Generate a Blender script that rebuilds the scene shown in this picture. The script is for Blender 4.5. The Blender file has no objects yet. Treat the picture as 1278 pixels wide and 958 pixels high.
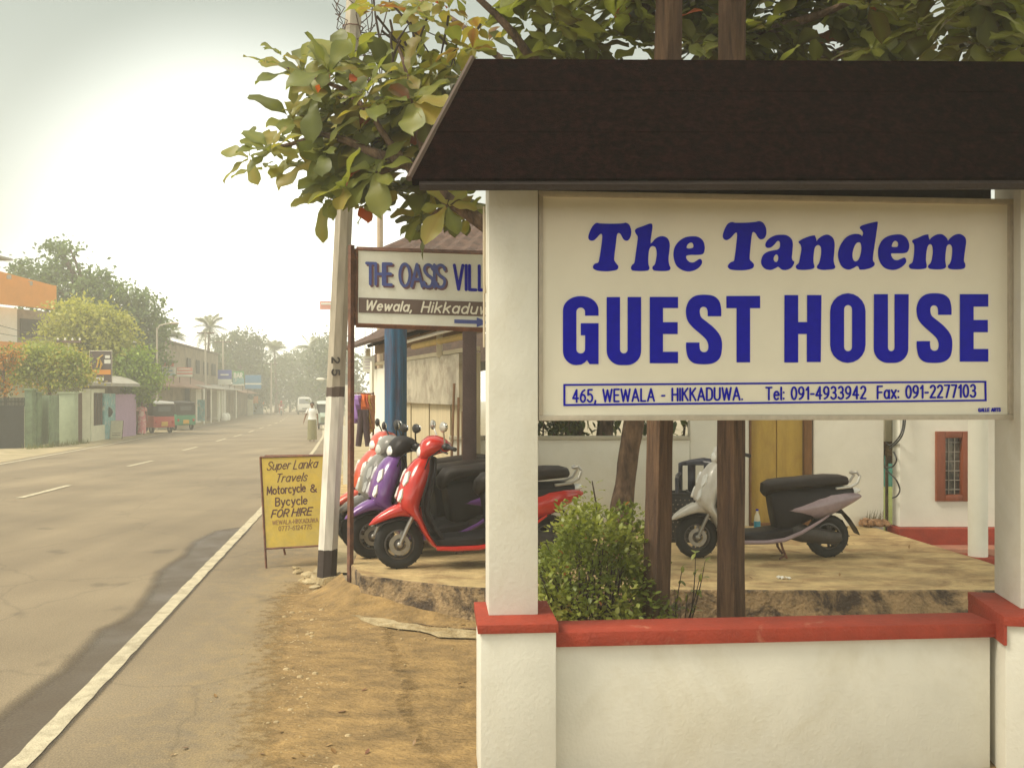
import bpy, bmesh, math, random
import numpy as np
from mathutils import Vector, Matrix, noise

# ------------------------------------------------------------------ camera, sky, sun, exposure
R = math.radians
SC = bpy.context.scene
COL = SC.collection
FPX, CX, CY, EYE = 1130.0, 639.0, 490.0, 1.8      # focal length, principal column, horizon row (photo pixels), eye height

cam_data = bpy.data.cameras.new('camera')
cam = bpy.data.objects.new('camera', cam_data)
COL.objects.link(cam)
cam.location = (0, 0, EYE)
cam.rotation_euler = (R(90), 0, 0)
cam_data.sensor_width = 36.0
cam_data.lens = 36.0 * FPX / 1278.0
cam_data.shift_y = (CY - 479.0) / 1278.0
cam_data.clip_start = 0.05
cam_data.clip_end = 2000.0
SC.camera = cam

SUN_ELEV, SUN_ROT = R(50), R(-108)                   # sun behind thin cloud, off to the left
world = bpy.data.worlds.new('World')
SC.world = world
world.use_nodes = True
wn, wl = world.node_tree.nodes, world.node_tree.links
wn.clear()
w_out = wn.new('ShaderNodeOutputWorld')
w_bg = wn.new('ShaderNodeBackground')
w_sky = wn.new('ShaderNodeTexSky')
w_sky.sky_type = 'NISHITA'
w_sky.sun_disc = False
w_sky.sun_elevation = SUN_ELEV
w_sky.sun_rotation = SUN_ROT
w_sky.air_density = 1.0
w_sky.dust_density = 4.0
w_sky.ozone_density = 1.0
w_tc = wn.new('ShaderNodeTexCoord')
w_sep = wn.new('ShaderNodeSeparateXYZ')
wl.new(w_tc.outputs['Generated'], w_sep.inputs[0])
w_ramp = wn.new('ShaderNodeValToRGB')               # overcast: brightest low down, greyer higher up, unseen zenith raised as fill
w_ramp.color_ramp.elements[0].position = 0.0
w_ramp.color_ramp.elements[0].color = (1.0, 0.975, 0.89, 1)
w_ramp.color_ramp.elements[1].position = 1.0
w_ramp.color_ramp.elements[1].color = (0.62, 0.60, 0.525, 1)
e = w_ramp.color_ramp.elements.new(0.05); e.color = (0.66, 0.64, 0.55, 1)
e = w_ramp.color_ramp.elements.new(0.16); e.color = (0.33, 0.345, 0.30, 1)
e = w_ramp.color_ramp.elements.new(0.42); e.color = (0.180, 0.202, 0.175, 1)
wl.new(w_sep.outputs['Z'], w_ramp.inputs[0])
# broad bright patch of cloud round the veiled sun
w_dot = wn.new('ShaderNodeVectorMath'); w_dot.operation = 'DOT_PRODUCT'
w_dot.inputs[1].default_value = Vector((-0.27, 0.95, 0.13)).normalized()
wl.new(w_tc.outputs['Generated'], w_dot.inputs[0])
w_map = wn.new('ShaderNodeMapRange')
w_map.inputs['From Min'].default_value = 0.962
w_map.inputs['From Max'].default_value = 1.0
w_map.inputs['To Min'].default_value = 0.0
w_map.inputs['To Max'].default_value = 0.42
w_map.interpolation_type = 'SMOOTHSTEP'
wl.new(w_dot.outputs['Value'], w_map.inputs['Value'])
w_cl = wn.new('ShaderNodeTexNoise')
w_cl.inputs['Scale'].default_value = 1.6
w_cl.inputs['Detail'].default_value = 4.0
wl.new(w_tc.outputs['Generated'], w_cl.inputs['Vector'])
w_clm = wn.new('ShaderNodeMapRange')
w_clm.inputs['From Min'].default_value = 0.3
w_clm.inputs['From Max'].default_value = 0.7
w_clm.inputs['To Min'].default_value = 0.92
w_clm.inputs['To Max'].default_value = 1.06
wl.new(w_cl.outputs['Fac'], w_clm.inputs['Value'])
w_add = wn.new('ShaderNodeMix'); w_add.data_type = 'RGBA'; w_add.blend_type = 'ADD'
w_add.inputs['Factor'].default_value = 1.0
w_glow = wn.new('ShaderNodeMix'); w_glow.data_type = 'RGBA'
w_glow.inputs['A'].default_value = (0, 0, 0, 1)
w_glow.inputs['B'].default_value = (1.0, 0.99, 0.93, 1)
wl.new(w_map.outputs['Result'], w_glow.inputs['Factor'])
wl.new(w_ramp.outputs['Color'], w_add.inputs['A'])
wl.new(w_glow.outputs['Result'], w_add.inputs['B'])
w_mul = wn.new('ShaderNodeMix'); w_mul.data_type = 'RGBA'; w_mul.blend_type = 'MULTIPLY'
w_mul.inputs['Factor'].default_value = 1.0
wl.new(w_add.outputs['Result'], w_mul.inputs['A'])
wl.new(w_clm.outputs['Result'], w_mul.inputs['B'])
w_ten = wn.new('ShaderNodeVectorMath'); w_ten.operation = 'SCALE'
w_ten.inputs['Scale'].default_value = 16.0
# fill added to the sky: brighter on the unseen side behind the camera
w_back = wn.new('ShaderNodeMapRange')
w_back.inputs['From Min'].default_value = -0.9
w_back.inputs['From Max'].default_value = 0.3
w_back.inputs['To Min'].default_value = 1.45
w_back.inputs['To Max'].default_value = 1.0
wl.new(w_sep.outputs['Y'], w_back.inputs['Value'])
w_bk = wn.new('ShaderNodeVectorMath'); w_bk.operation = 'SCALE'
wl.new(w_mul.outputs['Result'], w_bk.inputs[0])
wl.new(w_back.outputs['Result'], w_bk.inputs['Scale'])
wl.new(w_bk.outputs['Vector'], w_ten.inputs[0])
w_mix = wn.new('ShaderNodeMix'); w_mix.data_type = 'RGBA'
w_mix.inputs['Factor'].default_value = 0.94
wl.new(w_sky.outputs['Color'], w_mix.inputs['A'])
wl.new(w_ten.outputs['Vector'], w_mix.inputs['B'])
wl.new(w_mix.outputs['Result'], w_bg.inputs['Color'])
w_bg.inputs['Strength'].default_value = 0.10
wl.new(w_bg.outputs[0], w_out.inputs['Surface'])

sun_data = bpy.data.lights.new('sun', 'SUN')
sun_data.energy = 2.7
sun_data.angle = R(25)
sun_data.color = (1.0, 0.91, 0.73)
sun = bpy.data.objects.new('sun', sun_data)
COL.objects.link(sun)
s_dir = Vector((math.sin(SUN_ROT) * math.cos(SUN_ELEV), math.cos(SUN_ROT) * math.cos(SUN_ELEV), math.sin(SUN_ELEV)))
sun.rotation_euler = (-s_dir).to_track_quat('-Z', 'Y').to_euler()
sun.location = s_dir * 50

SC.view_settings.view_transform = 'Standard'
SC.view_settings.look = 'None'
SC.view_settings.exposure = 0.66
SC.view_settings.gamma = 1.0
SC.view_settings.use_curve_mapping = False
SC.cycles.use_denoising = True
SC.cycles.max_bounces = 8
SC.cycles.volume_bounces = 4

# ------------------------------------------------------------------ helpers
rng = random.Random(7)

def gz(Y):
    """height of the land: level near the sign, then the road dips gently away"""
    return -0.01 * min(max(0.0, Y - 20.0), 140.0)

def P(x, y, D):
    """photo pixel at depth D -> world point"""
    return Vector(((x - CX) / FPX * D, D, EYE - (y - CY) / FPX * D))

def G(x, y, z0=0.0):
    """photo pixel on the land -> world point"""
    k = (y - CY) / FPX
    Y = (EYE - z0) / k if k > 0 else 1e9
    if Y > 20:
        Y = (EYE - z0 - 0.2) / (k - 0.01)
    return Vector(((x - CX) / FPX * Y, Y, gz(Y) + z0))

MATS = {}
def M(name, col, rough=0.7, var=0.12, scale=6.0, bump=0.0, bscale=60.0, metal=0.0, stretch=None, col2=None, lo=0.4, hi=0.62, spec=0.5, transl=0.0, coat=0.0):
    """procedural surface: base colour with large and small noise variation, optional second colour in patches, bump"""
    if name in MATS:
        return MATS[name]
    m = bpy.data.materials.new(name)
    MATS[name] = m
    m.use_nodes = True
    n, l = m.node_tree.nodes, m.node_tree.links
    b = n['Principled BSDF']
    out = n['Material Output']
    b.inputs['Roughness'].default_value = rough
    b.inputs['Metallic'].default_value = metal
    b.inputs['Specular IOR Level'].default_value = spec
    b.inputs['Coat Weight'].default_value = coat
    tc = n.new('ShaderNodeTexCoord')
    mp = n.new('ShaderNodeMapping')
    if stretch:
        mp.inputs['Scale'].default_value = stretch
    l.new(tc.outputs['Object'], mp.inputs['Vector'])
    t = n.new('ShaderNodeTexNoise')
    t.inputs['Scale'].default_value = scale
    t.inputs['Detail'].default_value = 6.0
    t.inputs['Roughness'].default_value = 0.65
    l.new(mp.outputs['Vector'], t.inputs['Vector'])
    mr = n.new('ShaderNodeMapRange')
    mr.inputs['From Min'].default_value = 0.3
    mr.inputs['From Max'].default_value = 0.7
    mr.inputs['To Min'].default_value = 1 - var
    mr.inputs['To Max'].default_value = 1 + var
    l.new(t.outputs['Fac'], mr.inputs['Value'])
    mx = n.new('ShaderNodeMix'); mx.data_type = 'RGBA'; mx.blend_type = 'MULTIPLY'
    mx.inputs['Factor'].default_value = 1.0
    l.new(mr.outputs['Result'], mx.inputs['B'])
    if col2 is not None:
        t2 = n.new('ShaderNodeTexNoise')
        t2.inputs['Scale'].default_value = scale * 0.55
        t2.inputs['Detail'].default_value = 8.0
        t2.inputs['Roughness'].default_value = 0.7
        t2.inputs['Distortion'].default_value = 0.6
        l.new(mp.outputs['Vector'], t2.inputs['Vector'])
        m2 = n.new('ShaderNodeMapRange')
        m2.inputs['From Min'].default_value = lo
        m2.inputs['From Max'].default_value = hi
        l.new(t2.outputs['Fac'], m2.inputs['Value'])
        mc = n.new('ShaderNodeMix'); mc.data_type = 'RGBA'
        mc.inputs['A'].default_value = (*col, 1)
        mc.inputs['B'].default_value = (*col2, 1)
        l.new(m2.outputs['Result'], mc.inputs['Factor'])
        l.new(mc.outputs['Result'], mx.inputs['A'])
    else:
        mx.inputs['A'].default_value = (*col, 1)
    l.new(mx.outputs['Result'], b.inputs['Base Color'])
    if bump > 0:
        t3 = n.new('ShaderNodeTexNoise')
        t3.inputs['Scale'].default_value = bscale
        t3.inputs['Detail'].default_value = 5.0
        l.new(mp.outputs['Vector'], t3.inputs['Vector'])
        bp = n.new('ShaderNodeBump')
        bp.inputs['Strength'].default_value = bump
        bp.inputs['Distance'].default_value = 0.02
        l.new(t3.outputs['Fac'], bp.inputs['Height'])
        l.new(bp.outputs['Normal'], b.inputs['Normal'])
    if transl > 0:
        tr = n.new('ShaderNodeBsdfTranslucent')
        l.new(mx.outputs['Result'], tr.inputs['Color'])
        ms = n.new('ShaderNodeMixShader')
        ms.inputs[0].default_value = transl
        l.new(b.outputs[0], ms.inputs[1])
        l.new(tr.outputs[0], ms.inputs[2])
        l.new(ms.outputs[0], out.inputs['Surface'])
    return m

def LEAF(name, cols, transl=0.35, rough=0.5):
    """leaf surface: each leaf takes its own shade from the palette through the 'tint' attribute"""
    if name in MATS:
        return MATS[name]
    m = bpy.data.materials.new(name)
    MATS[name] = m
    m.use_nodes = True
    n, l = m.node_tree.nodes, m.node_tree.links
    b = n['Principled BSDF']; out = n['Material Output']
    b.inputs['Roughness'].default_value = rough
    at = n.new('ShaderNodeAttribute'); at.attribute_name = 'tint'
    rp = n.new('ShaderNodeValToRGB')
    rp.color_ramp.interpolation = 'LINEAR'
    els = rp.color_ramp.elements
    k = len(cols)
    els[0].position = 0; els[0].color = (*cols[0], 1)
    els[1].position = 1; els[1].color = (*cols[-1], 1)
    for i in range(1, k - 1):
        q = els.new(i / (k - 1)); q.color = (*cols[i], 1)
    l.new(at.outputs['Fac'], rp.inputs[0])
    l.new(rp.outputs['Color'], b.inputs['Base Color'])
    tr = n.new('ShaderNodeBsdfTranslucent')
    hs = n.new('ShaderNodeMix'); hs.data_type = 'RGBA'; hs.blend_type = 'MULTIPLY'
    hs.inputs['Factor'].default_value = 1.0
    hs.inputs['B'].default_value = (1.0, 1.0, 0.55, 1)
    l.new(rp.outputs['Color'], hs.inputs['A'])
    l.new(hs.outputs['Result'], tr.inputs['Color'])
    ms = n.new('ShaderNodeMixShader'); ms.inputs[0].default_value = transl
    l.new(b.outputs[0], ms.inputs[1]); l.new(tr.outputs[0], ms.inputs[2])
    l.new(ms.outputs[0], out.inputs['Surface'])
    return m

def spow(v, e):
    return math.copysign(abs(v) ** e, v)

class MB:
    """collects geometry and links it as one mesh object"""
    def __init__(s):
        s.v, s.f, s.mi, s.tint = [], [], [], []
    def add(s, verts, faces, mi=0, tint=0.5):
        o = len(s.v)
        s.v += [Vector(p) for p in verts]
        s.tint += tint if isinstance(tint, list) else [tint] * len(verts)
        for fc in faces:
            s.f.append([i + o for i in fc]); s.mi.append(mi)
        return o
    def poly(s, pts, mi=0, tint=0.5):
        s.add(pts, [list(range(len(pts)))], mi, tint)
    def box(s, c, d, rz=0.0, mi=0, rot=None):
        hx, hy, hz = d[0] / 2, d[1] / 2, d[2] / 2
        m = rot if rot is not None else Matrix.Rotation(rz, 3, 'Z')
        c = Vector(c)
        vs = [c + m @ Vector((x * hx, y * hy, z * hz)) for z in (-1, 1) for x, y in ((-1, -1), (1, -1), (1, 1), (-1, 1))]
        s.add(vs, [[3, 2, 1, 0], [4, 5, 6, 7], [0, 1, 5, 4], [1, 2, 6, 5], [2, 3, 7, 6], [3, 0, 4, 7]], mi)
    def prism(s, base, top, mi=0, mi_cap=None):
        k = len(base)
        vs = list(base) + list(top)
        o = s.add(vs, [[i, (i + 1) % k, (i + 1) % k + k, i + k] for i in range(k)], mi)
        s.f.append([o + i for i in reversed(range(k))]); s.mi.append(mi)
        s.f.append([o + k + i for i in range(k)]); s.mi.append(mi if mi_cap is None else mi_cap)
    def wallseg(s, a, b, z0, z1, t, mi=0):
        """upright slab between two ground points, thickness t"""
        a = Vector((a[0], a[1])); b = Vector((b[0], b[1]))
        d = (b - a).normalized(); nn = Vector((-d.y, d.x)) * t / 2
        ring = [a - nn, b - nn, b + nn, a + nn]
        s.prism([(p.x, p.y, z0) for p in ring], [(p.x, p.y, z1) for p in ring], mi)
    def tube(s, pts, r, n=8, mi=0, cap=True, tint=0.5):
        pts = [Vector(p) for p in pts]
        k = len(pts)
        rs = r if isinstance(r, (list, tuple)) else [r] * k
        t0 = (pts[1] - pts[0]).normalized()
        up = Vector((0, 0, 1)) if abs(t0.z) < 0.9 else Vector((1, 0, 0))
        u = t0.cross(up).normalized()
        vs, fs = [], []
        for i in range(k):
            if i == 0: t = pts[1] - pts[0]
            elif i == k - 1: t = pts[-1] - pts[-2]
            else: t = pts[i + 1] - pts[i - 1]
            t.normalize()
            u = (u - t * u.dot(t))
            if u.length < 1e-6:
                u = t.orthogonal()
            u.normalize()
            w = t.cross(u)
            for j in range(n):
                a = 2 * math.pi * j / n
                vs.append(pts[i] + (u * math.cos(a) + w * math.sin(a)) * rs[i])
        for i in range(k - 1):
            for j in range(n):
                fs.append([i * n + j, i * n + (j + 1) % n, (i + 1) * n + (j + 1) % n, (i + 1) * n + j])
        if cap:
            fs.append(list(reversed(range(n)))); fs.append([(k - 1) * n + j for j in range(n)])
        s.add(vs, fs, mi, tint)
    def loft(s, st, n=16, ex=2.4, mi=0):
        """rings in the plane of (angle, y): station = (cx, cz, angle_deg, half_t, half_w[, cy])"""
        vs, fs = [], []
        for q in st:
            cx, cz, an, t, w = q[:5]
            cy = q[5] if len(q) > 5 else 0
            ca, sa = math.cos(R(an)), math.sin(R(an))
            for j in range(n):
                a = 2 * math.pi * (j + 0.5) / n
                uu = spow(math.cos(a), 2 / ex) * t; vv = spow(math.sin(a), 2 / ex) * w
                vs.append((cx + uu * ca, cy + vv, cz + uu * sa))
        k = len(st)
        for i in range(k - 1):
            for j in range(n):
                fs.append([i * n + j, i * n + (j + 1) % n, (i + 1) * n + (j + 1) % n, (i + 1) * n + j])
        fs.append(list(reversed(range(n)))); fs.append([(k - 1) * n + j for j in range(n)])
        s.add(vs, fs, mi)
    def lathe(s, prof, axis_o, axis='z', n=24, mi=0, closed=False):
        """prof: (radius, height) pairs turned about an axis through axis_o"""
        vs, fs = [], []
        o = Vector(axis_o)
        for r_, h in prof:
            for j in range(n):
                a = 2 * math.pi * j / n
                c_, s_ = r_ * math.cos(a), r_ * math.sin(a)
                if axis == 'z': vs.append(o + Vector((c_, s_, h)))
                elif axis == 'y': vs.append(o + Vector((c_, h, s_)))
                else: vs.append(o + Vector((h, c_, s_)))
        k = len(prof)
        rng_ = range(k) if closed else range(k - 1)
        for i in rng_:
            i2 = (i + 1) % k
            for j in range(n):
                fs.append([i * n + j, i * n + (j + 1) % n, i2 * n + (j + 1) % n, i2 * n + j])
        if not closed:
            fs.append(list(reversed(range(n)))); fs.append([(k - 1) * n + j for j in range(n)])
        s.add(vs, fs, mi)
    def ell(s, c, d, n=14, m=8, rot=None, mi=0):
        c = Vector(c); vs, fs = [], []
        rot = rot or Matrix.Identity(3)
        for i in range(1, m):
            th = math.pi * i / m
            for j in range(n):
                a = 2 * math.pi * j / n
                vs.append(c + rot @ Vector((d[0] * math.sin(th) * math.cos(a), d[1] * math.sin(th) * math.sin(a), d[2] * math.cos(th))))
        top = len(vs); vs.append(c + rot @ Vector((0, 0, d[2]))); vs.append(c + rot @ Vector((0, 0, -d[2])))
        for i in range(m - 2):
            for j in range(n):
                fs.append([i * n + j, (i + 1) * n + j, (i + 1) * n + (j + 1) % n, i * n + (j + 1) % n])
        for j in range(n):
            fs.append([top, j, (j + 1) % n]); fs.append([top + 1, (m - 2) * n + (j + 1) % n, (m - 2) * n + j])
        s.add(vs, fs, mi)
    def build(s, name, mat, parent=None, loc=None, bevel=0.0, smooth=35, recalc=True, world=False, segs=2):
        me = bpy.data.meshes.new(name)
        me.from_pydata([tuple(p) for p in s.v], [], s.f)
        mats = mat if isinstance(mat, (list, tuple)) else [mat]
        for m in mats:
            me.materials.append(m)
        if len(mats) > 1:
            me.polygons.foreach_set('material_index', s.mi)
        if any(t != 0.5 for t in s.tint):
            at = me.attributes.new('tint', 'FLOAT', 'POINT')
            at.data.foreach_set('value', s.tint)
        if bevel > 0 or recalc:
            bm = bmesh.new(); bm.from_mesh(me)
            if recalc:
                bmesh.ops.recalc_face_normals(bm, faces=bm.faces)
            if bevel > 0:
                eds = [ed for ed in bm.edges if len(ed.link_faces) == 2 and ed.calc_face_angle(0) > R(40)]
                bmesh.ops.bevel(bm, geom=eds, offset=bevel, segments=segs, affect='EDGES', profile=0.6, clamp_overlap=True)
            bm.to_mesh(me); bm.free()
        if smooth:
            me.polygons.foreach_set('use_smooth', [True] * len(me.polygons))
            me.set_sharp_from_angle(angle=R(smooth))
        me.update()
        o = bpy.data.objects.new(name, me)
        COL.objects.link(o)
        if parent is not None:
            o.parent = parent
            if world and parent.type == 'EMPTY':
                o.matrix_parent_inverse = parent.matrix_basis.inverted()
        if loc is not None:
            o.location = loc
        return o

def tag(o, label=None, cat=None, group=None, kind=None):
    if label: o['label'] = label
    if cat: o['category'] = cat
    if group: o['group'] = group
    if kind: o['kind'] = kind
    return o

def thing(name, label, cat, loc=(0, 0, 0), rz=0.0, group=None):
    o = bpy.data.objects.new(name, None)
    o.empty_display_size = 0.2
    COL.objects.link(o)
    o.location = loc
    o.rotation_euler = (0, 0, rz)
    return tag(o, label, cat, group, 'thing')

def rebase(o, base):
    """move a mesh's own origin to a base point, keeping it where it stands"""
    base = Vector(base)
    o.data.transform(Matrix.Translation(-base))
    o.location = base
    return o

def copy_tree(o, parent=None):
    c = o.copy(); COL.objects.link(c)
    if parent is not None: c.parent = parent
    for ch in [k for k in o.children]:
        copy_tree(ch, c)
    return c

def crom(pts, n=6, closed=True):
    """smooth curve through points; a point with a third value stays a sharp corner"""
    k = len(pts); out = []
    idx = range(k) if closed else range(k - 1)
    for i in idx:
        p1, p2 = pts[i], pts[(i + 1) % k]
        c1, c2 = len(p1) > 2, len(p2) > 2
        p0 = p1 if c1 or (not closed and i == 0) else pts[(i - 1) % k]
        p3 = p2 if c2 or (not closed and i == k - 2) else pts[(i + 2) % k]
        for j in range(n):
            t = j / n
            q = []
            for d in (0, 1):
                a, b, c, e_ = p0[d], p1[d], p2[d], p3[d]
                q.append(0.5 * ((2 * b) + (-a + c) * t + (2 * a - 5 * b + 4 * c - e_) * t * t + (-a + 3 * b - 3 * c + e_) * t ** 3))
            out.append(tuple(q))
    if not closed:
        out.append(tuple(pts[-1][:2]))
    return out

def arc(cx, cy, rx, ry, a0, a1, n=10):
    return [(cx + rx * math.cos(R(a0 + (a1 - a0) * i / n)), cy + ry * math.sin(R(a0 + (a1 - a0) * i / n))) for i in range(n + 1)]

class Plane:
    """a sign's face: photo pixels map to points on it, so lettering sits on the board at its true size"""
    def __init__(s, o, u, v):
        s.o = Vector(o); s.u = Vector(u).normalized()
        v = Vector(v); s.v = (v - s.u * v.dot(s.u)).normalized()
        s.n = s.u.cross(s.v)
        if (Vector((0, 0, EYE)) - s.o).dot(s.n) < 0: s.n = -s.n
    def uv(s, px):
        d = Vector(((px[0] - CX) / FPX, 1.0, -(px[1] - CY) / FPX))
        c = Vector((0, 0, EYE))
        t = (s.o - c).dot(s.n) / d.dot(s.n)
        p = c + d * t - s.o
        return (p.dot(s.u), p.dot(s.v))
    def at(s, u, v, h=0.0):
        return s.o + s.u * u + s.v * v + s.n * h

def fill_mesh(name, loops, plane, mat, parent, h0=0.002, h1=0.004):
    """closed outlines (u,v) filled with their holes, as thin raised paint or cut letters"""
    cu = bpy.data.curves.new('outline', 'CURVE')
    cu.dimensions = '2D'; cu.fill_mode = 'BOTH'
    for lp in loops:
        sp = cu.splines.new('POLY')
        sp.points.add(len(lp) - 1)
        for i, p in enumerate(lp):
            sp.points[i].co = (p[0], p[1], 0, 1)
        sp.use_cyclic_u = True
    cu.extrude = 0.5
    ob = bpy.data.objects.new('outline', cu)
    COL.objects.link(ob)
    dg = bpy.context.evaluated_depsgraph_get()
    me = bpy.data.meshes.new_from_object(ob.evaluated_get(dg))
    bpy.data.objects.remove(ob); bpy.data.curves.remove(cu)
    for vt in me.vertices:
        u, v, w = vt.co
        vt.co = plane.at(u, v, h0 + (w + 0.5) * (h1 - h0))
    me.name = name
    me.materials.clear(); me.materials.append(mat)
    bm = bmesh.new(); bm.from_mesh(me); bmesh.ops.remove_doubles(bm, verts=bm.verts, dist=1e-6)
    bmesh.ops.recalc_face_normals(bm, faces=bm.faces); bm.to_mesh(me); bm.free()
    o = bpy.data.objects.new(name, me)
    COL.objects.link(o)
    if parent is not None:
        o.parent = parent
        if parent.type == 'EMPTY':
            o.matrix_parent_inverse = parent.matrix_basis.inverted()
    return o

# stroke lettering: cap height 1, y up
def _ell(cx, cy, rx, ry):
    return arc(cx, cy, rx, ry, 0, 360, 28)
SG = {
 'A': (.62, [[(0, 0), (.31, 1), (.62, 0)], [(.12, .32), (.5, .32)]]),
 'B': (.5, [[(0, 1), (.24, 1)] + arc(.24, .76, .24, .24, 90, -90) + [(0, .52)], [(.24, .52)] + arc(.24, .26, .26, .26, 90, -90) + [(0, 0), (0, 1)]]),
 'D': (.52, [[(0, 0), (0, 1), (.2, 1)] + arc(.2, .68, .32, .32, 90, 0) + arc(.2, .32, .32, .32, 0, -90) + [(0, 0)]]),
 'E': (.45, [[(.45, 1), (0, 1), (0, 0), (.45, 0)], [(0, .52), (.4, .52)]]),
 'F': (.43, [[(.43, 1), (0, 1), (0, 0)], [(0, .5), (.38, .5)]]),
 'G': (.54, [arc(.27, .7, .26, .3, 20, 180) + arc(.27, .3, .26, .3, 180, 360) + [(.53, .45), (.3, .45)]]),
 'H': (.52, [[(0, 0), (0, 1)], [(.52, 0), (.52, 1)], [(0, .5), (.52, .5)]]),
 'I': (0.0, [[(0, 0), (0, 1)]]),
 'K': (.52, [[(0, 0), (0, 1)], [(.5, 1), (.02, .45)], [(.16, .6), (.52, 0)]]),
 'L': (.42, [[(0, 1), (0, 0), (.42, 0)]]),
 'M': (.68, [[(0, 0), (.05, 1), (.34, .2), (.63, 1), (.68, 0)]]),
 'O': (.58, [_ell(.29, .5, .29, .5)]),
 'R': (.5, [[(0, 0), (0, 1), (.24, 1)] + arc(.24, .74, .25, .26, 90, -90) + [(0, .48)], [(.24, .48), (.5, 0)]]),
 'S': (.5, [crom([(.5, .8), (.43, .94), (.26, 1.0), (.08, .93), (.03, .76), (.12, .6), (.28, .5), (.45, .4), (.5, .24), (.42, .06), (.25, 0), (.07, .05), (0, .2)], 5, False)]),
 'T': (.52, [[(0, 1), (.52, 1)], [(.26, 1), (.26, 0)]]),
 'U': (.52, [[(0, 1), (0, .27)] + arc(.26, .27, .26, .27, 180, 360) + [(.52, 1)]]),
 'V': (.56, [[(0, 1), (.28, 0), (.56, 1)]]),
 'W': (.84, [[(0, 1), (.2, 0), (.42, .95), (.64, 0), (.84, 1)]]),
 'a': (.45, [_ell(.22, .33, .22, .33), [(.45, .66), (.45, 0)]]),
 'c': (.42, [arc(.23, .33, .23, .33, 50, 310, 18)]),
 'd': (.46, [_ell(.22, .33, .22, .33), [(.46, 1), (.46, 0)]]),
 'e': (.44, [[(.02, .36), (.44, .36)] + arc(.23, .33, .22, .33, 8, 315, 20)]),
 'i': (0.0, [[(0, 0), (0, .66)], [(0, .9), (0, .92)]]),
 'k': (.42, [[(0, 0), (0, 1)], [(.4, .66), (.02, .28)], [(.14, .4), (.42, 0)]]),
 'l': (0.0, [[(0, 0), (0, 1)]]),
 'n': (.42, [[(0, 0), (0, .66)], [(0, .4)] + arc(.21, .44, .21, .22, 180, 0) + [(.42, 0)]]),
 'o': (.48, [_ell(.24, .33, .24, .33)]),
 'p': (.46, [[(0, .66), (0, -.28)], _ell(.23, .33, .22, .33)]),
 'r': (.28, [[(0, 0), (0, .66)], [(0, .42)] + arc(.2, .42, .2, .23, 180, 65)]),
 's': (.36, [crom([(.36, .54), (.28, .65), (.16, .66), (.04, .58), (.05, .44), (.18, .35), (.32, .26), (.34, .1), (.22, 0), (.08, .02), (0, .12)], 5, False)]),
 't': (.3, [[(.12, .95), (.12, .12)] + arc(.24, .12, .12, .12, 180, 290), [(0, .66), (.3, .66)]]),
 'u': (.42, [[(0, .66), (0, .22)] + arc(.21, .22, .21, .22, 180, 360) + [(.42, .66)], [(.42, .66), (.42, 0)]]),
 'v': (.42, [[(0, .66), (.21, 0), (.42, .66)]]),
 'w': (.64, [[(0, .66), (.16, 0), (.32, .6), (.48, 0), (.64, .66)]]),
 'x': (.42, [[(0, .66), (.42, 0)], [(.42, .66), (0, 0)]]),
 'y': (.44, [[(0, .66), (.22, .02)], [(.44, .66), (.16, -.22), (.04, -.27)]]),
 '0': (.46, [_ell(.23, .5, .23, .5)]),
 '1': (.22, [[(.02, .78), (.2, 1), (.2, 0)]]),
 '2': (.46, [arc(.23, .74, .22, .26, 160, -35, 14) + [(0, 0), (.46, 0)]]),
 '3': (.46, [arc(.21, .75, .21, .25, 150, -90, 14) + arc(.21, .26, .25, .26, 90, -150, 14)]),
 '4': (.5, [[(.36, 0), (.36, 1), (0, .3), (.5, .3)]]),
 '5': (.46, [[(.42, 1), (.06, 1), (.04, .56)] + arc(.21, .32, .25, .32, 130, -150, 16)]),
 '6': (.46, [crom([(.4, .98), (.2, .85), (.05, .6), (.01, .33)], 5, False) + arc(.235, .3, .225, .3, 180, -180, 24)]),
 '7': (.44, [[(0, 1), (.44, 1), (.16, 0)]]),
 '9': (.46, [arc(.225, .7, .225, .3, 0, 360, 24) + crom([(.45, .7), (.43, .4), (.28, .14), (.06, .02)], 5, False)]),
 ',': (.06, [[(.06, .08), (0, -.18)]]),
 '.': (0.0, [[(0, .02), (0, .03)]]),
 ':': (0.0, [[(0, .06), (0, .08)], [(0, .56), (0, .58)]]),
 '-': (.26, [[(0, .42), (.26, .42)]]),
 '!': (0.0, [[(0, .3), (0, 1)], [(0, .0), (0, .02)]]),
 '&': (.62, [crom([(.62, 0), (.36, .3), (.14, .68), (.12, .86), (.24, 1), (.37, .88), (.34, .7), (.14, .5), (.02, .3), (.08, .08), (.26, 0), (.44, .08), (.58, .42)], 5, False)]),
 ' ': (.28, []),
}
def lay(text, x0, x1, yb0, yb1, cap, shear=0.0, gap=0.2):
    """strokes of a line of text in photo pixels, fitted between x0 and x1 on a sloping baseline"""
    pos, x = [], 0.0
    for ch in text:
        w, st = SG[ch]
        pos.append((x, st)); x += w + gap
    total = x - gap
    kx = (x1 - x0) / total
    out = []
    for ox, st in pos:
        for s_ in st:
            q = []
            for (a, b) in s_:
                px = x0 + (ox + a) * kx + shear * b * cap
                yb = yb0 + (yb1 - yb0) * (px - x0) / max(1e-6, x1 - x0)
                q.append((px, yb - b * cap))
            out.append(q)
    return out

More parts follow.
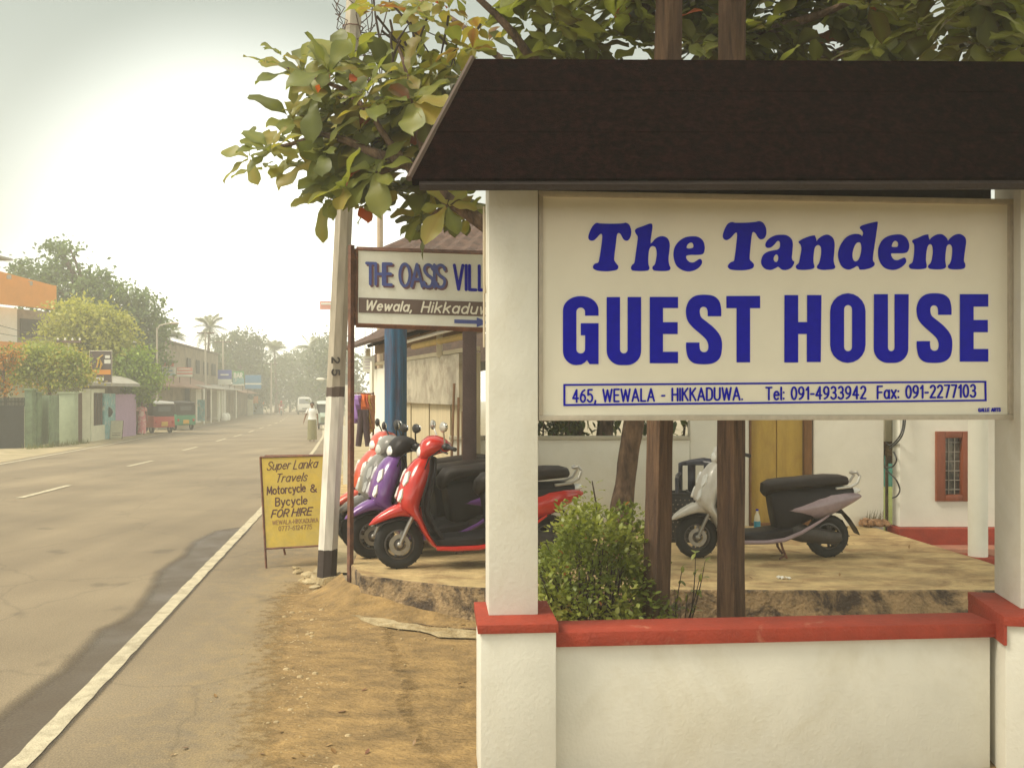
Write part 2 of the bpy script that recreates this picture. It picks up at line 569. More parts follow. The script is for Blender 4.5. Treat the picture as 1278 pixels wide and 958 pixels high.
def thicken(strokes, r, cell):
    """strokes (pixels) -> closed outlines of their union at radius r"""
    allp = np.array([p for s_ in strokes for p in s_])
    mn = allp.min(0) - r - 3 * cell; mx = allp.max(0) + r + 3 * cell
    nx, ny = int((mx[0] - mn[0]) / cell) + 2, int((mx[1] - mn[1]) / cell) + 2
    D = np.full((ny, nx), r + 2 * cell)
    for s_ in strokes:
        for a, b in zip(s_[:-1], s_[1:]):
            a = np.array(a); b = np.array(b)
            lo = np.minimum(a, b) - r - 2 * cell; hi = np.maximum(a, b) + r + 2 * cell
            i0, j0 = np.maximum(((lo - mn) / cell).astype(int), 0); i1, j1 = ((hi - mn) / cell).astype(int) + 2
            xs = mn[0] + np.arange(i0, min(i1, nx)) * cell; ys = mn[1] + np.arange(j0, min(j1, ny)) * cell
            X, Y = np.meshgrid(xs, ys)
            ab = b - a; L2 = max(1e-9, ab @ ab)
            t = np.clip(((X - a[0]) * ab[0] + (Y - a[1]) * ab[1]) / L2, 0, 1)
            d = np.hypot(X - a[0] - t * ab[0], Y - a[1] - t * ab[1])
            sub = D[j0:j0 + len(ys), i0:i0 + len(xs)]
            np.minimum(sub, d, out=sub)
    S = D - r
    ins = S < 0
    segs = {}
    c = ins[:-1, :-1].astype(int) + 2 * ins[:-1, 1:] + 4 * ins[1:, 1:] + 8 * ins[1:, :-1]
    js, is_ = np.nonzero((c > 0) & (c < 15))
    def pt(i, j, ed):
        if ed == 0: a, b = (i, j), (i + 1, j)
        elif ed == 1: a, b = (i + 1, j), (i + 1, j + 1)
        elif ed == 2: a, b = (i, j + 1), (i + 1, j + 1)
        else: a, b = (i, j), (i, j + 1)
        return (a, b)
    TBL = {1: [(3, 0)], 2: [(0, 1)], 3: [(3, 1)], 4: [(1, 2)], 5: [(3, 2), (1, 0)], 6: [(0, 2)], 7: [(3, 2)], 8: [(2, 3)], 9: [(2, 0)], 10: [(0, 3), (2, 1)], 11: [(2, 1)], 12: [(1, 3)], 13: [(1, 0)], 14: [(0, 3)]}
    nxt = {}
    for j, i in zip(js.tolist(), is_.tolist()):
        for e0, e1 in TBL[int(c[j, i])]:
            nxt[pt(i, j, e0)] = pt(i, j, e1)
    def pos(k):
        (a, b) = k
        va, vb = S[a[1], a[0]], S[b[1], b[0]]
        t = va / (va - vb) if va != vb else 0.5
        return (mn[0] + cell * (a[0] + t * (b[0] - a[0])), mn[1] + cell * (a[1] + t * (b[1] - a[1])))
    loops = []
    while nxt:
        st, cur = nxt.popitem()
        lp = [st]
        while cur != st and cur in nxt:
            lp.append(cur); cur = nxt.pop(cur)
        q = [pos(k) for k in lp]
        # drop points that lie on a straight run
        w = [p for i, p in enumerate(q) if i % 2 == 0 or len(q) < 12]
        keep = []
        for i, p in enumerate(w):
            a, b = w[i - 1], w[(i + 1) % len(w)]
            cr = abs((p[0] - a[0]) * (b[1] - a[1]) - (p[1] - a[1]) * (b[0] - a[0])) / (math.hypot(b[0] - a[0], b[1] - a[1]) + 1e-9)
            if cr > 0.02 * cell or i % 6 == 0: keep.append(p)
        if len(keep) >= 3: loops.append(keep)
    return loops

def write(name, strokes, r, cell, plane, mat, parent, h0=0.002, h1=0.004):
    lp = [[plane.uv(p) for p in q] for q in thicken(strokes, r, cell)]
    return fill_mesh(name, lp, plane, mat, parent, h0, h1)
# ------------------------------------------------------------------ materials
m_earth = M('earth', (0.30, 0.24, 0.15), 0.95, 0.25, 3.0, 0.5, 40, col2=(0.22, 0.19, 0.10))
m_white = M('white_plaster', (0.66, 0.64, 0.56), 0.85, 0.06, 3.5, 0.13, 60, stretch=(1.0, 1.0, .85), col2=(0.56, 0.52, 0.41), lo=0.5, hi=0.82)
m_wall_far = M('white_wall_paint', (0.82, 0.80, 0.70), 0.9, 0.06, 1.5, 0.1, 30, col2=(0.72, 0.68, 0.54), lo=0.55, hi=0.85)
m_red = M('red_oxide_paint', (0.30, 0.034, 0.013), 0.75, 0.18, 9.0, 0.35, 70, col2=(0.40, 0.13, 0.075), lo=.60, hi=.70)
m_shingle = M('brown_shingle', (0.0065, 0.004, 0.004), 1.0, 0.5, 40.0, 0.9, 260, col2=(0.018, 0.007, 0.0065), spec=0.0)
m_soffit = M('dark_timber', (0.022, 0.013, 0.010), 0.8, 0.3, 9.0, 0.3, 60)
m_board = M('cream_sign_sheet', (0.70, 0.655, 0.535), 0.5, 0.04, 3.0, 0.0, spec=0.3)
m_blue = M('sign_blue', (0.006, 0.007, 0.35), 0.7, 0.12, 30.0, spec=0.03)
m_alu = M('weathered_frame', (0.42, 0.37, 0.29), 0.6, 0.12, 20.0, 0.1)
m_paint = M('road_paint', (0.50, 0.44, 0.31), 0.85, 0.18, 12.0, 0.4, 90, col2=(0.33, 0.28, 0.19), lo=0.48, hi=0.66)
m_rust = M('rusty_steel', (0.12, 0.055, 0.04), 0.8, 0.3, 15.0, 0.3, 80, col2=(0.20, 0.09, 0.05))
m_black = M('black_plastic', (0.018, 0.017, 0.018), 0.45, 0.2, 12.0)
m_rubber = M('rubber', (0.016, 0.015, 0.015), 0.85, 0.25, 25.0)
m_steel = M('dull_steel', (0.35, 0.33, 0.30), 0.4, 0.15, 25.0, metal=0.8)

# ------------------------------------------------------------------ land, road and yard
YS = [-30, -12, -4, 0, 2, 3, 4, 5, 6, 7, 8, 9, 10, 12, 14, 17, 20, 24, 29, 34, 40, 48, 58, 70, 84, 100, 120, 140, 160, 220, 330]
XS = [-330, -160, -90, -60, -40, -25, -18, -12, -8, -5, -3, -2, -1, 0, 1, 2, 3, 5, 8, 12, 20, 40, 90, 160, 330]
b = MB()
vs = [(x, y, gz(y) - 0.012) for y in YS for x in XS]
nx = len(XS)
fs = [[j * nx + i, j * nx + i + 1, (j + 1) * nx + i + 1, (j + 1) * nx + i] for j in range(len(YS) - 1) for i in range(nx - 1)]
b.add(vs, fs)
tag(b.build('ground', m_earth, smooth=0, recalc=False), kind='structure')

def interp(tab, y):
    if y <= tab[0][0]:
        a, c = tab[0], tab[1]
    elif y >= tab[-1][0]:
        a, c = tab[-2], tab[-1]
    else:
        for a, c in zip(tab[:-1], tab[1:]):
            if a[0] <= y <= c[0]: break
    t = (y - a[0]) / (c[0] - a[0])
    return a[1] + t * (c[1] - a[1])
L_RIGHT = [(4.42, -2.38), (13.56, -3.77), (28.4, -6.25), (42.3, -8.8), (70, -14.6), (108, -23.4), (160, -37.5)]
L_MID = [(16.4, -8.48), (28, -10.35), (44.4, -13.2), (73.2, -18.7), (108, -26.6), (160, -41)]
L_LEFT = [(23, -13.0), (34.3, -15.1), (52, -18.9), (70.3, -23.0), (108, -32), (160, -47)]

# asphalt: two-tone, dusty, fine aggregate
m_road = bpy.data.materials.new('asphalt'); m_road.use_nodes = True
n, l = m_road.node_tree.nodes, m_road.node_tree.links
bs = n['Principled BSDF']; bs.inputs['Roughness'].default_value = 0.72; bs.inputs['Specular IOR Level'].default_value = 0.45
tc = n.new('ShaderNodeTexCoord')
t1 = n.new('ShaderNodeTexNoise'); t1.inputs['Scale'].default_value = 0.45; t1.inputs['Detail'].default_value = 7
t2 = n.new('ShaderNodeTexNoise'); t2.inputs['Scale'].default_value = 90; t2.inputs['Detail'].default_value = 3
t4 = n.new('ShaderNodeTexVoronoi'); t4.inputs['Scale'].default_value = 160
mp = n.new('ShaderNodeMapping'); mp.inputs['Rotation'].default_value = (0, 0, R(-9)); mp.inputs['Scale'].default_value = (1.2, 0.06, 1)
t3 = n.new('ShaderNodeTexNoise'); t3.inputs['Scale'].default_value = 1.3; t3.inputs['Detail'].default_value = 4
for t in (t1, t2, t4): l.new(tc.outputs['Object'], t.inputs['Vector'])
l.new(tc.outputs['Object'], mp.inputs['Vector']); l.new(mp.outputs['Vector'], t3.inputs['Vector'])
r1 = n.new('ShaderNodeValToRGB')
r1.color_ramp.elements[0].position = 0.33; r1.color_ramp.elements[0].color = (0.165, 0.126, 0.078, 1)
r1.color_ramp.elements[1].position = 0.68; r1.color_ramp.elements[1].color = (0.245, 0.19, 0.118, 1)
l.new(t1.outputs['Fac'], r1.inputs[0])
def mulr(src, node, lo, hi, a=0.3, c=0.7):
    k = n.new('ShaderNodeMapRange'); k.inputs['From Min'].default_value = a; k.inputs['From Max'].default_value = c
    k.inputs['To Min'].default_value = lo; k.inputs['To Max'].default_value = hi
    l.new(node, k.inputs['Value'])
    q = n.new('ShaderNodeMix'); q.data_type = 'RGBA'; q.blend_type = 'MULTIPLY'; q.inputs['Factor'].default_value = 1
    l.new(src, q.inputs['A']); l.new(k.outputs['Result'], q.inputs['B'])
    return q.outputs['Result']
c_ = mulr(r1.outputs['Color'], t2.outputs['Fac'], 0.74, 1.26)
c_ = mulr(c_, t3.outputs['Fac'], 0.88, 1.12)
c_ = mulr(c_, t4.outputs['Distance'], 0.85, 1.12, 0.0, 0.8)
# dust and sand worked into the tarmac beyond the edge line
at = n.new('ShaderNodeAttribute'); at.attribute_name = 'tint'
dn = n.new('ShaderNodeTexNoise'); dn.inputs['Scale'].default_value = 5.5; dn.inputs['Detail'].default_value = 9; dn.inputs['Roughness'].default_value = 0.75
l.new(tc.outputs['Object'], dn.inputs['Vector'])
dm = n.new('ShaderNodeMath'); dm.operation = 'MULTIPLY_ADD'; dm.inputs[1].default_value = 1.5; dm.inputs[2].default_value = -0.75
l.new(dn.outputs['Fac'], dm.inputs[0])
da = n.new('ShaderNodeMath'); da.operation = 'ADD'; l.new(dm.outputs[0], da.inputs[0]); l.new(at.outputs['Fac'], da.inputs[1])
ds = n.new('ShaderNodeMapRange'); ds.inputs['From Min'].default_value = 0.25; ds.inputs['From Max'].default_value = 1.0
l.new(da.outputs[0], ds.inputs['Value'])
dust = n.new('ShaderNodeMix'); dust.data_type = 'RGBA'
sandc = n.new('ShaderNodeRGB'); sandc.outputs[0].default_value = (0.36, 0.255, 0.115, 1)
sand = mulr(sandc.outputs[0], t2.outputs['Fac'], 0.75, 1.2)
l.new(ds.outputs['Result'], dust.inputs['Factor']); l.new(c_, dust.inputs['A']); l.new(sand, dust.inputs['B'])
c_ = dust.outputs['Result']
# thin cracks and old stains
ck = n.new('ShaderNodeTexVoronoi'); ck.feature = 'DISTANCE_TO_EDGE'; ck.inputs['Scale'].default_value = 0.55
wv = n.new('ShaderNodeTexNoise'); wv.inputs['Scale'].default_value = 2.5; wv.inputs['Detail'].default_value = 5
wa = n.new('ShaderNodeMix'); wa.data_type = 'RGBA'; wa.inputs['Factor'].default_value = 0.22
l.new(tc.outputs['Object'], wv.inputs['Vector']); l.new(tc.outputs['Object'], wa.inputs['A']); l.new(wv.outputs['Color'], wa.inputs['B'])
l.new(wa.outputs['Result'], ck.inputs['Vector'])
c_ = mulr(c_, ck.outputs['Distance'], 0.82, 1.0, 0.0, 0.010)
st = n.new('ShaderNodeTexNoise'); st.inputs['Scale'].default_value = 1.7; st.inputs['Detail'].default_value = 2
l.new(tc.outputs['Object'], st.inputs['Vector'])
c_ = mulr(c_, st.outputs['Fac'], 1.0, 0.70, 0.66, 0.74)
l.new(c_, bs.inputs['Base Color'])
bp = n.new('ShaderNodeBump'); bp.inputs['Strength'].default_value = 0.35; bp.inputs['Distance'].default_value = 0.01
l.new(t2.outputs['Fac'], bp.inputs['Height']); l.new(bp.outputs['Normal'], bs.inputs['Normal'])

# right-hand broken edge of the tarmac, near the drive
EDGE = [G(*p) for p in [(470, 1250), (415, 1010), (395, 958), (368, 936), (361, 905), (372, 872), (377, 852), (369, 838), (374, 815), (372, 798), (378, 778), (372, 764), (386, 748), (392, 737), (400, 728), (414, 719), (418, 708)]]
EDGE_T = [(p.y, p.x) for p in EDGE] + [(9.6, -1.75), (12, -2.25), (20, -3.7), (42, -7.7), (70, -13.4), (108, -22.2), (160, -36.3)]
rows = sorted(set([y for y in YS if -13 < y <= 160] + [p.y for p in EDGE if p.y > 1]
              + [2 + 0.22 * i for i in range(32)]))
b = MB(); vs = []; fs = []; tts = []
for y in rows:
    xl = interp(L_LEFT, y) - 0.45 + 0.12 * noise.noise((0, y * 0.7, 3))
    xr = interp(EDGE_T, max(y, 2.7)) + (0.035 * noise.noise((1, y * 6, 0)) if y < 9 else 0.1 * noise.noise((1, y, 0)))
    xm = min(interp(L_RIGHT, y), xr - .02)
    wdt = xr - xm
    cols_ = [(xl, .25), (xl + .5, 0), ((xl + xm) / 2, 0), (xm - .3, .0), (xm, .12)] + [(xm + wdt * f, t) for f, t in ((.15, .22), (.35, .3), (.55, .38), (.75, .55), (.88, .8), (1.0, 1.0))]
    for x, t in cols_:
        vs.append((x, y, gz(y) + 0.010)); tts.append(t)
k = len(rows); nc = 11
fs = [[j * nc + i, j * nc + i + 1, (j + 1) * nc + i + 1, (j + 1) * nc + i] for j in range(k - 1) for i in range(nc - 1)]
b.add(vs, fs); b.tint = tts
tag(b.build('road', m_road, smooth=0, recalc=False), kind='structure')

def strip(tab, w, y0, y1, z, step=0.5, jag=0.0):
    ys = [y0]
    while ys[-1] < y1:
        ys.append(ys[-1] + (step if ys[-1] < 20 else 3.0))
    ys = sorted(set([min(y, y1) for y in ys] + [t for t in YS if y0 < t < y1]))
    vs, fs = [], []
    for i, y in enumerate(ys):
        x = interp(tab, y)
        j1 = jag * noise.noise((3.1, y * 5, 0)); j2 = jag * noise.noise((9.7, y * 5, 0))
        vs += [(x - w / 2 + j1, y, gz(y) + z), (x + w / 2 + j2, y, gz(y) + z)]
        if i: fs.append([2 * i - 2, 2 * i - 1, 2 * i + 1, 2 * i])
    return vs, fs
b = MB(); b.add(*strip(L_RIGHT, 0.112, 1.0, 160, 0.019, 0.12, 0.012))
tag(b.build('road_edge_line', m_paint, smooth=0, recalc=False), kind='structure')
b = MB(); b.add(*strip(L_LEFT, 0.13, 0.0, 160, 0.019, 0.5, 0.012))
tag(b.build('road_edge_line', m_paint, smooth=0, recalc=False), kind='structure')
b = MB()
for (x0, y0, x1, y1) in [(24, 622.5, 86, 606.5), (160, 582.5, 190, 575.5), (228, 562.5, 246, 558), (270, 551, 282, 547.5)]:
    a_, c2 = G(x0, y0), G(x1, y1)
    b.add(*strip([(a_.y, a_.x), (c2.y, c2.x)], 0.125, a_.y, c2.y, 0.019, 0.3, 0.01))
y = 41.0
while y < 150:
    b.add(*strip(L_MID, 0.125, y, y + 3.0, 0.019, 1.0, 0.0)); y += 6.3
tag(b.build('road_centre_dashes', m_paint, smooth=0, recalc=False), kind='structure')

# damp strip of gutter water along the edge line
m_wet = bpy.data.materials.new('wet_asphalt'); m_wet.use_nodes = True
n, l = m_wet.node_tree.nodes, m_wet.node_tree.links
bs = n['Principled BSDF']; out = n['Material Output']
at = n.new('ShaderNodeAttribute'); at.attribute_name = 'tint'
tc = n.new('ShaderNodeTexCoord')
tn = n.new('ShaderNodeTexNoise'); tn.inputs['Scale'].default_value = 70; tn.inputs['Detail'].default_value = 3
l.new(tc.outputs['Object'], tn.inputs['Vector'])
tw = n.new('ShaderNodeTexNoise'); tw.inputs['Scale'].default_value = 2.2; tw.inputs['Detail'].default_value = 3
l.new(tc.outputs['Object'], tw.inputs['Vector'])
cr = n.new('ShaderNodeValToRGB')
cr.color_ramp.elements[0].color = (0.070, 0.052, 0.036, 1); cr.color_ramp.elements[0].position = 0.3
cr.color_ramp.elements[1].color = (0.125, 0.094, 0.062, 1); cr.color_ramp.elements[1].position = 0.7
l.new(tn.outputs['Fac'], cr.inputs[0]); l.new(cr.outputs['Color'], bs.inputs['Base Color'])
ro = n.new('ShaderNodeMapRange'); ro.inputs['From Min'].default_value = 0.3; ro.inputs['From Max'].default_value = 0.75
ro.inputs['To Min'].default_value = 0.66; ro.inputs['To Max'].default_value = 0.36; bs.inputs['Specular IOR Level'].default_value = 0.3
l.new(tw.outputs['Fac'], ro.inputs['Value']); l.new(ro.outputs['Result'], bs.inputs['Roughness'])
bp = n.new('ShaderNodeBump'); bp.inputs['Strength'].default_value = 0.12; bp.inputs['Distance'].default_value = 0.006
l.new(tn.outputs['Fac'], bp.inputs['Height']); l.new(bp.outputs['Normal'], bs.inputs['Normal'])
tp = n.new('ShaderNodeBsdfTransparent'); ms = n.new('ShaderNodeMixShader')
ad = n.new('ShaderNodeMath'); ad.operation = 'MULTIPLY_ADD'; ad.inputs[1].default_value = 0.5; ad.inputs[2].default_value = -0.25
l.new(tn.outputs['Fac'], ad.inputs[0])
a2 = n.new('ShaderNodeMath'); a2.operation = 'ADD'; l.new(at.outputs['Fac'], a2.inputs[0]); l.new(ad.outputs[0], a2.inputs[1])
a3 = n.new('ShaderNodeMapRange'); a3.inputs['From Min'].default_value = 0.12; a3.inputs['From Max'].default_value = 0.55
l.new(a2.outputs[0], a3.inputs['Value'])
l.new(a3.outputs['Result'], ms.inputs[0]); l.new(tp.outputs[0], ms.inputs[1]); l.new(bs.outputs[0], ms.inputs[2])
l.new(ms.outputs[0], out.inputs['Surface'])
WET = [(312, 655), (299, 658), (280, 660), (262, 664), (240, 674), (227, 684), (221, 694), (205, 704), (188, 715), (181, 728), (175, 741), (163, 756), (148, 771), (130, 780), (113, 789), (100, 800), (87, 815), (72, 828), (57, 841), (40, 853), (26, 863), (10, 875), (-30, 905), (-75, 945), (-160, 1020)]
b = MB(); vs = []; fs = []; tt = []
NW = 8
pts = [G(*p) for p in WET]
dense = []
for a_, c2 in zip(pts[:-1], pts[1:]):
    for i in range(6): dense.append(a_.lerp(c2, i / 6))
for q in dense:
    xr = interp(L_RIGHT, q.y) + 0.10
    xq = q.x + 0.03 * noise.noise((q.y * 3, 2, 0)) - 0.03
    for i in range(NW):
        f = i / (NW - 1)
        dist = (xr - xq) * f
        t = min(1.0, dist / 0.34) if f < 0.9 else (1.0 if f < 0.99 else 0.0)
        endf = min(1.0, max(0.0, (pts[0].y - q.y) / 0.6))
        vs.append((xq + (xr - xq) * f, q.y, 0.0145)); tt.append(t * endf)
fs = [[j * NW + i, j * NW + i + 1, (j + 1) * NW + i + 1, (j + 1) * NW + i] for j in range(len(dense) - 1) for i in range(NW - 1)]
b.add(vs, fs); b.tint = tt
tag(b.build('puddle', m_wet, smooth=0, recalc=False), kind='structure')

# sandy drive in front of the yard
m_drive = M('sandy_drive', (0.32, 0.205, 0.08), 0.95, 0.3, 7.0, 1.0, 40, stretch=(0.8, 1.35, 1), col2=(0.20, 0.13, 0.055), lo=0.40, hi=0.66)
def sheet(name, outline, z, mat, nsub=0, kind='structure', jag=0.0):
    bb = MB(); ring = []
    k = len(outline)
    for i in range(k):
        a_, c2 = Vector(outline[i]), Vector(outline[(i + 1) % k])
        m_ = max(1, int((c2 - a_).length / 0.12)) if jag else 1
        for j in range(m_):
            p = a_.lerp(c2, j / m_)
            if jag: p = p + Vector((noise.noise((p.x * 7, p.y * 7, 1)), noise.noise((p.x * 7, p.y * 7, 9)), 0)) * jag
            ring.append(p)
    bb.poly([(p.x, p.y, gz(p.y) + z) for p in ring])
    return tag(bb.build(name, mat, smooth=0, recalc=False), kind=kind)
sheet('driveway', [(-2.2, 2.0), (1.5, 2.0), (6, 2.0), (6, 7.6), (-1.0, 8.0), (-1.75, 8.6), (-2.2, 7.5)], 0.002, m_drive)
m_feather = m_drive.copy(); m_feather.name = 'sand_feather'
fn, fl = m_feather.node_tree.nodes, m_feather.node_tree.links
fa = fn.new('ShaderNodeAttribute'); fa.attribute_name = 'tint'
ft = fn.new('ShaderNodeTexNoise'); ft.inputs['Scale'].default_value = 16; ft.inputs['Detail'].default_value = 9; ft.inputs['Roughness'].default_value = 0.75
ftc = fn.new('ShaderNodeTexCoord'); fl.new(ftc.outputs['Object'], ft.inputs['Vector'])
f1 = fn.new('ShaderNodeMath'); f1.operation = 'MULTIPLY_ADD'; f1.inputs[1].default_value = 1.6; f1.inputs[2].default_value = -0.8; fl.new(ft.outputs['Fac'], f1.inputs[0])
f2 = fn.new('ShaderNodeMath'); f2.operation = 'ADD'; fl.new(f1.outputs[0], f2.inputs[0]); fl.new(fa.outputs['Fac'], f2.inputs[1])
f3 = fn.new('ShaderNodeMapRange'); f3.inputs['From Min'].default_value = 0.3; f3.inputs['From Max'].default_value = 0.75; fl.new(f2.outputs[0], f3.inputs['Value'])
ftr = fn.new('ShaderNodeBsdfTransparent'); fmx = fn.new('ShaderNodeMixShader')
fl.new(f3.outputs['Result'], fmx.inputs[0]); fl.new(ftr.outputs[0], fmx.inputs[1]); fl.new(fn['Principled BSDF'].outputs[0], fmx.inputs[2]); fl.new(fmx.outputs[0], fn['Material Output'].inputs['Surface'])
b = MB(); vs = []; fs = []; tt = []; ys = np.linspace(2.7, 8.6, 80)
for j, y in enumerate(ys):
    xe = interp(EDGE_T, y) + .06 * noise.noise((4, y * 2.2, 0))
    for dx, t in ((-.62, .0), (-.38, .22), (-.18, .5), (-.05, .85), (.05, 1.3), (.2, 1.3), (.5, 1.3), (.75, .0)):
        vs.append((xe + dx, y, .0128)); tt.append(t)
    if j: fs += [[(j - 1) * 8 + i, (j - 1) * 8 + i + 1, j * 8 + i + 1, j * 8 + i] for i in range(7)]
b.add(vs, fs); b.tint = tt
tag(b.build('sandy_shoulder', m_feather, smooth=0, recalc=False), kind='structure')
m_crumb = M('pale_concrete', (0.44, 0.355, 0.21), 0.95, 0.25, 10.0, 0.7, 50, col2=(0.30, 0.215, 0.10), lo=0.42, hi=0.6)
strip_px = [(411, 731), (424, 738), (441, 752), (462, 765), (474, 771), (500, 778), (536, 784), (592, 789), (640, 793), (640, 806), (592, 799), (550, 795), (500, 787), (470, 783), (448, 776), (432, 768), (420, 750)]
sheet('concrete_seam', [tuple(G(*p)) for p in strip_px], 0.0155, m_crumb, jag=0.07)
b = MB()
for px in [(432, 752), (445, 757), (380, 741)]:
    pass
m_soil = M('damp_soil', (0.24, 0.15, 0.075), 0.95, 0.25, 9.0, 0.6, 50, col2=(0.15, 0.095, 0.05))
soil_px = [(425, 733), (445, 731), (500, 740), (600, 766), (700, 775), (700, 800), (640, 790), (592, 786), (536, 781), (500, 774), (474, 767), (441, 746)]
sheet('bare_soil', [tuple(G(*p)) for p in soil_px], 0.008, m_soil, jag=0.03)

# raised yard of sandy concrete
ZS = 0.28
m_yard = M('yard_sand', (0.47, 0.345, 0.165), 0.92, 0.30, 4.5, 0.9, 34, stretch=(0.9, 1.45, 1), col2=(0.27, 0.17, 0.075), lo=0.46, hi=0.64)
m_kerb = M('mottled_concrete', (0.31, 0.215, 0.115), 0.95, 0.4, 6.0, 1.0, 40, col2=(0.06, 0.042, 0.03), lo=0.44, hi=0.56)
front = [G(450, 718, ZS), G(480, 721, ZS), G(520, 726, ZS), G(560, 730, ZS), G(590, 733, ZS)]
edge = [(p.x, p.y) for p in front] + [(0.3, 7.03), (0.9, 6.99), (1.6, 6.99), (2.4, 6.97), (3.2, 6.99), (4.02, 6.98)]
right = [(4.30, 6.98), (4.28, 8.18), (4.12, 10.1), (4.05, 11.2)]
left = [(-1.7, 11.5), (-1.52, 9.0), (-1.42, 8.0)]
ol = []
full = edge + right + left
for i in range(len(full)):
    a_, c2 = Vector(full[i]), Vector(full[(i + 1) % len(full)])
    m_ = max(1, int((c2 - a_).length / 0.15))
    for j in range(m_):
        p = a_.lerp(c2, j / m_)
        if p.y < 7.9 and p.x < 4.1: p = p + Vector((0, 0.025 * noise.noise((p.x * 5, 0, 0))))
        ol.append(p)
b = MB()
b.prism([(p.x, p.y - (0.03 if p.y < 7.9 and p.x < 4.1 else 0), -0.02) for p in ol], [(p.x, p.y, ZS) for p in ol], 0, 1)
tag(b.build('yard_pavement', [m_kerb, m_yard], bevel=0.012, smooth=0), kind='structure')

# earth banked up against the kerb towards the utility pole
b = MB(); vs = []; fs = []
bank = [(-1.56, 8.1, .17, -.34, -.02), (-1.46, 7.75, .165, -.34, -.05), (-1.30, 7.56, .155, -.24, -.24), (-1.08, 7.44, .13, -.10, -.30), (-.85, 7.33, .10, -.05, -.28), (-.62, 7.21, .065, -.02, -.24), (-.40, 7.10, .03, 0, -.2), (-.2, 7.06, .012, 0, -.15)]
for i in range(len(bank) - 1):
    for j in range(4):
        t = j / 4; q = [bank[i][k_] * (1 - t) + bank[i + 1][k_] * t for k_ in range(5)]
        for m_ in range(6):
            f = m_ / 5; w = noise.noise((q[0] * 6 + q[3] * f * 6, q[1] * 6 + q[4] * f * 6, 1))
            vs.append((q[0] - q[3] * .12 + q[3] * f * (1 + .3 * w), q[1] - q[4] * .12 + q[4] * f * (1 + .3 * w), max(.006, q[2] * (1 - f) ** 1.3 + .012 * w * (1 - f) + .012 * (1 - f) + .006)))
nr = len(vs) // 6
fs = [[j * 6 + i, j * 6 + i + 1, (j + 1) * 6 + i + 1, (j + 1) * 6 + i] for j in range(nr - 1) for i in range(5)]
b.add(vs, fs); tag(b.build('earth_bank', m_drive, smooth=60, recalc=False), kind='structure')

# ------------------------------------------------------------------ signboard shelter: wall, pillars, rail, roof
SH_O, SH_A = Vector((-0.153, 4.05, 0)), R(4.6)
def S(x, y, z=0.0):
    return (SH_O.x + x * math.cos(SH_A) - y * math.sin(SH_A), SH_O.y + x * math.sin(SH_A) + y * math.cos(SH_A), z)
sh = thing('boundary_wall', 'white plastered wall with red coping and two pillars under a brown shingle roof', 'wall', (SH_O.x, SH_O.y, 0), SH_A)
b = MB(); b.box((1.41, 0.19, 0.315), (2.11, 0.18, 0.635)); b.build('wall_panel', m_white, sh, bevel=0.004)
b = MB(); b.box((1.42, 0.18, 0.668), (2.13, 0.22, 0.068)); b.build('coping', m_red, sh, bevel=0.006)
# left pillar: broad foot, red cap, narrower shaft
b = MB(); b.box((0.184, 0.235, 0.358), (0.343, 0.44, 0.724)); pl = b.build('pillar', m_white, sh, bevel=0.007)
b = MB(); b.box((0.1825, 0.23, 0.7405), (0.365, 0.46, 0.041)); b.build('cap', m_red, pl, bevel=0.005)
b = MB(); b.box((0.174, 0.315, 1.96), (0.232, 0.28, 2.40)); b.build('shaft', m_white, pl, bevel=0.006)
# right pillar stands a little askew
c_w = Vector((2.285, 4.208, 0)); rel = c_w - SH_O
c_loc = Matrix.Rotation(-SH_A, 3, 'Z') @ rel
RA = R(-10.5) - SH_A
pr = bpy.data.objects.new('pillar_base', None)
def rp(x, y, z):
    q = Matrix.Rotation(RA, 3, 'Z') @ Vector((x, y, 0)); return (c_loc.x + q.x, c_loc.y + q.y, z)
bpy.data.objects.remove(pr)
b = MB(); b.box(rp(0.215, 0.27, 0.358), (0.40, 0.50, 0.724), rz=RA); pr = b.build('pillar', m_white, sh, bevel=0.007)
b = MB(); b.box(rp(0.21, 0.27, 0.7385), (0.42, 0.54, 0.045), rz=RA); b.build('cap', m_red, pr, bevel=0.005)
b = MB(); b.box(rp(0.27, 0.37, 1.96), (0.27, 0.37, 2.40), rz=RA); b.build('shaft', m_white, pr, bevel=0.006)
b = MB(); b.box(rp(0.009, 0.27, 0.672), (0.014, 0.53, 0.092), rz=RA); b.build('painted_band', m_red, pr)
# roof: two sloping shingled faces in courses, ends leaning in
def Wl(p):
    q = Matrix.Rotation(-SH_A, 3, 'Z') @ (Vector(p) - SH_O); return q
eL, eR = Vector((-0.415, 3.75, 2.682)), Vector((3.60, 3.80, 2.70))
rL, rR = Vector((-0.178, 4.31, 3.385)), Vector((3.45, 4.36, 3.385))
bL, bR = Vector((-0.29, 4.74, 3.02)), Vector((3.53, 4.79, 3.02))
b = MB()
def course(A, B, C, D, t0, t1, lift):
    """one course of shingles between fractions t0..t1 of the slope A,B (eave) -> D,C (ridge)"""
    nn = (B - A).cross(D - A).normalized()
    if nn.z < 0: nn = -nn
    k = 30
    lo = [A.lerp(D, t0).lerp(B.lerp(C, t0), i / k) for i in range(k + 1)]
    hi = [A.lerp(D, t1).lerp(B.lerp(C, t1), i / k) for i in range(k + 1)]
    vs = []
    for i in range(k + 1):
        w = 0.004 * noise.noise((i * 0.8, t0 * 9, A.y))
        vs += [lo[i] + nn * (lift + w), hi[i] + nn * 0.004, lo[i] - nn * 0.03]
    fs = []
    for i in range(k):
        o = 3 * i
        fs += [[o, o + 3, o + 4, o + 1], [o + 2, o + 5, o + 3, o], [o + 2, o + 1, o + 4, o + 5]]
    fs += [[0, 1, 2], [3 * k, 3 * k + 2, 3 * k + 1]]
    b.add(vs, fs)
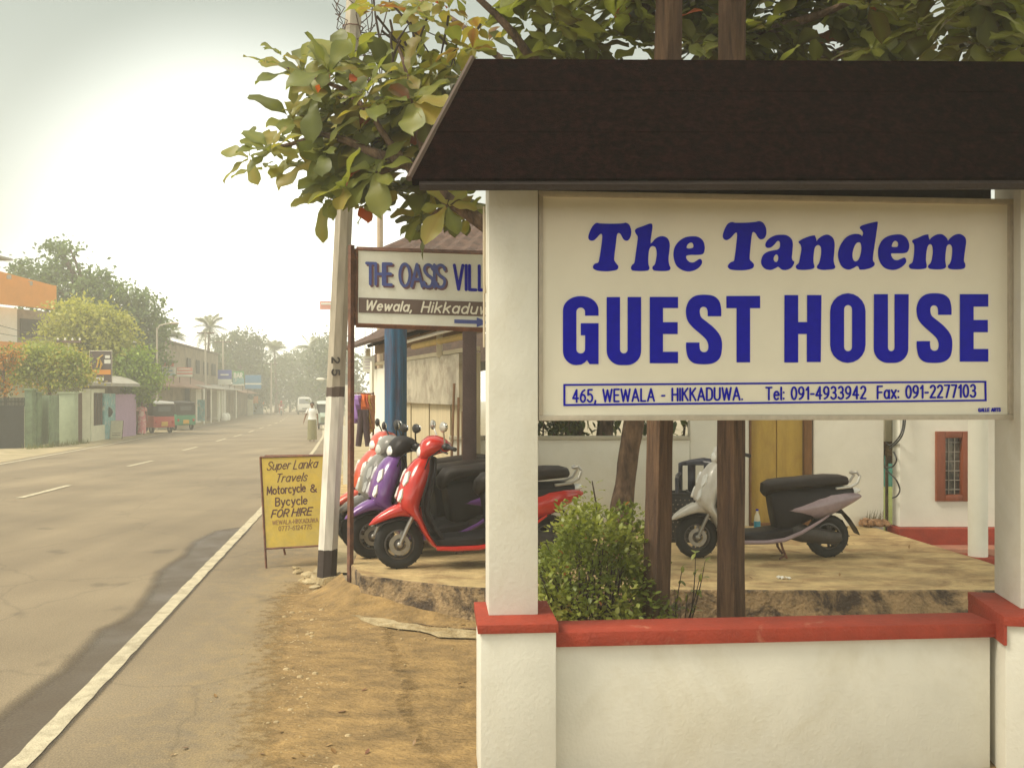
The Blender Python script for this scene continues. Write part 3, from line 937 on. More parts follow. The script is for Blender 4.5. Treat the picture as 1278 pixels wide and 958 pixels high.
for (A, B, C, D) in ((eL, eR, rR, rL), (bR, bL, rL, rR)):
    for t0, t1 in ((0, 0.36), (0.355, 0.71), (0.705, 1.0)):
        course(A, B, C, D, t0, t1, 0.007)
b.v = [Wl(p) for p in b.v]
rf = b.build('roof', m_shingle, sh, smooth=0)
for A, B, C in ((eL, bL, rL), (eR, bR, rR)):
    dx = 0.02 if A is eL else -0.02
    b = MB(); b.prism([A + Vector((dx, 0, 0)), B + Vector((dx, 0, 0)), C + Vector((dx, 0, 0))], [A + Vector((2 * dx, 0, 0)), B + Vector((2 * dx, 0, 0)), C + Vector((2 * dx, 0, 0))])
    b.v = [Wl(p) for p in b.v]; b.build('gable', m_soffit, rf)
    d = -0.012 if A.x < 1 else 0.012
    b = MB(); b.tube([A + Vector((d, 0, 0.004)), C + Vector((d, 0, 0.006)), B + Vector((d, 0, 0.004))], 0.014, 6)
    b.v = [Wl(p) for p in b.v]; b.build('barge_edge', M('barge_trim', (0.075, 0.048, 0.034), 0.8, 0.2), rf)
b = MB()
b.tube([eL + Vector((0.03, 0.02, -0.02)), eR + Vector((-0.03, 0.02, -0.02))], 0.022, 6)
b.tube([bL + Vector((0.03, -0.02, -0.02)), bR + Vector((-0.03, -0.02, -0.02))], 0.022, 6)
for f in np.linspace(0.04, 0.96, 9):
    b.tube([eL.lerp(eR, f) + Vector((0, 0.16, 0.10)), rL.lerp(rR, f) + Vector((0, 0, -0.06)), bL.lerp(bR, f) + Vector((0, -0.06, 0.02))], 0.02, 6)
b.v = [Wl(p) for p in b.v]
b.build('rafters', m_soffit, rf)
b = MB(); b.box((1.44, 0.33, 2.85), (2.29, 0.10, 0.17)); b.build('lintel', m_soffit, sh, bevel=.004)  # dark beam added to stand in for the shade under the eave
b = MB()
b.tube([(0.044, 0.30, 2.66), (0.044, 0.30, 2.32), (0.048, 0.31, 2.28)], 0.008, 6)
b.tube([(0.044, 0.325, 2.70), (0.044, 0.325, 2.02)], 0.006, 6)
b.build('conduit', M('grey_conduit', (0.5, 0.42, 0.3), 0.6, 0.1), sh)

# ------------------------------------------------------------------ the guest house signboard
sg = thing('signboard', 'large cream guest house signboard lettered in bold blue between the white pillars', 'sign', S(0.295, 0.20, 1.668), SH_A)
LW = 2.352; LH = 1.085
b = MB(); b.box((LW / 2, 0.03, LH / 2), (LW - 0.02, 0.036, LH - 0.02)); b.build('board', m_board, sg)
b = MB()
for (cx, cz, dx, dz) in ((LW / 2, 0.013, LW, 0.026), (LW / 2, LH - 0.013, LW, 0.026), (0.011, LH / 2, 0.022, LH - 0.053), (LW - 0.011, LH / 2, 0.022, LH - 0.053)):
    b.box((cx, 0.025, cz), (dx, 0.06, dz))
b.build('frame', m_alu, sg, bevel=0.003)
ux = Vector((math.cos(SH_A), math.sin(SH_A), 0))
# the board's front face lies 12 mm behind the frame's base line
pl_sign = Plane(Vector(S(0.295, 0.212, 1.668)), ux, (0, 0, 1))
def Tr(pts, ox, oy, sc=7.9875):
    return [(ox + p[0] / sc, oy + p[1] / sc) + tuple(p[2:]) for p in pts]
gl = []
o1, o2, o3 = (730, 270), (895, 265), (1050, 265)
gl.append(Tr([(112,68),(150,72),(250,75),(370,72),(405,65),(440,85),(460,140),(455,200),(430,240),(400,242),(378,222),(355,180),(335,168),(318,190),(305,290),(292,400),(292,440),(315,475),(332,500),(318,532),(260,545),(200,548),(130,542),(88,525),(80,500),(95,475),(130,462),(142,430),(158,330),(172,210),(165,178),(150,180),(115,218),(85,242),(50,240),(33,212),(45,160),(75,100)], *o1))
gl.append(Tr([(665,75,1),(640,75),(580,98),(515,122),(497,145),(508,175),(525,205),(520,270),(505,380),(493,460),(470,485),(458,512),(470,538),(520,545),(590,545),(630,538),(642,512),(632,480),(630,420),(638,340),(655,305),(680,298),(705,315),(715,370),(708,430),(695,480),(675,500),(672,522),(690,540),(740,545),(800,545),(838,538),(852,515),(838,480),(832,420),(842,330),(843,270),(825,225),(790,202),(745,202),(700,225),(668,262),(653,272,1),(655,230),(668,140),(672,95)], *o1))
gl.append(Tr([(1070,200),(1130,208),(1175,245),(1192,300),(1188,350),(1170,378),(1120,385),(1050,385),(1010,395),(1012,425),(1040,455),(1080,460),(1115,440),(1145,425),(1165,445),(1160,480),(1125,520),(1070,545),(1010,548),(950,525),(905,480),(882,400),(890,320),(930,255),(995,212)], *o1))
gl.append(Tr([(1060,262),(1078,280),(1078,308),(1055,320),(1020,320),(1012,305),(1028,275)], *o1))
gl.append(Tr([(145,98),(180,105),(280,105),(370,98),(420,90),(460,110),(485,160),(487,220),(465,262),(430,270),(405,250),(385,215),(365,198),(350,205),(340,250),(330,350),(322,440),(325,475),(350,500),(365,525),(350,558),(290,575),(210,578),(140,572),(108,550),(110,525),(135,498),(165,485),(175,440),(190,320),(198,230),(190,203),(170,215),(135,255),(95,278),(65,265),(55,230),(75,165),(105,115)], *o2))
gl.append(Tr([(630,225),(690,230),(735,262),(752,310),(748,390),(742,450),(750,480),(765,490),(762,515),(735,555),(690,575),(645,572),(615,548),(600,545),(575,560),(530,575),(480,565),(445,530),(437,485),(455,430),(500,395),(560,380),(600,372),(622,350),(625,310),(615,288),(595,290),(570,320),(535,350),(500,355),(480,335),(485,300),(520,260),(575,232)], *o2))
gl.append(Tr([(590,420),(607,440),(605,475),(590,495),(570,490),(560,465),(570,435)], *o2))
gl.append(Tr([(970,230,1),(925,238),(865,260),(820,285),(810,300),(830,325),(838,370),(825,450),(812,505),(790,525),(782,545),(800,568),(850,575),(910,572),(955,562),(968,540),(958,500),(958,440),(968,365),(985,335),(1010,328),(1032,350),(1035,410),(1025,470),(1012,510),(995,535),(1000,560),(1050,575),(1110,572),(1160,565),(1175,545),(1165,515),(1158,470),(1165,390),(1168,310),(1150,255),(1105,225),(1060,230),(1010,262),(988,292,1),(984,262)], *o2))
gl.append(Tr([(345,95),(310,102),(240,120),(192,138),(183,160),(205,185),(215,210),(205,240,1),(180,222),(130,217),(70,235),(20,280),(-20,350),(-35,430),(-15,510),(20,555),(70,572),(115,558),(150,538),(168,545),(180,572,1),(230,570),(290,555),(325,530),(328,505),(312,480),(315,420),(330,320),(345,220),(360,110),(357,97)], *o3))
gl.append(Tr([(175,300),(192,315),(198,360),(190,420),(170,470),(140,490),(115,470),(108,420),(120,360),(145,312)], *o3))
gl.append(Tr([(540,222),(600,225),(645,255),(670,305),(672,355),(655,395),(620,408),(540,410),(495,412),(498,440),(520,470),(555,478),(590,465),(625,452),(643,475),(638,505),(600,545),(540,572),(480,572),(425,550),(385,500),(365,430),(370,350),(405,280),(465,238)], *o3))
gl.append(Tr([(540,285),(562,305),(560,340),(530,348),(500,342),(505,315),(520,292)], *o3))
gl.append(Tr([(864,220,1),(820,228),(760,255),(712,275),(705,295),(722,320),(725,370),(718,450),(705,500),(678,520),(672,540),(690,562),(750,568),(810,565),(842,555),(848,525),(840,480),(845,400),(860,335),(885,318),(905,340),(910,400),(900,470),(885,510),(865,530),(865,552),(890,565),(950,570),(1010,565),(1038,548),(1038,520),(1032,470),(1038,390),(1050,335),(1078,320),(1100,345),(1103,400),(1095,470),(1080,510),(1062,530),(1065,555),(1100,568),(1160,570),(1215,562),(1232,540),(1230,510),(1218,480),(1228,390),(1240,290),(1225,245),(1180,218),(1130,225),(1085,255),(1060,287,1),(1045,255),(1005,222),(950,222),(900,250),(877,277,1),(868,250)], *o3))
loops = [[pl_sign.uv(p) for p in crom(q, 5)] for q in gl]
fill_mesh('lettering', loops, pl_sign, m_blue, sg)

def rect(x0, y0, x1, y1):
    return [(x0, y0), (x1, y0), (x1, y1), (x0, y1)]
def arcp(cx, cy, rx, ry, a0, a1, n=10):      # pixel arcs: angle up from +x, y downwards
    return [(cx + rx * math.cos(R(a0 + (a1 - a0) * i / n)), cy - ry * math.sin(R(a0 + (a1 - a0) * i / n))) for i in range(n + 1)]
cap = []
G_ = [(497, 325)] + arcp(292, 262, 205, 170, 0, 90) + arcp(277, 262, 205, 170, 90, 180) + arcp(232, 745, 160, 170, 180, 270) + [(290, 908), (330, 885), (358, 855), (390, 903), (497, 903), (497, 415), (285, 415), (285, 560), (337, 560)] + arcp(284, 725, 52, 50, 0, -180) + arcp(284, 280, 52, 52, 180, 0) + [(337, 325)]
cap.append(Tr(G_, 695, 360, 9.577))
cap.append(Tr([(595, 103), (753, 103)] + arcp(799, 728, 46, 47, 180, 360) + [(845, 102), (1005, 102)] + arcp(835, 745, 170, 170, 0, -90) + arcp(765, 745, 170, 170, -90, -180), 695, 360, 9.577))
def E_(x0, x1, xs, y0, y1, t, m0, m1, b_): return [(x0, y0), (x1, y0), (x1, t), (xs, t), (xs, m0), (x1 - 2, m0), (x1 - 2, m1), (xs, m1), (xs, b_), (x1, b_), (x1, y1), (x0, y1)]
cap.append(Tr(E_(472, 622, 542, 471, 823, 530, 605, 668, 762), 700, 260, 4.26))
S_ = [(478,332,1),(475,230),(450,145),(385,90),(280,75),(170,88),(95,145),(60,230),(58,310),(80,390),(140,465),(220,535),(290,600),(318,650),(325,700),(310,745),(270,760),(230,740),(218,690),(218,645,1),(58,645,1),(60,730),(85,830),(150,890),(270,905),(385,890),(460,830),(485,730),(483,620),(450,540),(380,460),(300,395),(240,345),(222,290),(228,240),(262,218),(300,232),(315,270),(317,332,1)]
cap.append(crom(Tr(S_, 850, 360, 9.577), 5))
cap.append(Tr([(540, 90), (942, 88), (942, 235), (822, 235), (822, 882), (662, 882), (662, 235), (540, 235)], 850, 360, 9.577))
k2 = 3.547
cap.append(Tr([(67, 384), (127, 384), (127, 503), (167, 503), (167, 384), (230, 384), (227, 680), (166, 680), (166, 556), (127, 556), (127, 682), (66, 682)], 960, 260, k2))
cap.append(Tr(arcp(347, 456, 78, 80, 0, 180) + arcp(347, 604, 78, 80, 180, 360), 960, 260, k2))
cap.append(Tr(arcp(348, 447, 18, 19, 0, 180) + arcp(348, 613, 18, 19, 180, 360), 960, 260, k2))
cap.append(Tr([(463, 380), (524, 380)] + arcp(539, 615, 15, 17, 180, 360) + [(554, 380), (616, 380)] + arcp(552, 620, 62, 64, 0, -90) + arcp(526, 620, 64, 64, -90, -180), 960, 260, k2))
S2 = [((p[0] - 58) / 427 * 156 + 652, (p[1] - 75) / 830 * 308 + 376) + tuple(p[2:]) for p in S_]
cap.append(crom(Tr(S2, 960, 260, k2), 5))
cap.append(Tr(E_(843, 968, 903, 380, 678, 435, 494, 548, 622), 960, 260, k2))
fill_mesh('lettering', [[pl_sign.uv(p[:2]) for p in q] for q in cap], pl_sign, m_blue, sg)
adr = lay('465, WEWALA - HIKKADUWA.', 715, 926, 501.5, 498.5, 15, 0, 0.24) + lay('Tel: 091-4933942', 956, 1080, 498.5, 497, 15, 0, 0.24) + lay('Fax: 091-2277103', 1095, 1217, 497, 495, 15, 0, 0.24)
write('address_line', adr, 1.15, 0.33, pl_sign, m_blue, sg)
bx = [[(703, 479), (1230.5, 475), (1231, 500.5), (703, 506.5)], [(705.5, 481.3), (1228.3, 477.3), (1228.6, 498.3), (705.5, 504)]]
fill_mesh('address_border', [[pl_sign.uv(p) for p in q] for q in bx], pl_sign, m_blue, sg)
write('maker_mark', lay('GALLE ARTS', 1221, 1248, 513.5, 513, 4, 0, 0.22), 0.55, 0.2, pl_sign, m_blue, sg)
# ------------------------------------------------------------------ concrete utility pole with painted bands
m_pole = bpy.data.materials.new('banded_concrete'); m_pole.use_nodes = True
n, l = m_pole.node_tree.nodes, m_pole.node_tree.links
bs = n['Principled BSDF']; bs.inputs['Roughness'].default_value = 0.9
tc = n.new('ShaderNodeTexCoord'); sx = n.new('ShaderNodeSeparateXYZ'); l.new(tc.outputs['Object'], sx.inputs[0])
tn = n.new('ShaderNodeTexNoise'); tn.inputs['Scale'].default_value = 14; tn.inputs['Detail'].default_value = 6
l.new(tc.outputs['Object'], tn.inputs['Vector'])
jz = n.new('ShaderNodeMath'); jz.operation = 'MULTIPLY_ADD'; jz.inputs[1].default_value = 0.035; l.new(tn.outputs['Fac'], jz.inputs[0]); l.new(sx.outputs['Z'], jz.inputs[2])
dv = n.new('ShaderNodeMath'); dv.operation = 'DIVIDE'; dv.inputs[1].default_value = 8.0; l.new(jz.outputs[0], dv.inputs[0])
rp_ = n.new('ShaderNodeValToRGB'); rp_.color_ramp.interpolation = 'CONSTANT'
els = rp_.color_ramp.elements
els[0].position = 0; els[0].color = (0.055, 0.04, 0.035, 1)
for z, c_ in ((0.30, (0.74, 0.70, 0.62)), (1.735, (0.12, 0.09, 0.075)), (1.83, (0.43, 0.38, 0.30))):
    q = els.new(z / 8.0); q.color = (*c_, 1)
els[-1].position = 1.0 if False else els[-1].position
l.new(dv.outputs[0], rp_.inputs[0])
k = n.new('ShaderNodeMapRange'); k.inputs['From Min'].default_value = 0.3; k.inputs['From Max'].default_value = 0.7; k.inputs['To Min'].default_value = 0.72; k.inputs['To Max'].default_value = 1.15
t5 = n.new('ShaderNodeTexNoise'); t5.inputs['Scale'].default_value = 5; t5.inputs['Detail'].default_value = 8
mp5 = n.new('ShaderNodeMapping'); mp5.inputs['Scale'].default_value = (3, 3, 0.5); l.new(tc.outputs['Object'], mp5.inputs[0]); l.new(mp5.outputs[0], t5.inputs['Vector'])
l.new(t5.outputs['Fac'], k.inputs['Value'])
q = n.new('ShaderNodeMix'); q.data_type = 'RGBA'; q.blend_type = 'MULTIPLY'; q.inputs['Factor'].default_value = 1
l.new(rp_.outputs['Color'], q.inputs['A']); l.new(k.outputs['Result'], q.inputs['B']); l.new(q.outputs['Result'], bs.inputs['Base Color'])
bp = n.new('ShaderNodeBump'); bp.inputs['Strength'].default_value = 0.5; bp.inputs['Distance'].default_value = 0.01
l.new(tn.outputs['Fac'], bp.inputs['Height']); l.new(bp.outputs['Normal'], bs.inputs['Normal'])

pb = G(407.5, 722, 0.04); pb.z = 0.03
ptop = P(442, 0, pb.y) ; lean = (ptop - pb) / (ptop.z - pb.z)
up = thing('utility_pole', 'leaning concrete utility pole with a white painted foot beside the road', 'utility pole', tuple(pb))
b = MB()
HP = 6.6
def polering(z, w):
    c = Vector((lean.x * z, 0, z)); a = R(12)
    ring = []
    for (sx_, sy_) in ((-1, -1), (1, -1), (1, 1), (-1, 1)):
        for (e1, e2) in (((-1, .78), (-.78, 1)) if sx_ * sy_ < 0 else ((-.78, 1), (-1, .78))):
            pass
    for i in range(8):
        an = a + math.pi / 4 * i + math.pi / 8
        ring.append(c + Vector((math.cos(an), math.sin(an), 0)) * w)
    return ring
zs = [0, 0.29, 0.31, 1.0, 1.72, 1.84, 3, 4.5, HP]
rings = [polering(z, 0.098 - 0.0035 * z) for z in zs]
vs = [p for r_ in rings for p in r_]
fs = [[i * 8 + j, i * 8 + (j + 1) % 8, (i + 1) * 8 + (j + 1) % 8, (i + 1) * 8 + j] for i in range(len(zs) - 1) for j in range(8)]
fs += [list(reversed(range(8))), [(len(zs) - 1) * 8 + j for j in range(8)]]
b.add(vs, fs)
b.build('shaft', m_pole, up, smooth=0)
pl_pole = Plane(pb + Vector((lean.x * 1.8, -0.098, 1.8)), (1, 0, 0), (lean.x, 0, 1))
m_dkpaint = M('dark_stencil', (0.06, 0.05, 0.045), 0.8, 0.2)
def rot90(strokes, cx, cy):
    return [[(cx - (y - cy), cy + (x - cx)) for (x, y) in s_] for s_ in strokes]
write('numeral', rot90(lay('25', 408, 430, 461.5, 461.5, 9, 0, 0.6), 419, 457), 1.0, 0.3, pl_pole, m_dkpaint, up, -0.006, 0.004)
b = MB()
for z, w in ((4.05, 0.009), (5.22, 0.012)):
    pts = polering(z, 0.10); b.tube(pts + [pts[0]], w * 0.5, 5)
b.build('band', m_rust, up)
# dry creepers and loose wire hanging round the pole head
b = MB()
for i in range(26):
    a = rng.uniform(0, 6.28); z0 = rng.uniform(4.6, 6.2); r0 = rng.uniform(0.1, 0.2)
    pts = []
    x, y, z = 0, 0, z0
    for j in range(10):
        a += rng.uniform(-0.9, 0.9); z -= rng.uniform(0.0, 0.16)
        rr = r0 + rng.uniform(-0.03, 0.08)
        pts.append((lean.x * z + rr * math.cos(a), rr * math.sin(a), z))
    b.tube(crom([(p[0], p[2]) for p in pts], 1, False) and pts, 0.005, 4)
for dx in (0.16, 0.22, 0.28, 0.2):
    x0 = dx + rng.uniform(-.03, .03)
    pts = [(lean.x * z + x0 + 0.05 * math.sin(z * 5 + dx * 40), -0.03 + 0.02 * math.sin(z * 3), z) for z in np.linspace(6.3, rng.uniform(4.35, 4.6), 14)]
    b.tube(pts, 0.006, 4)
b.build('creeper', M('dry_vine', (0.09, 0.06, 0.045), 0.9, 0.3), up)
b = MB()
pts = []
for i in range(16):
    a = 2 * math.pi * i / 16
    pts.append((0.19 * (1 + 0.25 * noise.noise((math.cos(a) * 2, math.sin(a) * 2, 1))) * math.cos(a), 0.17 * math.sin(a)))
b.prism([(p[0], p[1], -0.04) for p in pts], [(p[0] * 0.72, p[1] * 0.72, 0.05 + 0.03 * noise.noise((p[0] * 20, p[1] * 20, 0))) for p in pts])
b.build('footing', m_crumb, up, smooth=50)

# ------------------------------------------------------------------ hanging hotel sign on a steel post
os_D = 8.05
b0 = G(437.5, 728, 0.05); b0.z = 0.02
osn = thing('roadside_sign', 'white villa sign with blue shadowed letters and brown address band on a rusty post', 'sign', (P(437.5, 728, os_D).x, os_D, 0.02))
b = MB(); b.tube([P(437, 728, os_D) + Vector((0, 0, -0.05)), P(438, 520, os_D), P(438.5, 306, os_D)], 0.029, 4)
b.build('post', m_rust, osn, world=True, smooth=0)
b = MB(); b.tube([P(636, 728, os_D + 0.05), P(637, 300, os_D + 0.05)], 0.029, 4); b.build('post', m_rust, osn, world=True, smooth=0)
qTL, qBL = P(446, 311.5, os_D), P(445.5, 404, os_D)
qTR, qBR = P(648, 318.2, os_D), P(648, 411.2, os_D)
b = MB(); th = Vector((0, 0.05, 0)); fr = Vector((0, 0.004, 0))
b.prism([qBL + fr, qBR + fr, qTR + fr, qTL + fr], [qBL + th, qBR + th, qTR + th, qTL + th]); b.build('panel', M('white_sign_sheet', (0.74, 0.74, 0.66), 0.5, 0.05, 5, col2=(0.64, 0.61, 0.5), lo=0.5, hi=0.8), osn, world=True)
b = MB()
for a_, c2 in ((qTL, qTR), (qBL, qBR), (qTL, qBL), (qTR, qBR)):
    d_ = (c2 - a_).normalized() * 0.012
    b.tube([a_ - d_ + Vector((0, 0.027, 0)), c2 + d_ + Vector((0, 0.027, 0))], 0.031, 4)
b.build('frame', m_rust, osn, world=True, smooth=0)
b = MB()
for y in (322, 389):
    b.tube([P(437, y, os_D), P(446, y + 0.6, os_D + 0.02)], 0.014, 6)
b.build('bracket', m_rust, osn, world=True)
pl_os = Plane(qBL, qBR - qBL, qTL - qBL)
m_brownband = M('brown_sign_band', (0.13, 0.085, 0.07), 0.6, 0.12, 10)
m_cream = M('cream_letter', (0.78, 0.75, 0.64), 0.5, 0.05)
m_shadow = M('maroon_letter', (0.13, 0.05, 0.075), 0.5, 0.1)
m_blue2 = M('faded_blue_letter', (0.05, 0.075, 0.30), 0.5, 0.15, 20)
fill_mesh('band', [[pl_os.uv(p) for p in [(447.5, 371.2), (646, 378.4), (646, 396.1), (447.5, 390)]]], pl_os, m_brownband, osn, 0.001, 0.003)
sl = lambda x: 0.0325 * (x - 447)
def osl(t, x0, x1, yb, cap_, **kw): return lay(t, x0, x1, yb + sl(x0), yb + sl(x1), cap_, **kw)
t1_ = osl('THE', 457.5, 488.5, 354, 26, gap=0.12) + osl('OASIS', 499, 555, 355, 27.5, gap=0.1)
t2_ = osl('VILLA', 567, 622, 357, 30, gap=0.22)
write('letter_shadow', [[(x + 1.9, y + 1.9) for x, y in s_] for s_ in t1_], 2.1, 0.4, pl_os, m_shadow, osn, 0.001, 0.003)
write('lettering', t1_, 1.75, 0.4, pl_os, m_blue2, osn, 0.003, 0.005)
write('lettering', t2_, 1.9, 0.4, pl_os, m_blue, osn, 0.002, 0.004)
t3_ = osl('Wewala,', 456, 513, 386.3, 11.5, shear=0.25, gap=0.24) + osl('Hikkaduwa', 526, 620, 386.6, 12.5, shear=0.25, gap=0.24)
write('address_line', t3_, 1.05, 0.3, pl_os, m_cream, osn, 0.003, 0.005)
fill_mesh('arrow', [[pl_os.uv(p) for p in [(567, 398.5), (595, 399.4), (595, 396), (610, 402.4), (595, 408.2), (595, 404.2), (567, 403.3)]]], pl_os, m_blue2, osn, 0.001, 0.003)

# ------------------------------------------------------------------ yellow hire board
ab = thing('sandwich_board', 'yellow hire sandwich board with hand-painted brown lettering leaning by the pole', 'sandwich board', tuple(G(366, 699)))
A_ = [P(331, 684.5, 9.30), P(401, 680, 9.38), P(405, 568.5, 9.62), P(325, 570.5, 9.54)]
pl_ab = Plane(A_[0], A_[1] - A_[0], A_[3] - A_[0])
A_ = [pl_ab.at(*pl_ab.uv(p)) for p in [(331, 684.5), (401.5, 680.5), (404.5, 568), (325, 570.5)]]
m_yel = M('yellow_board_paint', (0.52, 0.37, 0.055), 0.6, 0.12, 9.0, 0.1, 60, col2=(0.42, 0.33, 0.10), lo=0.45, hi=0.75)
b = MB(); b.prism(A_, [p - pl_ab.n * 0.012 for p in A_]); b.build('face', m_yel, ab, world=True)
Bk = [Vector((p.x, 2 * 9.62 + 0.03 - p.y, p.z)) for p in A_]
b = MB(); b.prism([p + Vector((0, 0.012, 0)) for p in Bk], Bk); b.build('face', m_yel, ab, world=True)
b = MB()
for pts in (A_, [p for p in Bk]):
    bot_l, bot_r, top_r, top_l = pts
    for a_, c2 in ((bot_l, top_l), (bot_r, top_r)):
        d_ = (a_ - c2).normalized()
        s_ = (a_.z) / max(1e-6, -d_.z)
        b.tube([c2 - d_ * 0.006, a_, a_ + d_ * (s_ * 0.98)], 0.012, 4)
    b.tube([bot_l, bot_r], 0.010, 4); b.tube([top_l, top_r], 0.012, 4)
b.build('frame', m_rust, ab, world=True, smooth=0)
m_brownl = M('brown_letter', (0.085, 0.03, 0.022), 0.6, 0.15)
m_fadel = M('faded_letter', (0.26, 0.15, 0.05), 0.7, 0.2)
ya = lay('Super', 333, 361, 586.5, 584.5, 10, shear=0.3) + lay('Lanka', 366, 395, 585, 583, 10.5, shear=0.3) + lay('Travels', 344, 382, 601.5, 599.5, 10, shear=0.3)
write('lettering', ya, 0.62, 0.2, pl_ab, m_brownl, ab, 0.001, 0.002)
yb = lay('Motorcycle', 333.5, 381, 617, 613, 9.6) + lay('&', 387.5, 395, 613.5, 613.5, 9) + lay('Bycycle', 344, 383, 631, 628.5, 9.8) + lay('FOR', 338.5, 359, 645.5, 644, 9, shear=0.28) + lay('H!RE', 364, 388, 643.8, 642, 9, shear=0.28)
write('lettering', yb, 0.8, 0.2, pl_ab, m_brownl, ab, 0.001, 0.002)
yc = lay('WEWALA-HIKKADUWA', 340, 397, 654.5, 651, 5) + lay('0777-6124775', 348, 389, 662, 659.5, 5.4)
write('lettering', yc, 0.45, 0.17, pl_ab, m_fadel, ab, 0.001, 0.002)

# ------------------------------------------------------------------ scooters
m_seat = M('black_seat_vinyl', (0.022, 0.016, 0.014), 0.55, 0.25, 10.0, 0.15, 90, spec=0.3)
m_dkp = M('dark_scooter_plastic', (0.016, 0.013, 0.015), 0.5, 0.25, 12.0, spec=0.25)
m_rim = M('wheel_alloy', (0.11, 0.10, 0.095), 0.45, 0.2, 18.0, metal=0.6)
m_engine = M('engine_metal', (0.06, 0.052, 0.048), 0.5, 0.3, 18.0, metal=0.5)
m_lens = M('clear_lens', (0.78, 0.78, 0.74), 0.12, 0.05, 20.0, spec=0.8)
m_redlens = M('red_lens', (0.45, 0.03, 0.02), 0.15, 0.1)
m_glass = M('mirror_glass', (0.75, 0.76, 0.74), 0.04, 0.02, metal=1.0)
m_silver = M('silver_rail', (0.60, 0.57, 0.52), 0.3, 0.1, 20, metal=0.6)
def scooter(label, loc, rz, c_main, c_panel=None, mirror_mat=None, group='scooters parked in the yard', scale=1.0, white_front=True, seat_h=0.0, black_head=False):
    c_panel = c_panel or c_main
    t = thing('scooter', label, 'scooter', loc, rz, group)
    t.scale = (scale,) * 3
    for xw, nm in ((0.62, 'wheel'), (-0.62, 'wheel')):
        b = MB()
        prof = [(0.2 + 0.0 + 0.0, 0)]
        ring = []
        for i in range(14):
            a = 2 * math.pi * i / 14
            ring.append((0.155 + 0.047 * math.cos(a), 0.047 * math.sin(a)))
        b.lathe(ring, (xw, 0, 0.2), 'y', 36, closed=True)
        # tread blocks
        for i in range(30):
            a = 2 * math.pi * i / 30
            rot = Matrix.Rotation(-a, 3, 'Y')
            b.box(Vector((xw, 0, 0.2)) + rot @ Vector((0.1988, 0.014 * (1 if i % 2 else -1), 0)), (0.006, 0.042, 0.011), rot=rot)
        w = b.build(nm, m_rubber, t)
        b = MB()
        b.lathe([(0.128, -0.03), (0.112, -0.036), (0.112, -0.022), (0.104, 0.0), (0.112, 0.022), (0.112, 0.036), (0.128, 0.03), (0.118, 0.0)], (xw, 0, 0.2), 'y', 30, closed=True)
        b.lathe([(0.02, -0.05), (0.04, -0.045), (0.045, 0), (0.04, 0.045), (0.02, 0.05)], (xw, 0, 0.2), 'y', 16)
        for i in range(3 if xw > 0 else 5):
            a = 2 * math.pi * i / (3 if xw > 0 else 5) + 0.6
            for da in (-0.2, 0.2):
                b.tube([(xw + 0.035 * math.cos(a), 0, 0.2 + 0.035 * math.sin(a)), (xw + 0.112 * math.cos(a + da), 0, 0.2 + 0.112 * math.sin(a + da))], 0.013, 6)
        b.build('rim', m_rim, w)
        if xw > 0:
            b = MB(); b.lathe([(0.05, -0.002), (0.085, -0.002), (0.085, 0.002), (0.05, 0.002)], (xw, 0.052, 0.2), 'y', 24, closed=True); b.build('brake_disc', m_steel, w)
    # fork
    b = MB()
    for s_ in (-1, 1):
        b.tube([(0.47, 0.07 * s_, 0.52), (0.565, 0.07 * s_, 0.33), (0.62, 0.066 * s_, 0.2)], [0.02, 0.018, 0.014], 8)
    b.ell((0.62, 0.062, 0.2), (0.025, 0.02, 0.025)); b.ell((0.62, -0.062, 0.2), (0.025, 0.02, 0.025))
    b.build('fork', m_steel, t)
    # front fender with a beak
    b = MB()
    b.loft([(0.862, 0.358, 75, 0.004, 0.012), (0.82, 0.385, 72, 0.024, 0.045), (0.76, 0.418, 75, 0.036, 0.066), (0.69, 0.452, 82, 0.045, 0.082), (0.62, 0.476, 90, 0.056, 0.09), (0.55, 0.482, 98, 0.066, 0.09), (0.48, 0.46, 112, 0.066, 0.08), (0.43, 0.40, 130, 0.04, 0.06)], 18, 2.6)
    fnd = b.build('mudguard', c_main, t)
    b = MB()
    b.loft([(0.80, 0.352, 90, 0.006, 0.05), (0.72, 0.385, 90, 0.012, 0.072), (0.62, 0.405, 90, 0.014, 0.076), (0.5, 0.39, 90, 0.012, 0.07)], 14)
    b.build('fender_lining', m_dkp, fnd)
    # leg shield
    b = MB()
    b.loft([(0.395, 0.90, 20, 0.04, 0.075), (0.425, 0.85, 20, 0.078, 0.12), (0.455, 0.79, 18, 0.096, 0.155), (0.488, 0.72, 15, 0.104, 0.178), (0.518, 0.64, 10, 0.104, 0.19), (0.542, 0.56, 5, 0.102, 0.19), (0.540, 0.50, 0, 0.085, 0.188), (0.500, 0.45, -20, 0.050, 0.185), (0.465, 0.40, -25, 0.034, 0.178), (0.415, 0.30, -25, 0.028, 0.168), (0.355, 0.205, -30, 0.028, 0.155), (0.30, 0.165, -60, 0.024, 0.145)], 22, 2.2)
    sh_ = b.build('leg_shield', c_main, t)
    b = MB()
    b.loft([(0.335, 0.90, 20, 0.02, 0.08), (0.345, 0.80, 18, 0.026, 0.145), (0.37, 0.70, 12, 0.03, 0.168), (0.405, 0.58, 5, 0.034, 0.175), (0.405, 0.46, -15, 0.03, 0.168), (0.345, 0.33, -25, 0.025, 0.16), (0.28, 0.24, -35, 0.025, 0.15)], 18, 2.6)
    b.build('inner_shield', m_dkp, t)
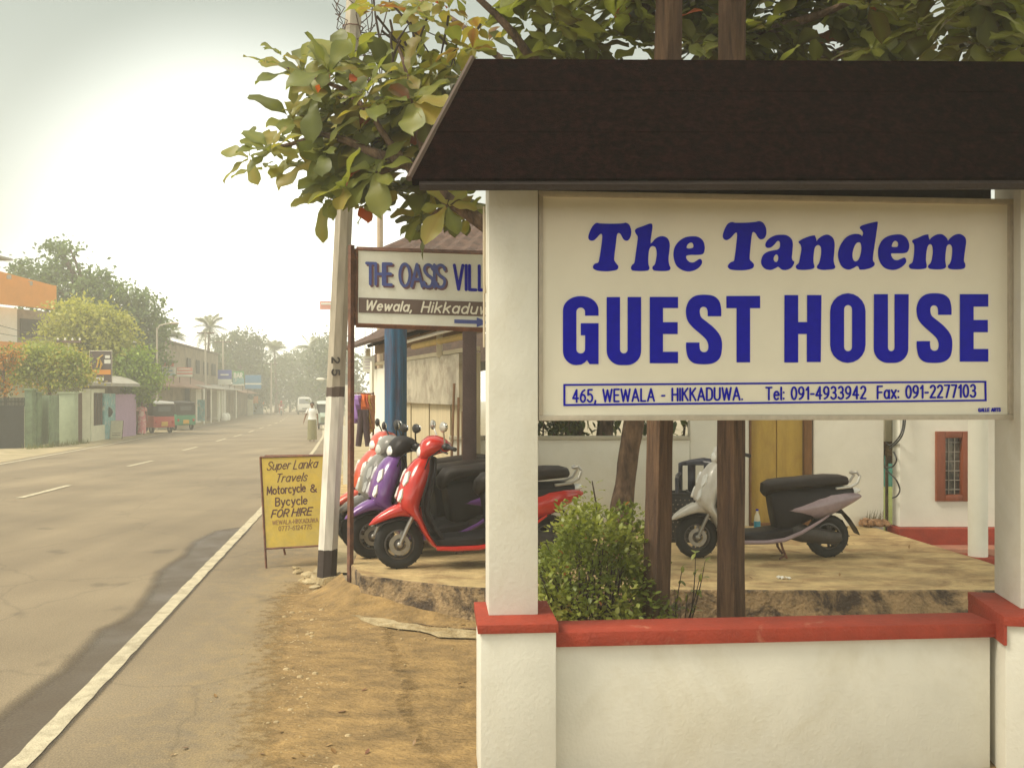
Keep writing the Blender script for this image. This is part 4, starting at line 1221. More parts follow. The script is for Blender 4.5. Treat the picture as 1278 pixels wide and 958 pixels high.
    for s_ in (-1, 1):
        for nm, cx, cy, cz, w_, h_ in (('indicator', .572, .116, .735, .034, .066), ('position_light', .618, .122, .605, .028, .058)):
            nn = Vector((.86, .40 * s_, .32)).normalized(); uu = Vector((-.45, -.10 * s_, .9)); uu = (uu - nn * uu.dot(nn)).normalized(); vv = nn.cross(uu) * s_
            c0 = Vector((cx, cy * s_, cz))
            k4 = [c0 + uu * h_ - vv * w_ * .25, c0 + uu * h_ * .55 + vv * w_ * .9, c0 - uu * h_ * .7 + vv * w_ * .8, c0 - uu * h_ - vv * w_ * .1, c0 - uu * h_ * .25 - vv * w_]
            b = MB(); b.prism([q - nn * .03 for q in k4], [q + nn * .010 for q in k4]); b.build(nm, m_lens, t, bevel=.005)
    # headset
    b = MB()
    b.loft([(0.20, 0.985, 80, 0.03, 0.06), (0.245, 0.995, 80, 0.062, 0.12), (0.31, 1.0, 82, 0.078, 0.150), (0.375, 0.985, 84, 0.085, 0.150), (0.425, 0.955, 86, 0.078, 0.130), (0.455, 0.93, 88, 0.05, 0.095), (0.468, 0.915, 90, 0.015, 0.04)], 18, 2.3)
    hd = b.build('headset', m_dkp if black_head else c_main, t)
    b = MB()
    b.ell((0.43, 0.0, 0.945), (0.045, 0.105, 0.06), rot=Matrix.Rotation(R(-25), 3, 'Y'))
    b.build('headlight', m_lens, hd)
    b = MB()
    for s_ in (-1, 1):
        b.tube([(0.29, 0.09 * s_, 0.985), (0.26, 0.22 * s_, 0.99), (0.215, 0.33 * s_, 0.975)], [0.016, 0.016, 0.018], 8)
        b.tube([(0.30, 0.14 * s_, 0.965), (0.31, 0.23 * s_, 0.955), (0.275, 0.33 * s_, 0.945)], 0.007, 6)
        b.ell((0.265, 0.2 * s_, 0.99), (0.035, 0.04, 0.03))
    b.build('handlebar', m_black, t)
    for s_ in (-1, 1):
        b = MB()
        b.tube([(0.275, 0.20 * s_, 1.0), (0.285, 0.215 * s_, 1.07), (0.30, 0.26 * s_, 1.13)], 0.007, 6)
        b.ell((0.305, 0.295 * s_, 1.15), (0.022, 0.062, 0.042), rot=Matrix.Rotation(R(12) * s_, 3, 'Z'))
        mr_ = b.build('mirror', mirror_mat or m_black, t)
        b = MB(); b.ell((0.290, 0.297 * s_, 1.15), (0.014, 0.054, 0.035), rot=Matrix.Rotation(R(12) * s_, 3, 'Z')); b.build('glass', m_glass, mr_)
    b = MB()
    for s_ in (-1, 1):
        b.tube([(.30, .13 * s_, .96), (.40, .17 * s_, .90), (.43, .13 * s_, .80), (.40, .09 * s_, .62), (.45, .05 * s_, .46)], .006, 5)
        b.tube([(.375, .10 * s_, .885), (.385, .155 * s_, .80), (.415, .178 * s_, .70), (.445, .187 * s_, .60), (.455, .187 * s_, .50), (.44, .18 * s_, .41), (.385, .168 * s_, .29), (.325, .155 * s_, .20)], .009, 5)
    b.build('edge_trim', m_dkp, t)
    b = MB()
    for i in range(3): b.box((.610 - .018 * i * i * .4, 0, .60 + .035 * i), (.02, .10 - .012 * i, .012))
    b.box((.640, 0, .525), (.012, .05, .022)); b.build('horn_grille', m_dkp, t)
    # footboard
    b = MB()
    b.loft([(0.36, 0.225, 90, 0.03, 0.14), (0.25, 0.215, 90, 0.045, 0.16), (0.05, 0.215, 90, 0.05, 0.165), (-0.12, 0.23, 90, 0.06, 0.16), (-0.25, 0.25, 90, 0.05, 0.14)], 16, 4)
    b.build('footboard', m_dkp, t)
    b = MB()
    for s_ in (-1, 1):
        b.tube([(0.335, 0.15 * s_, 0.175), (0.2, 0.166 * s_, 0.168), (0.0, 0.17 * s_, 0.17), (-0.16, 0.168 * s_, 0.19), (-0.32, 0.162 * s_, 0.255), (-0.46, 0.158 * s_, 0.335), (-0.58, 0.15 * s_, 0.41)], [0.018, 0.02, 0.02, 0.02, 0.018, 0.014, 0.008], 8)
    b.build('sill_trim', c_panel, t)
    # under-seat body
    b = MB()
    b.loft([(-0.085, 0.44, 80, 0.19, 0.10), (-0.12, 0.44, 85, 0.225, 0.13), (-0.22, 0.455, 90, 0.215, 0.145), (-0.38, 0.50, 90, 0.175, 0.15), (-0.55, 0.545, 90, 0.13, 0.145), (-0.72, 0.585, 90, 0.09, 0.125), (-0.84, 0.61, 90, 0.05, 0.09)], 20, 3)
    b.build('seat_body', m_dkp, t)
    b = MB()
    b.loft([(-0.205, 0.455, 90, 0.012, 0.142), (-0.27, 0.46, 88, 0.055, 0.152), (-0.38, 0.47, 84, 0.104, 0.162), (-0.50, 0.492, 80, 0.134, 0.165), (-0.62, 0.525, 76, 0.126, 0.16), (-0.74, 0.558, 74, 0.098, 0.142), (-0.85, 0.577, 72, 0.060, 0.108), (-0.925, 0.577, 70, 0.02, 0.05), (-0.945, 0.575, 70, 0.004, 0.015)], 22, 2.2)
    b.build('side_panel', c_panel, t)
    b = MB()
    b.ell((-0.845, 0, 0.615), (0.09, 0.085, 0.032), rot=Matrix.Rotation(R(12), 3, 'Y'))
    b.build('tail_lamp', m_lens if white_front else m_redlens, t)
    b = MB()
    h = seat_h
    b.loft([(-0.01, 0.60, 55, 0.035, 0.06), (-0.03, 0.645, 62, 0.06, 0.095), (-0.085, 0.672 + h, 75, 0.062, 0.125), (-0.18, 0.688 + h, 86, 0.058, 0.142), (-0.32, 0.70 + h, 90, 0.055, 0.15), (-0.45, 0.71 + h, 90, 0.06, 0.15), (-0.60, 0.722 + h, 90, 0.058, 0.138), (-0.73, 0.725 + h, 90, 0.052, 0.12), (-0.785, 0.72 + h, 90, 0.042, 0.10), (-0.80, 0.715 + h, 90, 0.02, 0.07)], 20, 2.8)
    b.build('seat', m_seat, t, smooth=50)
    b = MB()
    for s_ in (-1, 1):
        b.tube([(-0.66, 0.115 * s_, 0.655), (-0.80, 0.105 * s_, 0.668), (-0.872, 0.085 * s_, 0.70), (-0.905, 0.07 * s_, 0.765), (-0.88, 0.055 * s_, 0.80), (-0.855, 0.03 * s_, 0.79), (-0.853, 0, 0.788)], 0.013, 8)
    b.build('grab_rail', m_silver, t)
    # engine, swing arm, exhaust, stand, rear flap
    b = MB()
    b.loft([(-0.2, 0.26, 90, 0.07, 0.08, 0.03), (-0.34, 0.24, 90, 0.085, 0.07, 0.07), (-0.5, 0.215, 90, 0.07, 0.05, 0.095), (-0.64, 0.2, 90, 0.065, 0.045, 0.10), (-0.71, 0.2, 90, 0.04, 0.03, 0.10)], 14, 3)
    b.build('engine', m_engine, t)
    b = MB()
    b.tube([(-0.25, -0.09, 0.2), (-0.38, -0.12, 0.17), (-0.5, -0.125, 0.19), (-0.55, -0.13, 0.21), (-0.8, -0.135, 0.29), (-0.83, -0.135, 0.3)], [0.015, 0.018, 0.03, 0.05, 0.045, 0.025], 12)
    b.build('exhaust', m_dkp, t)
    b = MB()
    b.tube([(-0.14, 0.09, 0.2), (-0.16, 0.11, 0.1), (-0.19, 0.14, 0.012)], 0.011, 6)
    b.tube([(-0.17, 0.12, 0.03), (-0.12, 0.145, 0.012)], 0.009, 6)
    b.build('side_stand', m_rust, t)
    b = MB()
    b.tube([(-0.16, -0.09, 0.2), (-0.19, -0.12, 0.08), (-0.24, -0.14, 0.012)], 0.012, 6)
    b.build('centre_stand', m_rust, t)
    b = MB()
    b.loft([(-0.73, 0.455, 35, 0.012, 0.08), (-0.80, 0.38, 38, 0.012, 0.085), (-0.87, 0.28, 35, 0.008, 0.08), (-0.905, 0.215, 35, 0.005, 0.07)], 12, 4)
    b.build('mud_flap', m_dkp, t)
    b = MB()
    b.loft([(-0.45, 0.38, 120, 0.02, 0.07), (-0.55, 0.432, 105, 0.018, 0.07), (-0.65, 0.44, 90, 0.018, 0.07), (-0.75, 0.42, 70, 0.014, 0.07)], 12, 3)
    b.build('mudguard', m_dkp, t)
    return t
m_sred = M('red_scooter_paint', (0.52, 0.022, 0.015), 0.25, 0.08, 20.0, coat=0.6)
m_spur = M('purple_scooter_paint', (0.16, 0.06, 0.26), 0.28, 0.1, 20.0, coat=0.5)
m_sgry = M('grey_scooter_paint', (0.33, 0.31, 0.28), 0.3, 0.1, 20.0, coat=0.5)
m_sora = M('orange_red_scooter_paint', (0.56, 0.075, 0.04), 0.28, 0.1, 20.0, coat=0.5)
m_slil = M('lilac_scooter_paint', (0.30, 0.225, 0.25), 0.3, 0.12, 20.0, coat=0.4)
m_sslv = M('silver_scooter_paint', (0.56, 0.53, 0.47), 0.28, 0.08, 20.0, coat=0.4)
def park(px, py, D, yaw, *a, **kw):
    """front wheel contact at this pixel column and distance; yaw about the vertical"""
    sc_ = kw.get('scale', 1.0)
    c = P(px, py, D); h = Vector((math.cos(yaw), math.sin(yaw), 0))
    o = Vector((c.x, c.y, ZS)) - h * 0.62 * sc_
    return scooter(a[0], tuple(o), yaw, *a[1:], **kw)
park(498, 707, 7.85, R(180 + 13), 'bright red scooter nearest the kerb with its black seat behind the pillar', m_sred, scale=1.07, seat_h=0.03, mirror_mat=m_silver)
park(464, 696, 8.35, R(180 + 24), 'purple scooter with a black headset parked behind the bright red one', m_spur, scale=1.04, seat_h=0.04, black_head=True)
park(451, 690, 8.75, R(180 + 26), 'grey scooter squeezed between the purple scooter and the orange-red one', m_sgry, scale=1.03, seat_h=0.04)
park(444, 684, 9.15, R(180 + 27), 'orange-red scooter at the far end of the row by the blue column', m_sora, scale=1.05, seat_h=0.04)
park(869, 697, 8.35, R(180 + 2), 'silver and lilac scooter side-on before the yellow gate panel', m_sslv, m_slil, scale=0.985)

# ------------------------------------------------------------------ two rough timber posts behind the signboard
m_timber = M('rough_timber', (0.15, 0.083, 0.045), 0.9, 0.4, 9.0, 0.8, 60, stretch=(4, 4, 0.35), col2=(0.07, 0.036, 0.023), lo=0.4, hi=0.62)
def timber(xb, xt, D, rz, label, w, seed):
    pb_, pt_ = P(xb, 770, D), P(xt, 10, D)
    d = (pt_ - pb_) / (pt_.z - pb_.z)
    base = pb_ + d * (-0.02 - pb_.z)
    b = MB(); zs = np.linspace(0, 5.2, 22); vs = []
    for z in zs:
        for i in range(4):
            a = rz + math.pi / 2 * i + math.pi / 4
            rr = w * 0.707 * (1 + 0.09 * noise.noise((seed, i * 3.3, z * 1.7)))
            vs.append(Vector((d.x * z + rr * math.cos(a), d.y * z + rr * math.sin(a), z)))
    k = len(zs)
    fs = [[i * 4 + j, i * 4 + (j + 1) % 4, (i + 1) * 4 + (j + 1) % 4, (i + 1) * 4 + j] for i in range(k - 1) for j in range(4)]
    fs += [[3, 2, 1, 0], [(k - 1) * 4 + j for j in range(4)]]
    b.add(vs, fs)
    o = b.build('timber_post', m_timber, None, loc=tuple(base), bevel=0.008, smooth=25)
    tag(o, label, 'post', 'timber posts behind the signboard', 'thing')
timber(818.5, 834.5, 5.45, R(35), 'rough timber post rising from the leafy bush behind the signboard', 0.118, 1.0)
timber(912.5, 914, 5.6, R(43), 'rough timber post standing before the silver scooter behind the signboard', 0.124, 5.0)

# ------------------------------------------------------------------ plants
def leafblade(b, base, d, up, L, Wd, tint, curl=0.25, seg=5, fold=0.16):
    """one obovate leaf: two folded halves along a drooping midrib"""
    d = d.normalized(); side = d.cross(up)
    if side.length < 1e-4: side = d.orthogonal()
    side.normalize(); nn = side.cross(d).normalized()
    prof = [0.07, 0.24, 0.46, 0.68, 0.88, 1.0, 0.97, 0.74, 0.03] if seg == 5 else [0.08, 0.9, 0.9, 0.05]
    k = len(prof); vs = []; tl = []
    for i in range(k):
        t = i / (k - 1)
        c = base + d * (L * t) - nn * (curl * L * t * t)
        w = prof[i] * Wd / 2
        wav = nn * (0.10 * Wd * math.sin(i * 1.3 + tint * 40)) if seg == 5 else Vector((0, 0, 0))
        vs += [c - side * w + nn * (fold * w) + wav, c, c + side * w + nn * (fold * w) - wav]
        tl += [max(.001, tint - .05), min(1, tint + .09), tint]
    fs = []
    for i in range(k - 1):
        o = 3 * i
        fs += [[o, o + 1, o + 4, o + 3], [o + 1, o + 2, o + 5, o + 4]]
    b.add(vs, fs, 0, tl)
def rvec(r_=rng):
    while True:
        v = Vector((r_.uniform(-1, 1), r_.uniform(-1, 1), r_.uniform(-1, 1)))
        if 0.05 < v.length < 1: return v.normalized()

m_bark = M('grey_brown_bark', (0.17, 0.105, 0.065), 0.95, 0.4, 9.0, 1.0, 26, stretch=(2.0, 2.0, 0.8), col2=(0.07, 0.042, 0.03), lo=0.42, hi=0.6)
m_twig = M('dark_twig', (0.055, 0.038, 0.03), 0.9, 0.2)
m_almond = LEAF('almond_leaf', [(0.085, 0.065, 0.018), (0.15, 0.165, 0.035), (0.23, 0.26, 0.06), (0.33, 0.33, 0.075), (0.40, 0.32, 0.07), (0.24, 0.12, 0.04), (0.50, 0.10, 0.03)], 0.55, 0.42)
tb = P(779, 640, 7.65); tb.z = ZS
tree = thing('almond_tree', 'large-leaved almond tree with a mottled trunk spreading over the signboard roof', 'tree', tuple(tb))
T_ = lambda x, y, D: P(x, y, D)
b = MB()
tr = [Vector((tb.x - 0.03, tb.y, ZS - 0.03)), P(776, 632, 7.65), P(783, 580, 7.65), P(790, 530, 7.62), P(800, 440, 7.55), P(806, 340, 7.45), P(800, 260, 7.4), P(812, 150, 7.4), P(830, 40, 7.5), P(850, -60, 7.6)]
trr = [0.115, 0.095, 0.088, 0.083, 0.08, 0.085, 0.075, 0.065, 0.055, 0.04]
fine, fr_ = [], []
for i in range(len(tr) - 1):
    for j in range(4):
        t = j / 4; p = tr[i].lerp(tr[i + 1], t)
        fine.append(p + Vector((noise.noise(p * 3), noise.noise(p * 3 + Vector((5, 0, 0))), 0)) * 0.016)
        fr_.append((trr[i] * (1 - t) + trr[i + 1] * t) * (1 + 0.14 * noise.noise(p * 5)))
b.tube(fine, fr_, 14)
b.build('trunk', m_bark, tree, world=True, smooth=80)
LIMBS = [
 ([P(806, 345, 7.45), P(700, 320, 7.1), P(612, 285, 6.9), P(560, 248, 6.8), P(505, 205, 6.8), P(455, 185, 6.9), P(400, 165, 7.0), P(350, 180, 7.05), P(328, 188, 7.1)], [0.07, 0.065, 0.06, 0.055, 0.05, 0.035, 0.022, 0.014, 0.008]),
 ([P(505, 205, 6.8), P(470, 150, 6.9), P(430, 110, 7.0), P(377, 92, 7.05), P(345, 75, 7.1)], [0.03, 0.024, 0.018, 0.012, 0.006]),
 ([P(560, 248, 6.8), P(530, 190, 6.9), P(510, 120, 7.0), P(500, 60, 7.2), P(486, 10, 7.3)], [0.03, 0.026, 0.02, 0.014, 0.008]),
 ([P(505, 205, 6.8), P(470, 215, 6.9), P(435, 240, 7.0), P(412, 262, 7.1)], [0.025, 0.02, 0.014, 0.008]),
 ([P(560, 248, 6.8), P(545, 262, 6.8), P(528, 278, 6.9)], [0.022, 0.016, 0.008]),
 ([P(800, 260, 7.4), P(720, 140, 7.0), P(640, 40, 6.6), P(560, -40, 6.4)], [0.06, 0.045, 0.03, 0.015]),
 ([P(812, 150, 7.4), P(900, 60, 6.8), P(1010, 20, 6.4), P(1120, -20, 6.0)], [0.055, 0.045, 0.03, 0.015]),
 ([P(812, 150, 7.4), P(980, 90, 7.6), P(1140, 40, 7.8), P(1290, 10, 8.0)], [0.05, 0.05, 0.045, 0.03]),
 ([P(830, 40, 7.5), P(760, -40, 6.4), P(690, -160, 5.4), P(600, -330, 4.8)], [0.05, 0.04, 0.03, 0.015]),
 ([P(850, -60, 7.6), P(960, -160, 6.6), P(1080, -300, 5.8)], [0.04, 0.03, 0.015]),
 ([P(1080, -300, 5.8), Vector((2.4, 4.6, 5.2)), Vector((2.6, 3.2, 5.3)), Vector((2.4, 2.0, 5.2))], [0.03, 0.025, 0.02, 0.01]),
 ([P(690, -160, 5.4), Vector((1.0, 4.2, 4.9)), Vector((1.2, 2.8, 5.0))], [0.03, 0.022, 0.01]),
 ([P(720, 140, 7.0), P(640, 90, 7.4), P(560, 20, 7.8), P(470, -30, 8.0)], [0.035, 0.03, 0.022, 0.012]),
]
for pts, rs in LIMBS:
    b = MB(); f2, r2 = [], []
    for i in range(len(pts) - 1):
        for j in range(4):
            t = j / 4; p = pts[i].lerp(pts[i + 1], t)
            f2.append(p + Vector((noise.noise(p * 2.3), noise.noise(p * 2.3 + Vector((7, 0, 0))), noise.noise(p * 2.3 + Vector((0, 7, 0))))) * (0.05 if i + j > 0 else 0))
            r2.append(rs[i] * (1 - t) + rs[i + 1] * t)
    b.tube(f2, r2, 8)
    b.build('limb', m_bark, tree, world=True, smooth=80)
b = MB()
def bez(p, q, sag=0.0, n_=7):
    m_ = (p + q) / 2 + Vector((rng.uniform(-.06, .06), rng.uniform(-.06, .06), sag + rng.uniform(-.04, .04)))
    return [p * (1 - t) ** 2 + m_ * 2 * t * (1 - t) + q * t * t for t in [i / (n_ - 1) for i in range(n_)]]
for (x0, y0, x1, y1) in [(470, 20, 512, 72), (500, 50, 488, 100), (505, 52, 525, 70), (476, 38, 505, 60), (512, 28, 522, 72), (495, 52, 510, 30), (488, 40, 495, 95), (560, 20, 548, 80), (575, 40, 562, 90), (600, 30, 585, 85), (540, 5, 520, 62), (548, 45, 568, 82), (430, 130, 415, 115), (487, 3, 540, 75)]:
    b.tube(bez(P(x0, y0, 7.0), P(x1, y1, 7.1)), [0.011, 0.01, 0.01, 0.009, 0.008, 0.006, 0.004], 5)
crown = MB()
def rosette(c, axis, nleaf, L, tlo, thi, r_=rng, droop=0.25):
    axis = axis.normalized(); a1 = axis.orthogonal().normalized(); a2 = axis.cross(a1)
    ph = r_.uniform(0, 6.28)
    for i in range(nleaf):
        a = ph + 2 * math.pi * i / nleaf + r_.uniform(-.3, .3)
        el = r_.uniform(-0.15, 0.75)
        d = (a1 * math.cos(a) + a2 * math.sin(a)) * math.cos(el) + axis * math.sin(el)
        ll = L * r_.uniform(0.6, 1.12)
        t = r_.uniform(tlo, thi)
        if r_.random() < 0.02: t = r_.uniform(0.8, 1.0)
        leafblade(crown, c + d * 0.015, d, axis + Vector((0, 0, 0.4)), ll, ll * r_.uniform(0.46, 0.58), t, droop * r_.uniform(0.2, 1.6))
CL = [(377, 91, 9, .31), (330, 78, 3, .22), (352, 70, 4, .26), (410, 90, 8, .28), (398, 160, 10, .30), (337, 188, 9, .27), (312, 197, 5, .24), (365, 150, 7, .30), (368, 180, 7, .28), (440, 92, 9, .26), (486, 100, 9, .30), (510, 95, 9, .30), (545, 95, 7, .28), (450, 163, 9, .30), (420, 140, 9, .28), (419, 218, 10, .28), (440, 190, 9, .28), (410, 248, 7, .26), (450, 258, 8, .26), (430, 235, 9, .28), (470, 215, 9, .28), (470, 130, 9, .28), (492, 145, 9, .28), (505, 172, 8, .28), (530, 150, 8, .27), (540, 120, 8, .27), (553, 150, 6, .26), (537, 236, 8, .26), (528, 270, 7, .25), (558, 257, 7, .25), (575, 262, 6, .22), (500, 235, 9, .27), (520, 205, 9, .27), (480, 175, 9, .28), (385, 205, 6, .26), (395, 120, 7, .28), (356, 205, 4, .22), (330, 210, 3, .2), (560, 205, 6, .24), (458, 115, 7, .27), (575, 95, 6, .25), (425, 170, 8, .28), (444, 232, 7, .26), (405, 190, 8, .27), (392, 170, 7, .27), (460, 240, 8, .27), (515, 128, 8, .28), (566, 278, 6, .22), (585, 270, 5, .2), (498, 192, 9, .27)]
for (x, y, nl, L) in CL:
    D = rng.uniform(6.6, 7.5)
    c = P(x, y, D)
    ax = Vector((rng.uniform(-.6, .3), rng.uniform(-1.0, -.2), rng.uniform(.2, .8)))
    rosette(c, ax, nl, L * 1.16, 0.15, 0.62)
    c2_ = P(x + rng.uniform(-16, 16), y + rng.uniform(-14, 14), D + rng.uniform(.1, .6))
    if x > 385 and rng.random() < .55: rosette(c2_, Vector((rng.uniform(-.6, .5), rng.uniform(-1, .3), rng.uniform(.1, .9))), nl, L * 1.0, 0.05, 0.6)
# roof of leaves over and behind the shelter, shade put in as darker tints
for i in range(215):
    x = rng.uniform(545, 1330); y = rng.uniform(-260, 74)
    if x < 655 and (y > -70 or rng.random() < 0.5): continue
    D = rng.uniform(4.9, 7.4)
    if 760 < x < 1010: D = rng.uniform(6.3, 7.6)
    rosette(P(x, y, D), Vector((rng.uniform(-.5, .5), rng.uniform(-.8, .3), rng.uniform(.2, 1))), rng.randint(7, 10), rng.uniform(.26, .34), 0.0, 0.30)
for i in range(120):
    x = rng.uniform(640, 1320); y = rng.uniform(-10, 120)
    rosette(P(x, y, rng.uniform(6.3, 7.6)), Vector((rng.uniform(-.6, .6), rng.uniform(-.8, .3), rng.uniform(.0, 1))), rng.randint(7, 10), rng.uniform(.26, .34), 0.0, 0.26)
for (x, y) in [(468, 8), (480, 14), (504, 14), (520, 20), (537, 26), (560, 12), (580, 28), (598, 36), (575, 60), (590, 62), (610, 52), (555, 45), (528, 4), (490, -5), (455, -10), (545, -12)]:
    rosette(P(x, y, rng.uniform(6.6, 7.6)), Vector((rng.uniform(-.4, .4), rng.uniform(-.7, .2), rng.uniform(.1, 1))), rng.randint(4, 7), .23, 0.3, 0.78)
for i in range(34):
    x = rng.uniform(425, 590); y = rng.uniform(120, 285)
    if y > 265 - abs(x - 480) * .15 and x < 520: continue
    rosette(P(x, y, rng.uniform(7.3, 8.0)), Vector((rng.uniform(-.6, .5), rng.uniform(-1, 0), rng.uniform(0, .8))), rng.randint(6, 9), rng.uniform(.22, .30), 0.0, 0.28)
# leaves added out of view over the shelter to shade roof and sign
for i in range(150):
    x = rng.uniform(.3, 6.0); y_ = rng.uniform(1.6, 5.2); z = rng.uniform(4.5, 5.6) + .05 * x
    if (z - EYE) / y_ < .50: continue
    rosette(Vector((x, y_, z)), Vector((rng.uniform(-.5, .5), rng.uniform(-.6, .3), rng.uniform(.4, 1))), rng.randint(7, 10), rng.uniform(.27, .35), 0.0, 0.6)
for (x, y, nl, L) in CL:
    pass
b.build('twigs', m_twig, tree, world=True)
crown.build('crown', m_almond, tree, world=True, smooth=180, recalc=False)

# bush of small leaves
m_bush = LEAF('bush_leaf', [(0.06, 0.08, 0.018), (0.14, 0.18, 0.035), (0.26, 0.30, 0.06), (0.42, 0.43, 0.11), (0.42, 0.15, 0.06)], 0.45, 0.4)
bb = P(738, 770, 5.6); bb.z = 0.0
bush = thing('leafy_bush', 'dense small-leaved green bush growing behind the red coping', 'bush', tuple(bb))
b = MB()
for i in range(46):
    a = rng.uniform(0, 6.28)
    top = Vector((rng.uniform(-.36, .32), rng.uniform(-.38, .35), rng.uniform(.55, 1.0)))
    b.tube(bez(Vector((0.12 * math.cos(a), 0.12 * math.sin(a), 0)), top, 0.05), [0.011, 0.01, 0.008, 0.007, 0.006, 0.004, 0.003], 5)
b.build('stems', m_twig, bush)
b = MB()
def bush_pt():
    while True:
        x, y, z = rng.uniform(-.46, .46), rng.uniform(-.45, .42), rng.uniform(0.05, 1.3)
        top = 1.10 - 0.16 * abs(x - 0.08) / .4 + 0.18 * noise.noise((x * 4, y * 4, 2)) - (0.10 if x < -0.2 else 0)
        wide = 0.44 * (1 - 0.25 * abs(z - 0.45)) * (1 + 0.35 * noise.noise((math.atan2(y, x) * 1.2, z * 3, 5)))
        rr = math.hypot(x, y)
        if z < top and rr < wide and (rr > wide * 0.45 or z > top - 0.3) and noise.noise((x * 9, y * 9, z * 9)) > -0.28:
            return Vector((x, y, z)), rr / wide
for i in range(10500):
    p, q = bush_pt()
    d = (Vector((p.x, p.y, 0.25)).normalized() + rvec() * 0.9).normalized()
    leaf_tint = 0.35 + 0.35 * noise.noise(p * 5) + 0.15 * rng.random()  # leaf tone varies at random in clumps
    if rng.random() < 0.01: leaf_tint = 1.0
    L = rng.uniform(0.026, 0.050)
    leafblade(b, p, d, Vector((0, 0, 1)) + rvec() * 0.6, L, L * 0.6, min(1, max(0.01, leaf_tint)), 0.2, seg=3)
b.build('foliage', m_bush, bush, smooth=180, recalc=False)

sp = P(747, 700, 5.75); sp.z = 0
shoot = thing('sapling', 'thin young shoot with pale round leaves above the green bush', 'sapling', tuple(sp))
st_ = [Vector((0, 0, 0)), P(748, 690, 5.75) - sp, P(746, 640, 5.75) - sp, P(739, 600, 5.75) - sp]
b = MB(); b.tube(st_, [0.012, 0.01, 0.008, 0.004], 6); b.build('stem', m_twig, shoot)
b = MB()
for (x, y, dx, dz, L) in [(738, 604, -.4, .6, .055), (744, 603, .8, .6, .05), (733, 608, -1, .3, .06), (731, 621, -.9, .1, .055), (746, 612, .9, .2, .05), (733, 633, -1, 0, .06), (748, 632, 1, .3, .06), (745, 625, .6, .6, .05), (756, 640, 1, .1, .06), (728, 640, -.8, .3, .07), (738, 650, -.5, .3, .06), (752, 655, .8, .3, .07)]:
    leafblade(b, P(x, y, 5.75) - sp, Vector((dx, rng.uniform(-.6, .2), dz)), Vector((0, 0, 1)), L, L * .62, rng.uniform(.5, .75), .2)
b.build('leaves', m_bush, shoot, smooth=180, recalc=False)

wd = P(845, 770, 5.9); wd.z = 0
weed = thing('weed_plant', 'sparse spindly weed leaning over the kerb between the timber posts', 'weed', tuple(wd))
b = MB(); lf = MB()
for (x1, y1) in [(835, 700), (852, 706), (868, 690), (842, 735), (858, 742), (875, 715), (849, 760), (838, 755), (880, 700)]:
    pts = bez(Vector((rng.uniform(-.05, .05), rng.uniform(-.05, .05), 0)), P(x1, y1, 5.9) - wd, .03)
    b.tube(pts, [0.006, 0.006, 0.005, 0.005, 0.004, 0.003, 0.002], 5)
    for q in pts[2:]:
        for j in range(3):
            L = rng.uniform(.03, .06); leafblade(lf, q, rvec(), Vector((0, 0, 1)), L, L * .5, rng.uniform(.15, .6), .25, seg=3)
b.build('stem', m_twig, weed); lf.build('leaves', m_bush, weed, smooth=180, recalc=False)

# ------------------------------------------------------------------ back of the yard
BY = 10.35
def X_(px, D): return (px - CX) / FPX * D
low_top = EYE - (544 - CY) / FPX * BY
yw = thing('garden_wall', 'low white garden wall with pale coping behind the timber posts', 'wall', (1.0, BY, ZS - 0.1))
b = MB(); b.box(((-0.7 + X_(861, BY)) / 2, BY + 0.06, (low_top - 0.045) / 2 + 0.1), (X_(861, BY) + 0.7, 0.12, low_top - 0.245)); b.build('wall_face', m_wall_far, yw, world=True, bevel=0.01)
b = MB(); b.box(((-0.72 + X_(861, BY)) / 2, BY + 0.06, low_top - 0.022), (X_(861, BY) + 0.72, 0.17, 0.042)); b.build('coping', M('pale_coping', (0.50, 0.46, 0.35), .9, .1), yw, world=True, bevel=0.006)
tw_ = thing('house_wall', 'tall white house wall on both sides of the yellow gate panel', 'wall', (3.2, BY, ZS - 0.1))
b = MB(); b.box(((X_(861, BY) + 0.002 + X_(935, BY)) / 2, BY + 0.08, 1.4), (X_(935, BY) - X_(861, BY) - 0.004, 0.16, 2.6)); b.build('wall_face', m_wall_far, tw_, world=True, bevel=0.01)
b = MB(); b.box(((X_(1015, BY) + X_(1103, BY)) / 2, BY + 0.08, 1.4), (X_(1103, BY) - X_(1015, BY), 0.16, 2.6)); b.build('wall_face', m_wall_far, tw_, world=True, bevel=0.01)
b = MB(); b.box(((X_(935, BY) + X_(1015, BY)) / 2, BY + 0.08, 2.55), (X_(1015, BY) - X_(935, BY) - 0.004, 0.14, 0.3)); b.build('lintel', m_wall_far, tw_, world=True)
m_ochre = M('ochre_gate_paint', (0.47, 0.315, 0.065), 0.7, 0.14, 5.0, 0.15, 40, stretch=(2, 2, .5), col2=(0.38, 0.22, 0.05), lo=0.5, hi=0.75)
m_brownwood = M('brown_jamb', (0.19, 0.09, 0.03), 0.7, 0.25, 8.0, 0.2, 60, stretch=(3, 3, .4))
yg = thing('yellow_gate', 'ochre yellow double gate panel in a brown timber frame', 'gate', (X_(972, BY), BY, ZS))
xa, xb_ = X_(937, BY), X_(1013, BY)
for i in range(2):
    x0 = xa + (xb_ - xa - 0.09) * i / 2 + 0.004; x1 = xa + (xb_ - xa - 0.09) * (i + 1) / 2 - 0.004
    b = MB(); b.box(((x0 + x1) / 2, BY + 0.05, 1.34), (x1 - x0, 0.04, 2.08)); b.build('panel', m_ochre, yg, world=True, bevel=0.006)
